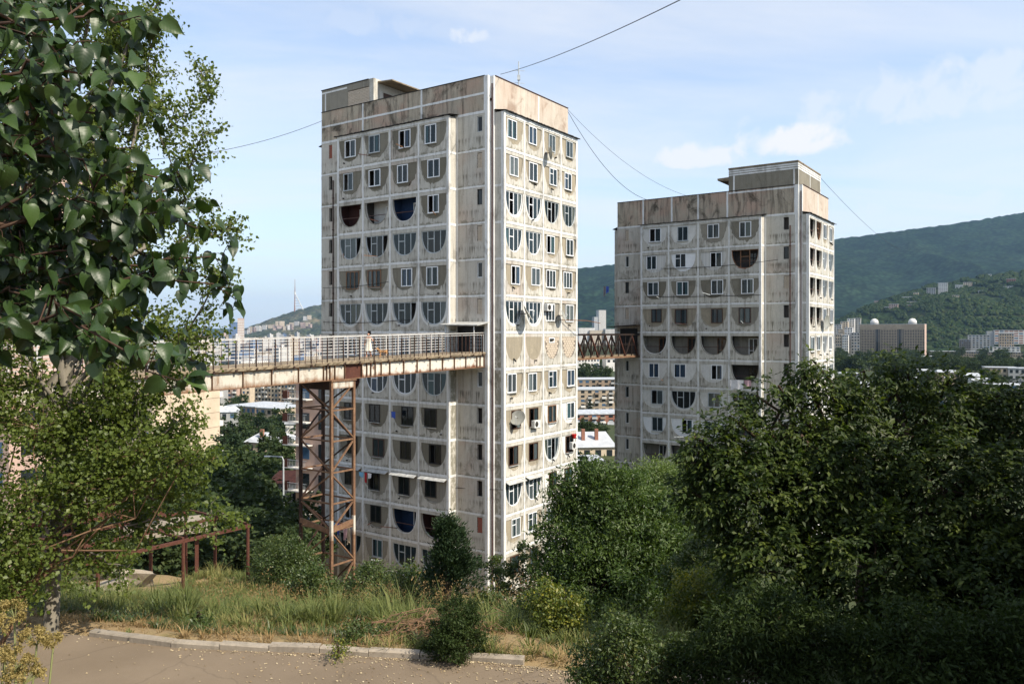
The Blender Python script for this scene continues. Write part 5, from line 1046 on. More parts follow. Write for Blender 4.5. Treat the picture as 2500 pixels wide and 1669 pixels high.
def tree(name, label, cat, base, lobes, per, k, spread, size, mat, bark, r0, seed, group=None, shell=0.5, fork=0.35, twigs=40, **kw):
    rng = np.random.default_rng(seed); base = np.array(base, float); T = thing(name, label, cat, tuple(base), 0, group)
    L = [(np.array(c, float) - base, r) for c, r in lobes]
    me, C = foliage('crown', L, per, k, spread, size, mat, rng, shell, **kw); link('crown', me, T)
    top = max(l[0][2] for l in L); cen = np.mean([l[0] for l in L], 0); mb = MB(); f = np.array([cen[0] * 0.3, cen[1] * 0.3, max(0.4, top * fork)])
    limb(mb, (0, 0, -0.3), f, r0, r0 * 0.8, rng, 5, 0.25, sides=9); mb.build('trunk', bark, T, smooth=True)
    mb = MB()
    for c, r in L: limb(mb, f + rng.normal(size=3) * 0.05, c, r0 * 0.55, r0 * 0.16, rng, 6, 0.5, 0.06)
    for i in rng.choice(len(C), min(twigs, len(C)), replace=False):
        j = int(np.argmin([np.linalg.norm(C[i] - l[0]) for l in L])); limb(mb, L[j][0], C[i], r0 * 0.14, r0 * 0.03, rng, 4, 0.5, 0.05, 4)
    mb.build('limbs', bark, T, smooth=True); return T
def lob(x, y, d, rpx, ry=None, sz=1.0):
    p = P(x, y, d); r = rpx * d / F; return (tuple(p), (r, ry or r, r * sz))

# --- tall poplar on the left
prng = np.random.default_rng(21)
pb = np.array([-9.6, 16.6, -0.1])
PO = thing('poplar_tree', 'tall small-leaved poplar with pale trunk behind the broad-leaved branches', 'tree', tuple(pb))
mb = MB(); tr = [(0, 0, -0.3), (0.12, 0, 2.2), (0.3, 0.05, 4.2), (0.35, 0.1, 6.0)]
mb.tube(tr, [0.15, 0.13, 0.12, 0.11], 10); mb.build('trunk', 'bark_pop', PO, smooth=True)
mb = MB(); ends = []
stems = [((0.35, 0.1, 6.0), (0.9, 0.6, 15.5), 0.12), ((0.3, 0.05, 4.4), (2.7, 0.2, 14.2), 0.1), ((0.25, 0, 3.6), (-1.6, 0.5, 14.5), 0.11), ((0.32, 0, 5.0), (3.3, -0.3, 10.4), 0.07), ((0.3, 0, 5.2), (-0.5, 1.0, 15), 0.08), ((0.3, 0, 5.6), (3.6, 0.4, 8.6), 0.06), ((0.2, 0, 3.0), (3.0, -0.4, 4.6), 0.05), ((0.2, 0, 2.6), (-3, 0.3, 6), 0.06), ((0.15, 0, 2.2), (3.1, 0.2, 3.2), 0.045), ((0.15, 0, 1.9), (1.9, -0.6, 1.6), 0.035), ((0.15, 0, 1.6), (-1.5, -0.8, 1.5), 0.03), ((0.2, 0, 3.4), (2.0, -0.9, 5.6), 0.045), ((0.3, 0, 4.5), (-2.2, -0.9, 8.5), 0.05), ((0.2, 0, 2.9), (1.4, -1.2, 3.0), 0.04), ((0.2, 0, 2.0), (3.4, 0.8, 2.2), 0.035), ((0.3, 0, 5.5), (1.6, -0.8, 9.5), 0.06), ((0.32, 0, 5.4), (2.2, 0, 12.6), 0.07), ((0.32, 0, 5.0), (3.0, 0.4, 11.8), 0.06), ((0.3, 0, 4.6), (3.7, 0, 7.3), 0.05), ((0.3, 0, 4.2), (3.4, -0.5, 6.2), 0.05), ((0.25, 0, 3.7), (2.6, 0.3, 5.2), 0.045), ((0.2, 0, 3.0), (2.9, 0, 4.0), 0.04), ((0.35, 0, 5.9), (1.2, 0.3, 13), 0.07), ((0.35, 0, 5.9), (-0.8, -0.4, 12), 0.07)]
for a, b_, r in stems:
    pts_ = limb(mb, a, b_, r, 0.012, prng, 10, 0.5, 0.05); L = np.linalg.norm(np.array(b_) - np.array(a)); nb = int(L * 8.5)
    for t in np.linspace(0.16, 1.0, nb):
        q = t * 10; i0 = min(9, int(q)); p0 = np.array(pts_[i0]) * (1 - (q - i0)) + np.array(pts_[i0 + 1]) * (q - i0)
        ax = (np.array(b_) - np.array(a)) / L; d = prng.normal(size=3); d -= ax * d.dot(ax) * 0.6; d /= np.linalg.norm(d); d = d + ax * 0.6 + np.array([0, 0, 0.35]); d /= np.linalg.norm(d)
        ln = prng.uniform(0.35, 1.0) * (1.1 - 0.55 * t) * (1.0 if b_[2] > 6 else 1.15)
        e = p0 + d * ln; limb(mb, p0, e, 0.012, 0.003, prng, 3, 0.4, 0.02, 4); ends.append((p0, e))
mb.build('limbs', 'bark_pop', PO, smooth=True)
pos = []
for p0, e in ends:
    k = int(np.linalg.norm(e - p0) * prng.uniform(75, 125)) + 12; t = prng.uniform(0.2, 1.1, k)[:, None]
    pos.append(p0 + (e - p0) * t + prng.normal(size=(k, 3)) * 0.1)
pos = np.concatenate(pos); N = len(pos)
me = leafmesh('crown', pos, prng.normal(size=(N, 3)) + np.array([0, 0, -0.8]), prng.normal(size=(N, 3)) + np.array([0.3, -0.3, 0.5]), 0.085 * prng.uniform(0.7, 1.25, N), np.clip(prng.normal(0.5, 0.22, N), 0, 1), 'lf_pop', 0.85, 0.2, 0.35)
link('crown', me, PO)
# second poplar, mostly outside the frame
tree('poplar_tree', 'poplar at the edge of the road with thin bare twigs low down', 'tree', (-11.6, 15.4, -0.1), [((-11.2, 15.4, 3.2), (1.6, 1.2, 1.5)), ((-10.6, 15.2, 1.9), (1.5, 1.0, 1.1)), ((-11.5, 15.4, 6), (1.8, 1.4, 2.2)), ((-12.3, 15.3, 10), (1.8, 1.4, 3))], 60, 55, 0.22, 0.085, 'lf_pop', 'bark_pop', 0.13, 5, shell=0.3, aspect=0.85, twigs=160)

# --- broad-leaved mulberry reaching in from the left
mrng = np.random.default_rng(33)
MU = thing('mulberry_tree', 'large glossy dark green leaves hanging from reddish branches close by', 'tree', (-4.9, 5.2, 1.9))
mo = np.array((-4.9, 5.2, 1.9))
mb = MB(); mb.tube([(0, 0, -0.4), (0.05, 0.05, 1.6), (-0.05, 0.1, 3.4), (0.1, 0.0, 5.4), (0.3, 0.1, 7.0)], [0.17, 0.15, 0.12, 0.09, 0.05], 10); mb.build('trunk', 'bark_mul', MU, smooth=True)
specs = [(-90, 60, 300, -40), (-90, 120, 340, 40), (-90, 240, 300, 180), (-90, 320, 370, 270), (-90, 420, 330, 360), (-90, 500, 440, 430), (-90, 580, 490, 560), (-90, 640, 545, 640), (-90, 715, 575, 730), (-90, 740, 470, 880), (-90, 760, 440, 930), (-90, 720, 250, 860), (-60, 420, 190, 100), (-90, 520, 240, 500), (-90, 640, 200, 620), (-90, 160, 110, 250), (-90, 800, 130, 800), (-90, 0, 200, -30), (-90, 380, 160, 380), (-90, 560, 330, 520), (-90, 690, 380, 690), (-90, 250, 220, 300), (-90, 20, 60, 60), (-90, 300, 60, 330), (-90, 600, 90, 560), (-90, 720, 100, 720)]
mb = MB(); L_pos = []; L_dir = []; L_nrm = []; petioles = MB()
specs = specs + [(a + 0, b + mrng.uniform(-50, 50), c - mrng.uniform(10, 120), d + mrng.uniform(-50, 50)) for a, b, c, d in specs[::2]]
for si, (xa, ya, xb, yb) in enumerate(specs):
    d0 = mrng.uniform(5.0, 5.6); d1 = mrng.uniform(4.6, 6.4) if si < 26 else mrng.uniform(6.0, 8.0)
    a = np.array(P(xa, ya, d0)) - mo; b_ = np.array(P(xb, yb, d1)) - mo
    root = np.array([0.05, 0.05, min(6.5, max(1.0, a[2] - 0.5))]); limb(mb, root, a, 0.03, 0.015, mrng, 4, 0.3, 0.05)
    pts_ = limb(mb, a, b_, 0.015, 0.004, mrng, 9, 0.5, 0.08); L = np.linalg.norm(b_ - a)
    for t in np.arange(0.06, 1.02, 0.075 / L):
        q = min(t, 0.999) * 9; i0 = int(q); p0 = np.array(pts_[i0]) * (1 - (q - i0)) + np.array(pts_[i0 + 1]) * (q - i0)
        ax = (b_ - a) / L; tw = ax * 0.5 + mrng.normal(size=3) * 0.7 + np.array([0.1, 0, 0.0]); tw /= np.linalg.norm(tw); ln = mrng.uniform(0.1, 0.3) * (1.15 - 0.5 * t)
        e = p0 + tw * ln; mb.tube([p0, (p0 + e) / 2 + mrng.normal(size=3) * 0.01, e], [0.004, 0.003, 0.002], 4)
        for s_ in np.linspace(0.3, 1.0, mrng.integers(2, 5)):
            q0 = p0 + (e - p0) * s_; ld = np.array([0.25, -0.1, -0.75]) + mrng.normal(size=3) * 0.5; ld /= np.linalg.norm(ld)
            pe = q0 + (ld * 0.4 + np.array([0.3, 0, 0.2]) + mrng.normal(size=3) * 0.25) * 0.045; petioles.tube([q0, pe], 0.0025, 3)
            nn = np.array([0.55, -0.6, 0.55]) + mrng.normal(size=3) * 0.55; L_pos.append(pe); L_dir.append(ld); L_nrm.append(nn)
mb.build('limbs', 'bark_mul', MU, smooth=True); stuff(petioles.build('petioles', 'lf_yel', MU))
def bigleaf(curl, asym, tone):
    outl = [(0.0, 0.03), (-0.06, 0.17), (-0.02, 0.33), (0.12, 0.45), (0.3, 0.48), (0.48, 0.42), (0.66, 0.31), (0.82, 0.17), (0.93, 0.07), (1.04, 0.0)]
    vs = []; fs = []; n_ = len(outl); cz = lambda t, x: -curl * t * t + 0.42 * abs(x) - 0.3 * abs(x) ** 2 + 0.025 * math.sin(t * 21) * min(1, abs(x) * 4)
    for t, w in outl: tm = max(0.0, t); w *= 0.8; vs += [(0, tm, cz(tm, 0)), (w * 0.55 + asym * 0.02, t, cz(t, w * 0.55)), (w, t, cz(t, w)), (-w * 0.55, t, cz(t, w * 0.55)), (-w + asym * 0.05, t, cz(t, w) + asym * 0.1 * w)]
    for i in range(n_ - 1):
        a = i * 5; b_ = a + 5; fs += [(a, a + 1, b_ + 1, b_), (a + 1, a + 2, b_ + 2, b_ + 1), (a + 3, a, b_, b_ + 3), (a + 4, a + 3, b_ + 3, b_ + 4)]
    v = np.array(vs); tri = np.array([t for f in fs for t in ((f[0], f[1], f[2]), (f[0], f[2], f[3]))]); return v, tri
# veined upper side
mm, nt, b, o = nodes('veined_mulberry_leaf'); at = nt.nodes.new('ShaderNodeAttribute'); at.attribute_name = 'tone'
uvn = nt.nodes.new('ShaderNodeAttribute'); uvn.attribute_name = 'leafco'; sp = nt.nodes.new('ShaderNodeSeparateXYZ'); nt.links.new(uvn.outputs['Vector'], sp.inputs[0])
def mth(op, a, b_=None):
    n = nt.nodes.new('ShaderNodeMath'); n.operation = op
    for i, v in enumerate((a, b_)):
        if v is None: continue
        if isinstance(v, (int, float)): n.inputs[i].default_value = v
        else: nt.links.new(v, n.inputs[i])
    return n.outputs[0]
ax_ = mth('ABSOLUTE', sp.outputs[0]); vein = mth('FRACT', mth('MULTIPLY', mth('SUBTRACT', sp.outputs[1], mth('MULTIPLY', ax_, 0.75)), 6.5))
vl = mth('LESS_THAN', vein, 0.1); ml = mth('LESS_THAN', ax_, 0.016); vf = mth('MAXIMUM', vl, ml)
col = ramp(nt, mixc(nt, 0.5, at.outputs['Fac'], orand(nt)), [(0.1, (0.014, 0.03, 0.008)), (0.5, (0.028, 0.056, 0.013)), (0.9, (0.055, 0.095, 0.022))]); col = mixc(nt, mth('MULTIPLY', vf, 0.1), col, (0.1, 0.15, 0.05))
nt.links.new(col, b.inputs[0]); b.inputs['Roughness'].default_value = 0.42; b.inputs['Specular IOR Level'].default_value = 0.4; bump(nt, b, mth('SUBTRACT', 1.0, mth('ABSOLUTE', mth('SUBTRACT', vein, 0.5))), 0.12, 0.004)
tl_ = nt.nodes.new('ShaderNodeBsdfTranslucent'); nt.links.new(mixc(nt, 1.0, col, (1.6, 1.7, 0.5), 'MULTIPLY'), tl_.inputs[0]); mx = nt.nodes.new('ShaderNodeMixShader'); mx.inputs[0].default_value = 0.2
nt.links.new(b.outputs[0], mx.inputs[1]); nt.links.new(tl_.outputs[0], mx.inputs[2]); nt.links.new(mx.outputs[0], o.inputs[0]); M['mulleaf'] = mm
def addco(me, co):
    a = me.attributes.new('leafco', 'FLOAT_VECTOR', 'POINT'); a.data.foreach_set('vector', co.ravel().astype(np.float32)); return me
variants = []; vdat = []
for i in range(7):
    v, f = bigleaf(mrng.uniform(0.02, 0.5), mrng.uniform(-1, 1), 0.5); vdat.append((v, f)); me = addco(trimesh('mulberry_leaf', v, f, np.full(len(v), i / 6), 'mulleaf'), v); me.polygons.foreach_set('use_smooth', np.ones(len(f), bool)); variants.append(me)
L_pos = np.array(L_pos); L_dir = np.array(L_dir); L_nrm = np.array(L_nrm); N = len(L_pos)
sizes = 0.06 + 0.095 * mrng.random(N) ** 0.7
def basis(d, n):
    d = d / np.linalg.norm(d); s_ = np.cross(d, n); s_ /= np.linalg.norm(s_); u = np.cross(s_, d); return np.stack([s_, d, u], 1)
wp = L_pos + mo; px = 1250 + F * wp[:, 0] / wp[:, 1]; py = HY - F * (wp[:, 2] - CZ) / wp[:, 1]
show = (px > -20) & (px < 700) & (py > -20); score = np.where(show, sizes / wp[:, 1], 0); big = set(np.argsort(-score)[:290].tolist())
rv = []; rf = []; rt = []; rc = []; off = 0
for i in range(N):
    B = basis(L_dir[i], L_nrm[i]); k = i % 7
    if i in big:
        o_ = bpy.data.objects.new('leaf', variants[k]); COL.objects.link(o_); o_.parent = MU
        mt = Matrix.Identity(4)
        for r_ in range(3):
            for c_ in range(3): mt[r_][c_] = B[r_, c_] * sizes[i]
            mt[r_][3] = L_pos[i][r_]
        o_.matrix_local = mt
    else:
        v, f = vdat[k]; rv.append(L_pos[i] + (v * sizes[i]) @ B.T); rf.append(f + off); rt.append(np.full(len(v), mrng.uniform())); rc.append(v); off += len(v)
me = addco(trimesh('leaf_mass', np.concatenate(rv), np.concatenate(rf), np.concatenate(rt), 'mulleaf'), np.concatenate(rc)); me.polygons.foreach_set('use_smooth', np.ones(len(me.polygons), bool)); stuff(link('leaf_mass', me, MU))
print('mulberry leaves', N)

# --- walnut on the right: compound leaves of seven drooping leaflets
wrng = np.random.default_rng(44)
wl = [lob(1770, 1130, 17, 80), lob(1735, 1220, 17, 70), lob(1810, 1100, 17, 75), lob(1905, 1035, 17.5, 80), lob(1975, 945, 17.5, 50), lob(2070, 1010, 18, 90), lob(2185, 950, 18, 58), lob(2290, 1000, 18, 85), lob(2340, 975, 18, 50), lob(2420, 1030, 18, 80), lob(2500, 1030, 18, 90),
      lob(1830, 1210, 17, 150), lob(2010, 1110, 17.2, 100), lob(1960, 1190, 16.8, 100), lob(2050, 1180, 17.5, 190), lob(2300, 1200, 17, 200), lob(2500, 1250, 16.5, 200), lob(1880, 1400, 16.5, 170), lob(2130, 1420, 16, 220), lob(2400, 1480, 15.5, 230), lob(2600, 1450, 16, 220), lob(2250, 1620, 15, 200), lob(2500, 1650, 14.5, 200)]
wb = np.array([8.6, 19.0, gz(8.6, 19.0)])
WA = thing('walnut_tree', 'broad dark walnut tree with drooping compound leaves filling the right foreground', 'tree', tuple(wb))
tips = [lob(x, y, d, r) for x, y, d, r in [(1692, 1065, 17, 26), (1780, 1015, 17, 30), (1850, 968, 17.3, 28), (1900, 940, 17.3, 22), (1960, 905, 17.5, 26), (1985, 880, 17.5, 16), (2050, 930, 17.8, 26), (2110, 905, 18, 30), (2190, 890, 18, 30), (2215, 905, 18, 22), (2270, 930, 18, 30), (2320, 925, 18, 26), (2370, 945, 18, 30), (2440, 965, 18, 30), (2490, 960, 18, 34), (1690, 1130, 17, 26), (1670, 1190, 17, 24), (1740, 1045, 17, 26), (1700, 1095, 17, 24)]]
wl2 = [(c, tuple(q * 0.86 for q in r)) for c, r in wl] + tips; wl = wl2
C, U = clumps([(np.array(c) - wb, r) for c, r in wl2], 120, wrng, 0.4); n = len(C); k = 7
stem = np.repeat(C, k, 0) + wrng.normal(size=(n * k, 3)) * 0.11; so = np.repeat(U, k, 0); sdir = wrng.normal(size=(n * k, 3)) * 0.6 + so * 0.9 + np.array([0, -0.1, -0.15]); sdir /= np.linalg.norm(sdir, axis=1, keepdims=True)
N = n * k; ln = wrng.uniform(0.2, 0.34, N); perp = np.cross(sdir, np.array([0, 0, 1.0])); perp /= np.linalg.norm(perp, axis=1, keepdims=True) + 1e-6
pos = []; dr = []; tn = []; ctone = np.clip(np.repeat(wrng.normal(0.5, 0.15, n), k), 0, 1); sz = []
for j, t in enumerate((0.35, 0.35, 0.68, 0.68, 1.0)):
    sg = (1, -1, 1, -1, 0)[j]; p = stem + sdir * (ln * t)[:, None]; p[:, 2] -= 0.10 * t * t
    d = sdir * (0.55 if sg else 1.0) + perp * sg * 0.85 + np.array([0, 0, -0.55]) + wrng.normal(size=(N, 3)) * 0.2
    pos.append(p); dr.append(d); tn.append(np.clip(ctone + wrng.normal(0, 0.12, N), 0, 1)); sz.append((0.125 if sg else 0.16) * wrng.uniform(0.8, 1.15, N))
pos = np.concatenate(pos); dr = np.concatenate(dr); NN = len(pos)
link('crown', leafmesh('crown', pos, dr, wrng.normal(size=(NN, 3)) * 0.4 + np.array([0.2, -0.3, 1.0]), np.concatenate(sz), np.concatenate(tn), 'lf_wal', 0.48, 0.2, 0.5), WA)
mb = MB(); limb(mb, (0, 0, -0.4), (-0.4, -0.6, 3.0), 0.32, 0.24, wrng, 6, 0.2, sides=10); mb.build('trunk', 'bark', WA, smooth=True)
mb = MB()
for c, r in wl:
    c = np.array(c) - wb; limb(mb, (-0.4 + wrng.normal() * 0.1, -0.6, 2.8), c, 0.11, 0.025, wrng, 7, 0.5, 0.05)
for i in wrng.choice(n, 160, replace=False):
    j = int(np.argmin([np.linalg.norm(C[i] + wb - np.array(l[0])) for l in wl])); limb(mb, np.array(wl[j][0]) - wb, C[i], 0.025, 0.006, wrng, 4, 0.4, 0.04, 4)
mb.build('limbs', 'bark', WA, smooth=True)

# --- trees on the slope between road and towers
g = lambda x, y: (x, y, gz(x, y))
tree('ash_tree', 'bushy mid green tree beside the sunlit side of the taller tower', 'tree', g(4.4, 30), [lob(1440, 1215, 29, 75), lob(1500, 1290, 29, 130), lob(1400, 1330, 28.5, 85), lob(1560, 1240, 30, 90), lob(1470, 1430, 28, 150), lob(1600, 1380, 29, 120), lob(1350, 1420, 28, 60), lob(1400, 1240, 29, 45), lob(1620, 1290, 30, 90), lob(1560, 1500, 28, 130)] + [lob(x, y, 28.6, r) for x, y, r in [(1345, 1200, 18), (1385, 1172, 22), (1450, 1140, 24), (1500, 1155, 24), (1545, 1165, 24), (1330, 1290, 22), (1322, 1350, 20), (1315, 1425, 22), (1420, 1150, 18), (1365, 1245, 24)]], 70, 42, 0.2, 0.17, 'lf_ash', 'bark', 0.16, 51, aspect=0.36, droop=0.5)
tree('willow_tree', 'pale feathery green tree at the foot of the lower tower', 'tree', g(8.6, 52), [lob(1590, 1185, 50, 60), lob(1660, 1185, 50, 70), lob(1500, 1215, 50, 65), lob(1720, 1230, 50, 80), lob(1600, 1260, 50, 110), lob(1450, 1240, 50, 50), lob(1540, 1200, 50, 40)], 60, 50, 0.32, 0.2, 'lf_wil', 'bark', 0.2, 52, aspect=0.3)
tree('slender_tree', 'thin sapling with a tufted crown before the tower corner', 'sapling', g(-0.6, 33), [lob(1205, 1375, 33, 22), lob(1215, 1410, 33, 24), lob(1225, 1450, 33, 30)], 90, 30, 0.1, 0.13, 'lf_shrub', 'bark', 0.035, 53)
tree('slender_tree', 'forked sapling with sparse leaves in front of red curtained windows', 'sapling', g(0.35, 32), [lob(1285, 1345, 32, 24), lob(1265, 1385, 32, 26), lob(1295, 1400, 32, 20), lob(1255, 1430, 32, 26), lob(1240, 1385, 32, 14)], 90, 28, 0.1, 0.13, 'lf_shrub', 'bark', 0.04, 54)
# juniper: dark flame-shaped sprays
def conifer(name, label, base, H_, R_, n, size, seed, group=None, cone=True, mat='lf_con', fl=0.9):
    rng = np.random.default_rng(seed); T = thing(name, label, 'conifer', base, 0, group); link('crown', conmesh(H_, R_, n, size, rng, mat, fl), T)
    mb = MB(); mb.tube([(0, 0, -0.3), (0.03, 0, H_ * 0.5), (0, 0, H_ * 0.9)], [R_ * 0.1, R_ * 0.07, 0.02], 7); mb.build('trunk', 'bark', T); return T
def conmesh(H_, R_, n, size, rng, mat, fl=0.9, tiers=0):
    nb = 46; z0 = rng.uniform(0.0, 0.97, nb) if not tiers else np.repeat(np.linspace(0.12, 0.96, tiers), int(nb / tiers) + 1)[:nb]
    nb = len(z0); ang = rng.uniform(0, 6.283, nb); r = R_ * (1 - z0) ** (0.75 if tiers else 0.85) * rng.uniform(0.5, 1.2, nb) + 0.1 * R_
    k = n // nb; t = rng.uniform(0.1, 1.05, (nb, k)); rise = (0.55 if not tiers else -0.05)
    x = np.cos(ang)[:, None] * r[:, None] * t; y = np.sin(ang)[:, None] * r[:, None] * t; z = (z0 * H_)[:, None] + r[:, None] * t * rise * fl
    pos = np.stack([x, y, z], -1).reshape(-1, 3) + rng.normal(size=(nb * k, 3)) * R_ * np.array([0.075, 0.075, 0.11 if not tiers else 0.035]); out = np.repeat(np.stack([np.cos(ang), np.sin(ang), np.full(nb, rise)], -1), k, 0)
    return leafmesh('crown', pos, out + rng.normal(size=(nb * k, 3)) * 0.45 + np.array([0, 0, 0.3 if not tiers else 0]), rng.normal(size=(nb * k, 3)) + np.array([0, 0, 0.6]), size * rng.uniform(0.6, 1.3, nb * k), np.clip(rng.normal(0.45, 0.2, nb * k), 0, 1), mat, 0.35)
J = P(1092, 1500, 24); conifer('juniper_tree', 'dark flame-shaped juniper standing before the taller tower', (J.x, 24, gz(J.x, 24)), 3.45, 1.3, 17000, 0.12, 61)
# shrubs along the bank and in the right foreground
def shrub(label, x, y, d, rpx, mat, seed, n=None, lobes=None, size=0.06, name='shrub', k=40, per=170, spread=0.1, asp=0.6, group=None, sub=-0.3):
    p = P(x, y, d); base = (p.x, d, gz(p.x, d)); ls = lobes or [(0, 0, rpx)]
    return tree(name, label, 'shrub', base, [lob(x + a, y + b_, d + (i % 3 - 1) * 0.25, r) for i, (a, b_, r) in enumerate(ls)], per, k, spread, size, mat, 'bark', 0.03, seed, group, shell=0.4, fork=0.3, aspect=asp, twigs=25)
shrub('round dark clipped-looking bush growing over the kerb', 1110, 1550, 15.3, 0, 'lf_dark', 71, lobes=[(0, 10, 58), (-35, 30, 38), (38, 30, 42), (5, -30, 44), (30, -45, 30), (-45, -20, 16), (50, -50, 14), (10, -78, 13), (-20, -66, 14), (62, 0, 16), (-62, 20, 14), (45, -75, 11)], size=0.045, k=60, per=420, spread=0.06)
shrub('white-flowered leafy weed clump beside the brushwood', 865, 1540, 16.2, 0, 'lf_shrub', 72, lobes=[(0, 0, 34), (10, 30, 24), (30, 20, 30), (-15, 25, 20)], size=0.06, per=260)
shrub('small leafy weed sprouting against the kerb face', 822, 1585, 15.2, 0, 'lf_yel', 73, lobes=[(0, 0, 16), (12, -6, 12)], size=0.05, per=400, k=26)
shrub('low dark green seedling on the dry grass', 482, 1520, 17.5, 0, 'lf_shrub', 74, lobes=[(0, 0, 20), (12, -8, 14)], size=0.09, per=300, k=16)
shrub('yellowing creeper sprawling under the ash tree', 1345, 1490, 18, 0, 'lf_yel', 75, lobes=[(0, 0, 45), (25, 40, 40), (-30, -20, 30), (50, 0, 40), (-5, -55, 25)], size=0.075, per=220)
shrub('yellow-green bush in front of the walnut trunk', 1700, 1450, 20, 0, 'lf_yel', 76, lobes=[(0, 0, 70), (80, 10, 60), (-50, 40, 50), (40, 60, 60), (110, 50, 55)], size=0.085, per=200)
shrub('mid green bush between ash and walnut', 1720, 1370, 23, 0, 'lf_shrub', 77, lobes=[(0, 0, 70), (70, 30, 60), (-50, 50, 60), (30, 70, 70)], size=0.1, per=170)
shrub('dark plum bush overhanging the end of the kerb', 1530, 1590, 13.0, 0, 'lf_shrub', 78, lobes=[(0, 0, 75), (-80, 30, 55), (80, 20, 70), (-20, -50, 55), (60, 70, 80), (-60, 80, 70), (-110, 70, 40)], size=0.075, per=230, asp=0.45)
shrub('dark narrow-leaved bush below the walnut', 1800, 1600, 12.5, 0, 'lf_dark', 79, lobes=[(0, -50, 90), (100, -90, 90), (-90, 0, 80), (40, 40, 100), (190, -30, 100), (120, -20, 90)], size=0.11, per=170, asp=0.3)
shrub('dark low bush at the foot of the walnut', 2250, 1640, 12.0, 0, 'lf_dark', 80, lobes=[(0, -60, 120), (130, -30, 110), (-120, -20, 100), (260, -60, 120), (60, 40, 110)], size=0.1, per=150, asp=0.4)
for i, (x, y, d, r, mt, lb) in enumerate([(1000, 1440, 26, 60, 'lf_shrub', 'leafy weed thicket left of the juniper'), (1190, 1500, 24, 55, 'lf_shrub', 'leafy weed thicket right of the juniper'), (905, 1425, 30, 55, 'lf_shrub', 'bushy thicket under the drying laundry'), (700, 1370, 36, 60, 'lf_shrub', 'bushy thicket against the lattice pier foot'), (665, 1350, 40, 42, 'lf_shrub', 'bushy thicket between the steel frame and pier'), (1290, 1500, 21, 50, 'lf_shrub', 'dark weed clump by the yellowing creeper'), (760, 1420, 27, 45, 'lf_shrub', 'weed bush before the lattice pier'), (120, 1440, 22, 50, 'lf_pop', 'overgrown bush left of the rusty frame'), (250, 1330, 38, 60, 'lf_shrub', 'bush behind the broken slab')]):
    shrub(lb, x, y, d, 0, mt, 90 + i, lobes=[(0, 0, r), (r * 0.8, r * 0.3, r * 0.7), (-r * 0.8, r * 0.3, r * 0.7), (r * 0.1, -r * 0.5, r * 0.5)], size=0.1, per=110, k=36, spread=0.16)

# --- bushy growth at the poplar's foot, hiding the left edge
tree('poplar_thicket', 'yellow-green twiggy thicket of young poplar growth at the left edge', 'thicket', (-10.4, 15.9, -0.1), [lob(x, y, d, r) for x, y, d, r in [(100, 1050, 16, 100), (230, 1090, 16, 105), (350, 1105, 16, 80), (440, 1120, 16, 50), (80, 1220, 15.6, 105), (210, 1190, 15.7, 70), (330, 1180, 16, 45), (40, 1340, 15.2, 100), (410, 1160, 16, 30), (10, 950, 16.3, 100), (150, 960, 17, 80), (290, 1010, 17, 70), (490, 1100, 16, 35), (40, 1440, 15.2, 70), (520, 1120, 16, 20)]], 105, 20, 0.2, 0.085, 'lf_pop', 'twig', 0.05, 57, shell=0.05, aspect=0.85, twigs=330, fork=0.2, flat=0.5)
# --- grass on the bank, in tufts
def blades(name, X, Y, h, lean, ang, wid, tone, mat, label):
    n = len(X); Z = ground(X, Y) - 0.02; dx, dy = np.cos(ang), np.sin(ang); lx = dx * lean * h; ly = dy * lean * h; wx, wy = -dy * wid, dx * wid; dp = h * (1 - 0.3 * lean)
    b0 = np.stack([X - wx, Y - wy, Z], -1); b1 = np.stack([X + wx, Y + wy, Z], -1); m0 = np.stack([X + lx * 0.4 - wx * 0.8, Y + ly * 0.4 - wy * 0.8, Z + dp * 0.68], -1); m1 = np.stack([X + lx * 0.4 + wx * 0.8, Y + ly * 0.4 + wy * 0.8, Z + dp * 0.68], -1); t = np.stack([X + lx, Y + ly, Z + dp], -1)
    v = np.stack([b0, b1, m0, m1, t], 1).reshape(-1, 3); i = np.arange(n)[:, None] * 5; f = np.concatenate([i + np.array([0, 1, 3]), i + np.array([0, 3, 2]), i + np.array([2, 3, 4])], 1).reshape(-1, 3)
    return stuff(link(name, trimesh(name, v, f, np.repeat(tone, 5), mat)), label, 'grass')
grng = np.random.default_rng(8)
def tufts(n, x0, x1, dmax, power, keepf, hf, k, spread, lean, wid, mat, name, label, tb=0.0):
    X = grng.uniform(x0, x1, n); d = 0.2 + grng.uniform(0, 1, n) ** power * dmax; Y = np.interp(X, KX, KY) + d; kp = keepf(X, Y, d); X, Y, d = X[kp], Y[kp], d[kp]; n = len(X)
    H_ = hf(X, Y, d) * grng.uniform(0.45, 1.5, n) * np.where(grng.random(n) < 0.14, 1.7, 1.0); tt = grng.normal(0.45 + tb, 0.17, n) + (vnoise(X * 0.5, Y * 0.5, 9) - 0.5) * 0.8; sp = spread * grng.uniform(0.5, 1.6, n); a = grng.uniform(0, 6.283, (n, k)); r = np.abs(grng.normal(0, 1, (n, k))) * sp[:, None]
    XX_ = (X[:, None] + np.cos(a) * r).ravel(); YY_ = np.maximum((Y[:, None] + np.sin(a) * r).ravel(), np.interp(XX_, KX, KY) + 0.19); hh_ = (H_[:, None] * grng.uniform(0.45, 1.15, (n, k))).ravel()
    blades(name, XX_, YY_, hh_, grng.uniform(*lean, n * k), (a + grng.normal(0, 0.5, (n, k))).ravel(), wid * grng.uniform(0.6, 1.4, n * k), np.clip(np.repeat(tt, k) + grng.normal(0, 0.12, n * k), 0, 1), mat, label)
patch = lambda X, Y: vnoise(X * 0.55, Y * 0.55, 5) * 0.6 + vnoise(X * 1.9, Y * 1.9, 6) * 0.4
green = lambda X: np.clip(((X < -5.2) * 0.14 + (X > -0.8) * 0.16), 0, 1)
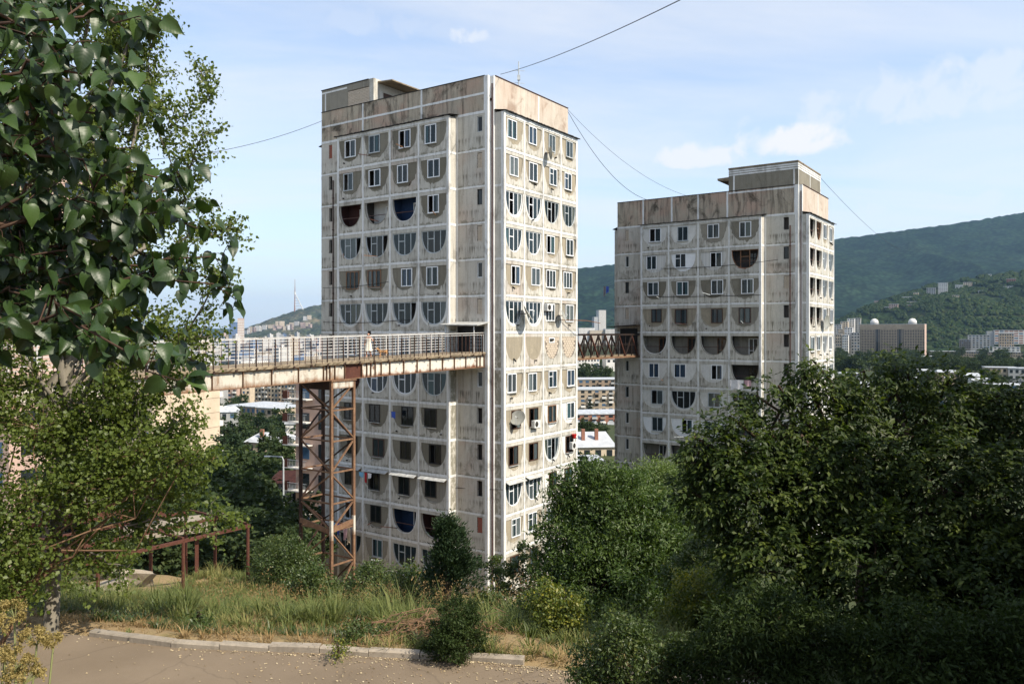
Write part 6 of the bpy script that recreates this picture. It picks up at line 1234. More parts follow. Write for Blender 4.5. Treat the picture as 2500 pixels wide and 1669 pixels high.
tufts(3600, -15, 3.8, 24, 1.5, lambda X, Y, d: (patch(X, Y) + green(X) > np.where(d < 1.5, 0.68, np.where(d < 3.0, 0.52, 0.3))) & ~((Y > 31) & (X < -9.5) & (patch(X, Y) < 0.4)), lambda X, Y, d: 0.8 * (0.2 + 0.26 * smooth01((d - 0.6) / 2.5) + 0.3 * smooth01((X + 5.5) / 2) * smooth01((d - 2) / 3)) * (0.5 + patch(X, Y)), 34, 0.1, (0.25, 1.1), 0.0085, 'grass', 'tall_grass', 'uncut green grass tufts covering the bank behind the kerb', -0.14)
tufts(1500, -13, 3.6, 12, 1.4, lambda X, Y, d: patch(X, Y) > 0.3, lambda X, Y, d: 0.1 + 0.12 * patch(X, Y), 24, 0.16, (0.5, 1.6), 0.006, 'hay', 'dry_grass', 'short straw-coloured dry grass near the kerb')
tufts(2600, -15, 3.6, 22, 1.1, lambda X, Y, d: (patch(X, Y) + green(X) * 0.6 > 0.42) & (d > 0.8), lambda X, Y, d: 0.16 + 0.12 * patch(X, Y), 26, 0.14, (0.4, 1.3), 0.014, 'lf_shrub', 'broadleaf_weeds', 'low broad-leaved green weeds among the bank grass')
# seed heads standing above the tall grass
n = 800; X = grng.uniform(-8, 1.5, n); Y = np.interp(X, KX, KY) + grng.uniform(3, 14, n); k_ = vnoise(X * 0.6, Y * 0.6, 3) > 0.5; X, Y = X[k_], Y[k_]; n = len(X); hh = grng.uniform(0.5, 0.95, n) + 0.35 * (X > -5); Z = ground(X, Y)
pos = np.repeat(np.stack([X, Y, Z + hh], -1), 14, 0) + grng.normal(size=(n * 14, 3)) * np.array([0.06, 0.06, 0.12]); N = len(pos)
stuff(link('grass_seed_heads', leafmesh('grass_seed_heads', pos, grng.normal(size=(N, 3)) * 0.6 + np.array([0, 0, 0.8]), grng.normal(size=(N, 3)), 0.07 * grng.uniform(0.6, 1.3, N), np.clip(grng.normal(0.3, 0.2, N), 0, 1), 'hay', 0.3)), 'straw-coloured feathery seed heads above the bank grass', 'seed heads')
# fallen leaves on the road
n = 3600; X = grng.uniform(-9, 3.2, n); Y = np.interp(X, KX, KY) - 0.05 - grng.uniform(0, 1, n) ** 3.2 * 3.6; k_ = grng.random(n) < np.clip(0.22 + (X + 6) * 0.11, 0.1, 1); X, Y = X[k_], Y[k_]; n = len(X)
M['litter'] = leafmat('yellowed_fallen_leaf', (0.26, 0.18, 0.1), (0.4, 0.32, 0.2), (0.56, 0.48, 0.33), 0.1, 0.8, 0.1)
pos = np.stack([X, Y, np.full(n, 0.012)], -1); stuff(link('fallen_leaves', leafmesh('fallen_leaves', pos, grng.normal(size=(n, 3)) * np.array([1, 1, 0.12]), np.array([0, 0, 1.0]) + grng.normal(size=(n, 3)) * 0.35, grng.uniform(0.022, 0.055, n), np.clip(grng.normal(0.5, 0.25, n), 0, 1), 'litter', 0.7)), 'small yellow leaves scattered over the asphalt by the kerb', 'fallen leaves')

# ------------------------------------------------------------------ trees of the valley (shared crowns, one object each)
vr = np.random.default_rng(91)
def vtree_mesh(kind, seed):
    rng = np.random.default_rng(seed)
    if kind == 'broad':
        L = [((0, 0, 0.58), (0.3, 0.3, 0.28))] + [((rng.uniform(-0.26, 0.26), rng.uniform(-0.26, 0.26), rng.uniform(0.36, 0.82)), rng.uniform(0.12, 0.22)) for _ in range(9)]
        return foliage('crown', L, 260, 26, 0.035, 0.055, 'lf_far', rng, 0.5, aspect=0.7)[0]
    if kind == 'cedar': return conmesh(1.0, 0.36, 5200, 0.05, rng, 'lf_con', 0.6, tiers=11)
    if kind == 'column': return conmesh(1.0, 0.15, 3600, 0.045, rng, 'lf_far', 2.0)
KM = {k: [vtree_mesh(k, 200 + i) for i in range(3)] for k in ('broad', 'cedar', 'column')}
TR = MB().tube([(0, 0, -0.05), (0.01, 0, 0.3), (0, 0, 0.7)], [0.03, 0.022, 0.008], 6).mesh('trunk', 'bark')
def vtree(kind, X, Y, h, label, group, w=1.0, i=0):
    T = thing({'broad': 'valley_tree', 'cedar': 'cedar_tree', 'column': 'cypress_tree'}[kind], label, 'tree', (X, Y, gz(X, Y) - 0.2), vr.uniform(0, 6.28), group)
    link('crown', KM[kind][i % 3], T, scale=(h * w, h * w, h)); link('trunk', TR, T, scale=(h, h, h)); return T
def at_px(kind, x, ytop, d, label, group, hmin=6, w=1.0, i=0):
    p = P(x, ytop, d); h = max(hmin, p.z - gz(p.x, d)); return vtree(kind, p.x, d, h, label, group, w, i)
for i, (k, x, y, d, w) in enumerate([('cedar', 560, 1020, 150, 0.9), ('cedar', 610, 1095, 130, 1.0), ('cedar', 640, 1110, 118, 1.0), ('cedar', 520, 1130, 110, 0.9), ('cedar', 575, 1160, 100, 1.0), ('cedar', 630, 990, 230, 0.8), ('cedar', 690, 1000, 220, 0.8), ('cedar', 660, 1005, 200, 0.8), ('cedar', 720, 990, 240, 0.7)]):
    at_px(k, x, y, d, 'dark layered cedar in the valley below the footbridge', 'cedars below the footbridge', w=w, i=i)
for i, (x, y, d, w) in enumerate([(640, 1055, 160, 0.8), (662, 1040, 158, 0.9), (684, 1050, 160, 0.8), (700, 1055, 165, 0.9)]): at_px('column', x, y, d, 'narrow upright cypress left of the pink balconies', 'cypresses below the footbridge', w=w * 1.1, i=i)
spots = [(540, 985, 300), (560, 965, 420), (590, 960, 450), (625, 1035, 190), (690, 1090, 120), (650, 1150, 95), (600, 1190, 85), (550, 1200, 80), (510, 1170, 80), (700, 1180, 85), (480, 1120, 95), (450, 1200, 70), (400, 1180, 75), (520, 1240, 66), (620, 1250, 62), (680, 1270, 60), (575, 1265, 60), (470, 1270, 58), (350, 1250, 60), (735, 1250, 66), (530, 1010, 260), (655, 985, 260), (580, 1000, 240), (710, 1030, 190), (640, 1215, 74), (440, 1140, 90), (380, 1300, 52), (655, 1300, 54), (330, 1085, 100), (390, 1095, 95), (440, 1085, 105), (500, 1088, 100), (270, 1100, 90), (480, 1150, 80), (420, 1190, 70), (560, 1090, 125), (600, 1130, 105), (520, 1075, 140), (625, 1165, 90), (575, 1120, 110), (680, 1215, 75), (660, 1070, 140)]
for i, (x, y, d) in enumerate(spots): at_px('broad', x, y, d, 'dark leafy tree in the valley left of the towers', 'leafy trees in the left valley', w=1.25 if d < 120 else 1.0, i=i)
spots = [(1420, 890, 420), (1445, 885, 430), (1470, 893, 410), (1430, 880, 480), (1460, 880, 490), (1412, 865, 600), (1440, 862, 600), (1475, 864, 600), (1440, 980, 290), (1425, 1030, 200), (1465, 1035, 195), (1445, 1045, 190), (1420, 1090, 120), (1475, 1110, 115), (1430, 1130, 90), (1465, 1135, 88), (1400, 1120, 80)]
for i, (x, y, d) in enumerate(spots): at_px('broad' if i % 4 else 'cedar', x, y, d, ('leafy tree seen in the gap between the towers' if i % 4 else 'dark conifer seen in the gap between the towers'), 'trees between the towers', i=i, hmin=5)
for i in range(64):
    x = 2030 + i * 8.2 + vr.uniform(-4, 4); d = vr.uniform(470, 640); p = P(x, 880, d); vtree('broad' if i % 5 else 'cedar', p.x, d, vr.uniform(10, 15), ('dark leafy tree in the row before the institute' if i % 5 else 'dark conifer in the row before the institute'), 'tree row before the institute', 1.15, i)
for i in range(46):
    x = vr.uniform(2030, 2520); d = vr.uniform(250, 420); p = P(x, 900, d); vtree('broad' if i % 4 else 'cedar', p.x, d, vr.uniform(6, 11), ('dark leafy tree among the valley houses below the institute' if i % 4 else 'dark conifer among the valley houses below the institute'), 'trees among the right valley houses', 1.1, i)
for i in range(40):
    x = vr.uniform(2030, 2520); d = vr.uniform(760, 1080); p = P(x, 900, d); vtree('broad', p.x, d, vr.uniform(9, 15), 'dark tree around the institute and hill foot', 'trees round the institute', 1.25, i)
for i in range(60):
    x = vr.uniform(430, 800); d = vr.uniform(600, 1300); p = P(x, 900, d); vtree('broad', p.x, d, vr.uniform(9, 16), 'distant tree among the city blocks', 'trees among the city blocks', 1.3, i)
# big trees added just outside the frame on the right to shade the foreground
for i, (x, y, h, w) in enumerate([(15.5, 9.0, 12.6, 1.0), (19, 13, 16.2, 1.0), (14, 4.0, 11, 0.9), (23.5, 19, 14, 1.0), (24, 9, 17, 1.0), (11.3, 8, 10, 1.0), (9.6, 4.2, 9, 1.0)]):
    vtree('broad', x, y, h, 'large unseen tree added right of the walnut for its shade', 'added shade trees right of the walnut', w, i)

# ------------------------------------------------------------------ small things on and around the towers
def wl_(T, x, y, z): return T.matrix_basis @ Vector((x, y, z))
for T in (T1, T2): T.matrix_basis = Matrix.Translation(T.location) @ Matrix.Rotation(TH, 4, 'Z')
def wire(label, pts, r=0.018, sag=0.0, n=24, group=None):
    a, b_ = Vector(pts[0]), Vector(pts[1]); P_ = [a + (b_ - a) * (i / n) - Vector((0, 0, sag * 4 * (i / n) * (1 - i / n))) for i in range(n + 1)]
    o = MB().tube([p - a for p in P_], r, 5).build('cable', 'wire', None, tuple(a)); return tag(o, label, 'cable')
c1 = wl_(T1, 0.2, 1.4, 20.0)
wire('black cable rising from the corner of the taller tower roof', (c1, P(1800, -70, 26)), 0.02, 0.35); wire('thin cable leaving the lift house of the taller tower', (wl_(T1, -18.4, 0.0, 18.9), P(300, 392, 60)), 0.02, 0.8)
wire('thick cable slung from tower roof to the lower tower', (wl_(T1, 0.3, 11.2, 19.5), wl_(T2, -15.2, 0.1, 13.9)), 0.022, 1.6); wire('thin cable slung to the middle of the lower tower roof', (wl_(T1, 0.3, 11.2, 19.6), wl_(T2, -10.8, 0.3, 13.9)), 0.014, 1.2)
wire('faint cable falling away right of the lower tower', (wl_(T2, 0.0, 8.0, 16.0), P(2200, 610, 190)), 0.02, 1.0)
wire('service cable swagged across the storeys above the footbridge', (wl_(T1, -17.2, -0.95, 0.9), wl_(T1, -7.0, -0.98, 1.05)), 0.025, 0.15); wire('loose cable swagged from bay to corner low on the taller tower', (wl_(T1, -14, -0.98, -11.4), wl_(T1, 1.2, 0.3, -11.9)), 0.022, 0.5); wire('service cable crossing below the brown lattice windows', (wl_(T1, -17.3, -0.95, 3.9), wl_(T1, -9.4, -0.98, 4.15)), 0.022, 0.12)
wire('cable crossing the upper storeys of the lower tower', (wl_(T2, -13.6, -1.0, 6.6), wl_(T2, -1.6, -0.98, 6.9)), 0.025, 0.2); wire('second cable crossing the lower tower', (wl_(T2, -15, -1.0, 3.7), wl_(T2, -3.2, -0.98, 3.6)), 0.025, 0.05)
# downpipes
for T, x, z0, z1, lb in ((T1, -16.95, -20, 13.4, 0), (T2, -0.72, -18, 10.2, 0)):
    MB().tube([(x, -0.07, z0), (x, -0.07, z1)], 0.05, 8).build('downpipe', 'pipe', T)
    for z in np.arange(z0 + 1, z1, 2.8): MB().box(x - 0.08, x + 0.08, -0.14, -0.001, z, z + 0.06).build('pipe_clip', 'pipe', T)
def dish(label, loc, r, az, el, arm):
    """paraboloid reflector with feed arm and wall bracket; arm = vector from the dish back to the wall"""
    D = thing('satellite_dish', label, 'satellite dish', tuple(loc)); n_ = 24; mb = MB(); R = (Matrix.Rotation(az, 3, 'Z') @ Matrix.Rotation(el, 3, 'X'))
    rings = [0.0, 0.35, 0.7, 1.0]; mb.v = [tuple(R @ Vector((0, 0.0, 0)))]
    for q in rings[1:]: mb.v += [tuple(R @ Vector((r * q * math.cos(2 * math.pi * i / n_), -0.2 * r * q * q, r * q * math.sin(2 * math.pi * i / n_)))) for i in range(n_)]
    mb.f = [(0, 1 + i, 1 + (i + 1) % n_) for i in range(n_)] + [(1 + k * n_ + i, 1 + (k + 1) * n_ + i, 1 + (k + 1) * n_ + (i + 1) % n_, 1 + k * n_ + (i + 1) % n_) for k in range(2) for i in range(n_)]
    mb.build('reflector', 'dish', D, smooth=True)
    f = R @ Vector((0, -0.9 * r, -0.15 * r)); MB().tube([R @ Vector((0, -0.15 * r, -0.95 * r)), f], 0.02, 5).build('feed_arm', 'fr_g', D); MB().tube([f, f + R @ Vector((0, 0.12, 0))], 0.05, 8).build('feed_horn', 'ac', D)
    MB().tube([(0, 0, 0), tuple(arm)], 0.03, 6).build('bracket', 'pipe', D); return D
exw = T1.matrix_basis.to_3x3() @ Vector((1, 0, 0)); eyw = T1.matrix_basis.to_3x3() @ Vector((0, 1, 0))
def rdish(T, q, y, z, off, r, az, el, label): return dish(label, wl_(T, q + off, y, z), r, az, el, -exw * off)
rdish(T1, 1.2, 2.6, 1.45, 0.62, 0.75, 1.5, -0.52, 'large satellite dish below the white arched windows of the taller tower')
rdish(T1, 1.2, 6.2, 14.6, 0.45, 0.55, 1.75, -0.1, 'satellite dish near the top of the taller tower'); rdish(T1, 1.2, 8.3, 1.4, 0.45, 0.45, 1.25, -0.35, 'small dark satellite dish beside the long pole')
rdish(T1, 1.2, 1.7, -6.6, 0.45, 0.62, TH + 0.2, -0.5, 'satellite dish under the brown window of the taller tower'); rdish(T2, 0.95, 5.2, 1.0, 0.3, 0.7, TH + 1.4, 0.1, 'round dark satellite dish on the lower tower')
def acunit(T, q, y, z, label):
    A = thing('air_conditioner', label, 'air conditioner', tuple(wl_(T, q + 0.08, y, z)), TH); MB().box(0, 0.32, 0, 0.85, 0, 0.58).build('casing', 'ac', A)
    mb = MB(); mb.tube([(0.321, 0.3, 0.29), (0.335, 0.3, 0.29)], 0.22, 18); mb.build('fan_grille', 'fr_k', A)
    for yy in (0.1, 0.7): MB().box(-0.07, 0.3, yy, yy + 0.05, -0.06, -0.001).build('bracket', 'pipe', A)
acunit(T1, 1.2, 6.0, 1.75, 'white air conditioner outside the mid-height window of the taller tower'); acunit(T1, 1.2, 4.1, -7.6, 'white air conditioner below the brown framed window'); acunit(T1, 1.2, 10.0, -10.0, 'white air conditioner under the red pot')
pot = thing('plant_pot', 'red bowl hanging outside a brown window', 'pot', tuple(wl_(T1, 1.35, 10.7, -9.1)), TH); M['red'] = plain('red_plastic', (0.5, 0.02, 0.02), 0.4); MB().tube([(0, 0, 0), (0, 0, 0.32)], [0.14, 0.24], 14).build('bowl', 'red', pot); MB().box(-0.16, 0.1, -0.3, 0.3, -0.06, -0.001).build('shelf', 'pipe', pot)
an = thing('roof_antenna', 'slim antenna mast on the taller tower roof', 'antenna', tuple(wl_(T1, 0.0, 4.2, 17.9))); MB().tube([(0, 0, 0), (0, 0, 3.9)], 0.045, 6).build('mast', 'fr_g', an); MB().box(-0.12, 0.12, -0.1, 0.1, 2.4, 2.8).build('junction_box', 'fr_g', an)
for z in (2.2, 3.2): MB().bar((-0.5, 0, z), (0.5, 0.2, z), 0.03).build('element', 'fr_g', an)
wp_ = MB().tube([(0, 0, 0), (1.2, 2.5, -0.05), (1.4, 4.5, -0.25)], 0.03, 6).build('wooden_pole', 'fr_o', None, tuple(wl_(T1, 1.25, 8.5, 1.05)), TH); tag(wp_, 'thin bent pole sticking out past the tower edge', 'pole')
# vents and drying arms
rv_ = random.Random(9)
for T, q, va_, wv_, rows_, top_ in ((T1, 1.2, 0.445, 11.05, 11, 16.8), (T2, 0.95, 0.2, 9.8, 8, 11.2)):
    for k in range(rows_):
        for j in range(4):
            if rv_.random() < 0.3: y = va_ + (j + rv_.uniform(0.3, 0.7)) * wv_ / 4; MB().tube([(q, y, top_ - 2.8 * (k + 1) + rv_.uniform(0.5, 0.8)), (q + 0.22, y, top_ - 2.8 * (k + 1) + 0.55)], 0.06, 8).build('vent_pipe', 'black', T)
for T, p_, x0, wu_, rows_, top_ in ((T1, 0.884, -15.52, 12.43, 13, 16.8), (T2, 0.95, -15.9, 12.7, 9, 11.2)):
    for k in range(rows_):
        for j in range(4):
            r_ = rv_.random(); x = x0 + (j + rv_.uniform(0.2, 0.8)) * wu_ / 4; z = top_ - 2.8 * (k + 1) + rv_.uniform(0.55, 0.95)
            if r_ < 0.25: MB().bar((x, -p_, z), (x - rv_.uniform(-1, 1), -p_ - 0.9, z + rv_.uniform(0, 0.25)), 0.05).build('drying_arm', rv_.choice(['fr_g', 'pipe', 'fr_o']), T)
            elif r_ < 0.5: MB().tube([(x, -p_, z - 0.3), (x, -p_ - 0.15, z - 0.3)], 0.06, 8).build('vent_pipe', 'black', T)
# laundry
LM = {k: plain(k + '_cloth', c, 0.9) for k, c in dict(white=(0.68, 0.66, 0.66), blue=(0.05, 0.1, 0.42), sky=(0.2, 0.42, 0.6), red=(0.42, 0.02, 0.03), pink=(0.55, 0.35, 0.38), cream=(0.55, 0.45, 0.33), grey=(0.2, 0.18, 0.2), lilac=(0.4, 0.35, 0.55)).items()}
def cloth(label, loc, w, h, col, rz, seed, skew=0.0):
    rq = random.Random(seed); n_ = 8; m_ = 6; mb = MB()
    for j in range(m_ + 1):
        for i in range(n_ + 1):
            u, v = i / n_, j / m_; mb.v.append((w * (u - 0.5) * (1 - 0.12 * v) + skew * v, 0.05 * math.sin(u * 9 + seed) * (0.3 + v) + rq.uniform(-0.01, 0.01), -h * v * (1 - 0.12 * math.sin(u * 5 + seed))))
    mb.f = [(j * (n_ + 1) + i, j * (n_ + 1) + i + 1, (j + 1) * (n_ + 1) + i + 1, (j + 1) * (n_ + 1) + i) for j in range(m_) for i in range(n_)]
    me = mb.mesh('laundry', LM[col], True); o = link('laundry', me, None, loc, rz); return tag(o, label, 'laundry')
def line_of(T, x0, x1, y, z, items, where):
    x = x0
    MB().tube([tuple(wl_(T, x0 - 0.3, y, z + 0.01) - T.location), tuple(wl_(T, x1 + 0.3, y, z + 0.01) - T.location)], 0.008, 4).build('washing_line', 'wire', None, tuple(T.location))
    o = COL.objects[-1] if False else bpy.context.scene.objects[[q.name for q in bpy.context.scene.objects if q.name.startswith('washing_line')][-1]]; tag(o, 'thin washing line ' + where, 'washing line')
    for i, (c_, w_, h_) in enumerate(items):
        cloth({'white': 'white cloth', 'blue': 'dark blue cloth', 'sky': 'light blue patterned sheet', 'red': 'red cloth', 'pink': 'pink cloth', 'cream': 'cream cloth', 'grey': 'dark grey cloth', 'lilac': 'lilac cloth'}[c_] + ' drying ' + where, tuple(wl_(T, x + w_ / 2, y, z)), w_, h_, c_, TH, i + int(z * 7)); x += w_ + 0.05
line_of(T1, -15.1, -12.3, -1.9, -16.1, [('sky', 0.55, 1.7), ('blue', 0.4, 0.9), ('red', 0.35, 0.5), ('pink', 0.4, 1.2), ('cream', 0.3, 1.5), ('grey', 0.55, 0.9)], 'low on the taller tower beside the pier')
line_of(T1, -12.2, -10.6, -1.6, -11.6, [('sky', 0.6, 0.4), ('red', 0.35, 0.75), ('white', 0.45, 0.4)], 'below the awnings of the taller tower')
line_of(T1, -8.6, -8.0, -1.5, -6.4, [('blue', 0.45, 0.5)], 'under the dark windows of the taller tower')
line_of(T1, -16.6, -14.6, -1.2, -3.15, [('lilac', 0.35, 0.5), ('pink', 0.35, 0.5), ('sky', 0.35, 0.5), ('white', 0.3, 0.5), ('red', 0.3, 0.6)], 'behind the top of the pier')
line_of(T2, -6.0, -3.6, -1.7, -4.6, [('white', 1.35, 0.95), ('pink', 0.7, 0.6)], 'outside the open loggia of the lower tower'); line_of(T2, -20.6, -19.9, -0.4, 5.0, [('grey', 0.3, 1.0), ('blue', 0.3, 0.7)], 'at the left edge of the lower tower')
# ------------------------------------------------------------------ walker and dog on the footbridge
def skin(name, V, E, mat, parent, root, sub=2):
    ks = list(V); me = bpy.data.meshes.new(name); me.from_pydata([V[k][0] for k in ks], [(ks.index(a), ks.index(b_)) for a, b_ in E], []); o = link(name, me, parent)
    md = o.modifiers.new('skin', 'SKIN'); md.use_smooth_shade = True
    for i, k in enumerate(ks):
        sv = me.skin_vertices[0].data[i]; r = V[k][1]; sv.radius = r if isinstance(r, tuple) else (r, r); sv.use_root = (k == root)
    s2 = o.modifiers.new('subdivision', 'SUBSURF'); s2.levels = sub; s2.render_levels = sub; me.materials.append(M[mat]); return o
M['skin'] = plain('tanned_skin', (0.5, 0.27, 0.18), 0.6, var=0.05); M['hair'] = plain('black_hair', (0.012, 0.01, 0.009), 0.5); M['dress'] = plain('pale_printed_dress', (0.66, 0.62, 0.52), 0.9, var=0.18, scale=14); M['fur'] = plain('tan_fur', (0.5, 0.28, 0.13), 0.9, var=0.2, scale=9); M['fur_w'] = plain('white_fur', (0.65, 0.6, 0.5), 0.9)
sw = 10.9
wz = bz(sw, -1.5)
PN = thing('person', 'person in a pale dress with black hair walking a dog on the footbridge', 'person', tuple(wl_(T1, -1.75, -sw, wz)), TH + math.radians(200))
V = {'pel': ((0, 0, 0.90), (0.15, 0.11)), 'wai': ((0, 0, 1.06), (0.115, 0.09)), 'che': ((0, 0.01, 1.24), (0.15, 0.1)), 'nec0': ((0, 0, 1.38), (0.06, 0.055)), 'nec': ((0, 0.01, 1.44), (0.048, 0.048)), 'hea': ((0, 0.03, 1.54), (0.085, 0.1)), 'top': ((0, 0.02, 1.62), (0.06, 0.07)),
     'lsh': ((0.16, 0, 1.34), 0.05), 'lel': ((0.24, -0.05, 1.08), 0.038), 'lwr': ((0.26, 0.05, 0.86), 0.028), 'lha': ((0.26, 0.08, 0.79), (0.035, 0.02)), 'rsh': ((-0.16, 0, 1.34), 0.05), 'rel': ((-0.32, -0.02, 1.12), 0.038), 'rwr': ((-0.46, 0.06, 0.98), 0.028), 'rha': ((-0.51, 0.08, 0.94), (0.035, 0.02)),
     'lhi': ((0.09, 0, 0.84), 0.09), 'lkn': ((0.09, 0.14, 0.48), 0.056), 'lan': ((0.09, 0.1, 0.09), 0.034), 'lfo': ((0.09, 0.22, 0.04), (0.04, 0.03)), 'rhi': ((-0.09, 0, 0.84), 0.09), 'rkn': ((-0.09, 0.02, 0.47), 0.056), 'ran': ((-0.09, -0.2, 0.13), 0.034), 'rfo': ((-0.09, -0.12, 0.04), (0.04, 0.03))}
E_ = [('pel', 'wai'), ('wai', 'che'), ('che', 'nec0'), ('nec0', 'nec'), ('nec', 'hea'), ('hea', 'top'), ('che', 'lsh'), ('lsh', 'lel'), ('lel', 'lwr'), ('lwr', 'lha'), ('che', 'rsh'), ('rsh', 'rel'), ('rel', 'rwr'), ('rwr', 'rha'), ('pel', 'lhi'), ('lhi', 'lkn'), ('lkn', 'lan'), ('lan', 'lfo'), ('pel', 'rhi'), ('rhi', 'rkn'), ('rkn', 'ran'), ('ran', 'rfo')]
skin('body', V, E_, 'skin', PN, 'pel')
mb = MB(); n_ = 20
for z, rx_, ry_ in ((1.3, 0.165, 0.12), (1.2, 0.17, 0.125), (1.06, 0.135, 0.11), (0.92, 0.19, 0.155), (0.7, 0.23, 0.21), (0.46, 0.27, 0.27)):
    mb.v += [(rx_ * (1 + 0.07 * math.sin(i * 3.1) * (z < 1)) * math.cos(2 * math.pi * i / n_), ry_ * math.sin(2 * math.pi * i / n_) + (1.0 - z) * 0.04, z + (0.02 * math.sin(i * 2) if z < 0.5 else 0)) for i in range(n_)]
mb.f = [(j * n_ + i, j * n_ + (i + 1) % n_, (j + 1) * n_ + (i + 1) % n_, (j + 1) * n_ + i) for j in range(5) for i in range(n_)]; mb.build('dress', 'dress', PN, smooth=True)
skin('hair', {'a': ((0, 0.0, 1.64), (0.115, 0.12)), 'b': ((0, -0.045, 1.54), (0.11, 0.1)), 'c': ((0, -0.12, 1.66), 0.07)}, [('a', 'b'), ('a', 'c')], 'hair', PN, 'a', 1)
for sx in (-1, 1): MB().box(sx * 0.035 - 0.012, sx * 0.035 + 0.012, 0.125, 0.134, 1.545, 1.557).build('eye', 'hair', PN)
DG = thing('dog', 'small tan dog with a white chest on a lead on the footbridge', 'dog', tuple(wl_(T1, -1.2, -sw + 0.75, bz(sw - 0.75, -1.5))), TH + math.radians(150))
V = {'rum': ((0, -0.26, 0.42), (0.085, 0.095)), 'bel': ((0, -0.05, 0.40), (0.085, 0.09)), 'che': ((0, 0.16, 0.40), (0.1, 0.125)), 'nec': ((0, 0.29, 0.52), 0.07), 'hea': ((0, 0.36, 0.60), (0.07, 0.065)), 'muz': ((0, 0.46, 0.57), (0.035, 0.035)), 'nos': ((0, 0.5, 0.565), 0.022), 'tl1': ((0, -0.36, 0.52), 0.03), 'tl2': ((0, -0.36, 0.64), 0.022), 'tl3': ((0, -0.3, 0.7), 0.015)}
E_ = [('rum', 'bel'), ('bel', 'che'), ('che', 'nec'), ('nec', 'hea'), ('hea', 'muz'), ('muz', 'nos'), ('rum', 'tl1'), ('tl1', 'tl2'), ('tl2', 'tl3')]
for sx, sn in ((-1, 'l'), (1, 'r')):
    k = 0.05 * sx; V.update({sn + 'h0': ((0.06 * sx, -0.27, 0.36), 0.06), sn + 'h1': ((0.065 * sx, -0.2 + k, 0.25), 0.038), sn + 'h2': ((0.065 * sx, -0.32 + k, 0.15), 0.022), sn + 'h3': ((0.065 * sx, -0.3 + k, 0.03), 0.02), sn + 'h4': ((0.065 * sx, -0.25 + k, 0.018), 0.02), sn + 'f0': ((0.06 * sx, 0.17, 0.32), 0.045), sn + 'f1': ((0.06 * sx, 0.15 - k, 0.16), 0.026), sn + 'f2': ((0.06 * sx, 0.17 - k, 0.03), 0.02), sn + 'f3': ((0.06 * sx, 0.21 - k, 0.018), 0.02)})
    E_ += [('rum', sn + 'h0'), (sn + 'h0', sn + 'h1'), (sn + 'h1', sn + 'h2'), (sn + 'h2', sn + 'h3'), (sn + 'h3', sn + 'h4'), ('che', sn + 'f0'), (sn + 'f0', sn + 'f1'), (sn + 'f1', sn + 'f2'), (sn + 'f2', sn + 'f3')]
skin('body', V, E_, 'fur', DG, 'bel')
for sx in (-1, 1): MB().add([(sx * 0.03, 0.35, 0.66), (sx * 0.075, 0.34, 0.63), (sx * 0.06, 0.33, 0.74), (sx * 0.05, 0.36, 0.64)], [(0, 1, 2), (0, 2, 3), (1, 3, 2)]).build('ear', 'fur', DG)
MB().box(-0.05, 0.05, 0.27, 0.285, 0.33, 0.44).build('chest_patch', 'fur_w', DG)
a_ = PN.matrix_basis @ Vector((-0.51, 0.08, 0.92)); PN.matrix_basis = Matrix.Translation(PN.location) @ Matrix.Rotation(PN.rotation_euler.z, 4, 'Z'); DG.matrix_basis = Matrix.Translation(DG.location) @ Matrix.Rotation(DG.rotation_euler.z, 4, 'Z')
a_ = PN.matrix_basis @ Vector((-0.52, 0.08, 0.93)); b_ = DG.matrix_basis @ Vector((0, 0.3, 0.6)); o = MB().tube([(0, 0, 0), tuple((b_ - a_) * 0.5 - Vector((0, 0, 0.06))), tuple(b_ - a_)], 0.008, 5).build('dog_lead', 'black', None, tuple(a_)); tag(o, 'slack dark lead between walker and dog', 'lead')
# ------------------------------------------------------------------ rusty frame, rubble, brushwood, lamp, dried fennel
A_ = P(239, 1371, 31.8); dirf = Vector((0.585, 0.811, 0)); dirb = Vector((-0.811, 0.585, 0)); zrl = -2.93
FR = thing('carport_frame', 'bare rusty steel post and rail frame standing in the long grass', 'steel frame', (A_.x, A_.y, zrl))
grid = [[dirf * s_ + dirb * t_ for t_ in (0, 2.6, 5.1)] for s_ in (0, 3.7, 7.0)]
for row in grid:
    for p in row: MB().tube([(p.x, p.y, gz(A_.x + p.x, A_.y + p.y) - zrl - 0.3), (p.x, p.y, 0.05)], 0.075, 8).build('post', 'rust_red', FR)
for t_ in (0, 2.6, 5.1):
    a = dirf * -0.5 + dirb * t_; b_ = dirf * 7.1 + dirb * t_; MB().bar(tuple(a + Vector((0, 0, 0.05))), tuple(b_ + Vector((0, 0, 0.05))), 0.12, 0.14).build('rail', 'rust_red', FR)
for s_ in (0, 3.7, 7.0): a = dirf * s_; b_ = a + dirb * 5.1; MB().bar(tuple(a + Vector((0, 0, 0.16))), tuple(b_ + Vector((0, 0, 0.16))), 0.1, 0.1).build('cross_rail', 'rust_red', FR)
a = P(256, 1303, 43); b_ = P(508, 1272, 45.5)
SLB = thing('concrete_deck', 'broken pale concrete slab carried on a thick red-brown beam behind the frame', 'concrete slab', tuple(a)); t = (b_ - a); t.z = 0; L = t.length; t.normalize(); nrm = Vector((-t.y, t.x, 0))
def obox(mb, o, u0, u1, v0, v1, z0, z1): mb.add([tuple(o + t * u + nrm * v + Vector((0, 0, z))) for z in (z0, z1) for u, v in ((u0, v0), (u1, v0), (u1, v1), (u0, v1))], [(0, 3, 2, 1), (4, 5, 6, 7), (0, 1, 5, 4), (1, 2, 6, 5), (2, 3, 7, 6), (3, 0, 4, 7)])
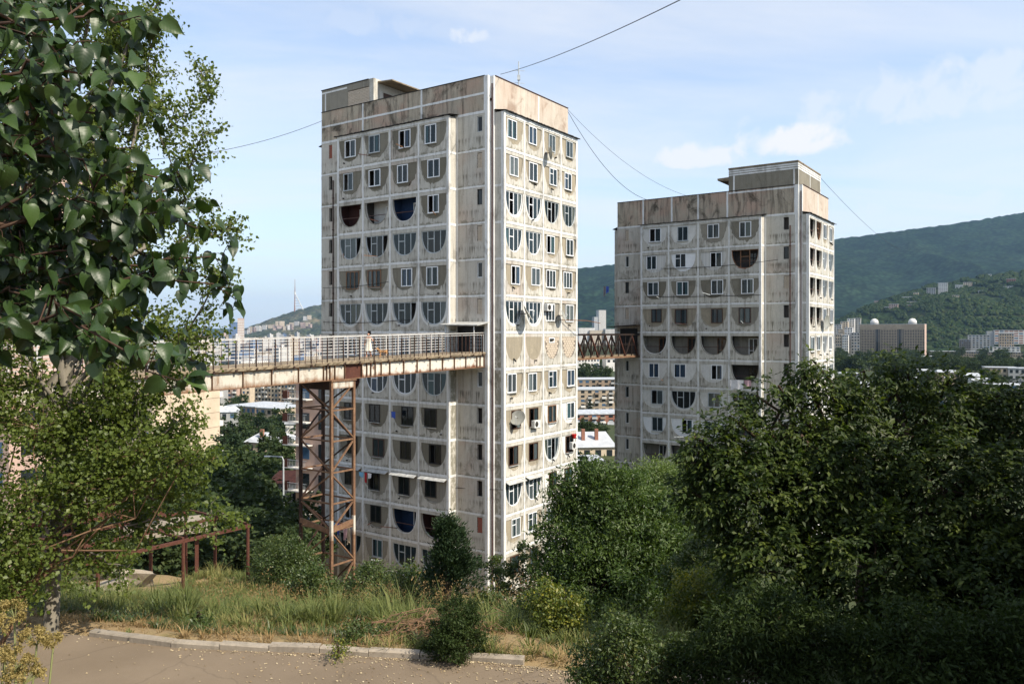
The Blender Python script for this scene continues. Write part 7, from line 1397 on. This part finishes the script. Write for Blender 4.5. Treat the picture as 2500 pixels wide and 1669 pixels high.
mb = MB(); obox(mb, Vector((0, 0, 0)), 0, L, 0, 2.4, -0.5, 0.0); mb.build('slab', 'kerb', SLB); mb = MB(); obox(mb, Vector((0, 0, 0)), -3.5, L - 2.2, 1.0, 1.25, 0.5, 1.0); mb.build('beam', 'rust_red', SLB)
for u in (0.4, L - 0.6): mb = MB(); obox(mb, Vector((0, 0, 0)), u, u + 0.2, 0.8, 1.0, -3.0, -0.501); mb.build('support', 'rust_red', SLB)
for u in (0.4, L - 2.6): mb = MB(); obox(mb, Vector((0, 0, 0)), u, u + 0.12, 1.05, 1.2, 0.001, 0.499); mb.build('support', 'rust_red', SLB)
rk = random.Random(12)
def rubble(label, x, y, d, sx, sy, sz, rot):
    p = P(x, y, d); bm = bmesh.new(); bmesh.ops.create_cube(bm, size=1); bmesh.ops.subdivide_edges(bm, edges=bm.edges, cuts=2, use_grid_fill=True)
    for v in bm.verts: v.co = Vector((v.co.x * sx, v.co.y * sy, v.co.z * sz)) + Vector((rk.uniform(-1, 1) * sx, rk.uniform(-1, 1) * sy, rk.uniform(-1, 1) * sz)) * 0.09
    me = bpy.data.meshes.new('concrete_rubble'); bm.to_mesh(me); bm.free(); me.materials.append(M['kerb']); o = link('concrete_rubble', me, None, (p.x, d, gz(p.x, d) + sz * 0.35), 0, None, rot); tag(o, label, 'rubble')
rubble('leaning broken white concrete slab under the frame', 320, 1380, 35.5, 1.7, 0.3, 0.9, (0.4, 0.2, 0.5)); rubble('flat concrete fragment in the grass before the frame post', 410, 1452, 29, 1.2, 0.6, 0.2, (0.1, 0.1, 0.3)); rubble('small grey concrete lump beside the frame post', 440, 1440, 29.5, 0.5, 0.4, 0.35, (0.3, 0.1, 0.9)); rubble('grey slab edge half buried left of the frame', 265, 1400, 33.5, 1.3, 0.5, 0.5, (0.1, -0.2, 0.4)); rubble('low grey stone at the left end of the rubble', 215, 1405, 32, 1.0, 0.5, 0.4, (0.0, 0.2, -0.2))
bp = P(1010, 1545, 16.3); BP = thing('brush_pile', 'heap of cut brown branches lying on the bank by the kerb', 'brushwood', (bp.x, 16.6, gz(bp.x, 16.6)))
rq = np.random.default_rng(15)
for i in range(38):
    a = np.array([rq.normal(0, 0.55), rq.normal(0, 0.45), rq.uniform(0.02, 0.3)]); th = rq.normal(0.1, 0.5); L = rq.uniform(0.5, 1.5); b_ = a + np.array([math.cos(th) * L, math.sin(th) * L * 0.5, rq.uniform(-0.15, 0.35)]); mb = MB(); limb(mb, a, b_, rq.uniform(0.008, 0.02), 0.004, rq, 5, 0.8, 0.05, 5)
    for _ in range(3): q = a + (b_ - a) * rq.uniform(0.3, 0.9); limb(mb, q, q + rq.normal(size=3) * np.array([0.25, 0.2, 0.15]), 0.006, 0.002, rq, 3, 0.6, 0, 4)
    mb.build('stick', 'twig', BP)
n = 900; pos = np.stack([rq.normal(0.1, 0.6, n), rq.normal(-0.2, 0.4, n), np.abs(rq.normal(0.05, 0.06, n))], -1); stuff(link('dead_leaves', leafmesh('dead_leaves', pos, rq.normal(size=(n, 3)), rq.normal(size=(n, 3)) + np.array([0, 0, 1]), rq.uniform(0.04, 0.09, n), rq.uniform(0, 0.6, n), 'hay', 0.6), BP))
lp = P(692, 1115, 92); LP = thing('street_lamp', 'grey street lamp with a bent arm in the valley', 'street lamp', (lp.x, 92, gz(lp.x, 92))); hl = lp.z - gz(lp.x, 92); MB().tube([(0, 0, 0), (0, 0, hl * 0.97), (-0.15, 0, hl), (-1.6, 0, hl + 0.1)], [0.12, 0.09, 0.08, 0.06], 7).build('pole', 'fr_g', LP); MB().box(-2.2, -1.5, -0.12, 0.12, hl + 0.02, hl + 0.14).build('lamp_head', 'fr_w', LP)
# dried fennel at the lower left
M['umbel'] = leafmat('dry_umbel', (0.16, 0.12, 0.04), (0.26, 0.2, 0.075), (0.36, 0.29, 0.12), 0.25, 0.8, 0.1); M['fstalk'] = plain('fennel_stalk', (0.17, 0.18, 0.07), 0.7)
fr2 = np.random.default_rng(66); f0 = P(25, 1700, 4.6); FE = thing('dried_fennel', 'dry yellow fennel with many flower heads at the lower left', 'fennel plant', (f0.x, 4.6, gz(f0.x, 4.6)))
fo = np.array((f0.x, 4.6, gz(f0.x, 4.6)))
for (x, y, d, r, k_) in [(5, 1610, 4.4, 70, 26), (90, 1545, 4.8, 42, 16), (35, 1480, 4.9, 40, 14), (130, 1560, 5.0, 26, 12), (60, 1640, 4.5, 40, 14), (-10, 1520, 4.6, 40, 14)]:
    c = np.array(P(x, y, d)) - fo; R_ = r * d / F; mb = MB(); root = np.array([fr2.normal(0, 0.05), fr2.normal(0, 0.05), 0]); hub = c - np.array([0, 0, R_ * 0.7]); mb.tube([root, root * 0.5 + hub * 0.5 + np.array([0, 0, 0.1]), hub], [0.012, 0.009, 0.006], 5)
    pos = []
    for _ in range(k_):
        u = fr2.normal(size=3); u[2] = abs(u[2]) + 0.4; u /= np.linalg.norm(u); tip = hub + u * R_ * fr2.uniform(0.85, 1.15); mb.tube([hub, tip], [0.0028, 0.002], 3); pos.append(tip + fr2.normal(size=(95, 3)) * 0.0105)
    mb.build('stem', 'fstalk', FE); pos = np.concatenate(pos); N = len(pos); link('flower_head', leafmesh('flower_head', pos, fr2.normal(size=(N, 3)), fr2.normal(size=(N, 3)), 0.011 * fr2.uniform(0.7, 1.3, N), fr2.uniform(0.1, 0.9, N), 'umbel', 0.8), FE)
# ------------------------------------------------------------------ haze
m = bpy.data.materials.new('valley_haze'); m.use_nodes = True; nt = m.node_tree; nt.nodes.clear(); out = nt.nodes.new('ShaderNodeOutputMaterial'); pv = nt.nodes.new('ShaderNodeVolumePrincipled')
pv.inputs['Color'].default_value = (0.42, 0.66, 1.0, 1); pv.inputs['Density'].default_value = 0.00004; pv.inputs['Anisotropy'].default_value = 0.2; nt.links.new(pv.outputs[0], out.inputs['Volume'])
hz = MB().box(-18500, 18500, -60, 19500, -400, 820).build('haze', m); hz['kind'] = 'stuff'; hz['label'] = 'pale blue summer haze over the valley and mountains'; hz['category'] = 'haze'
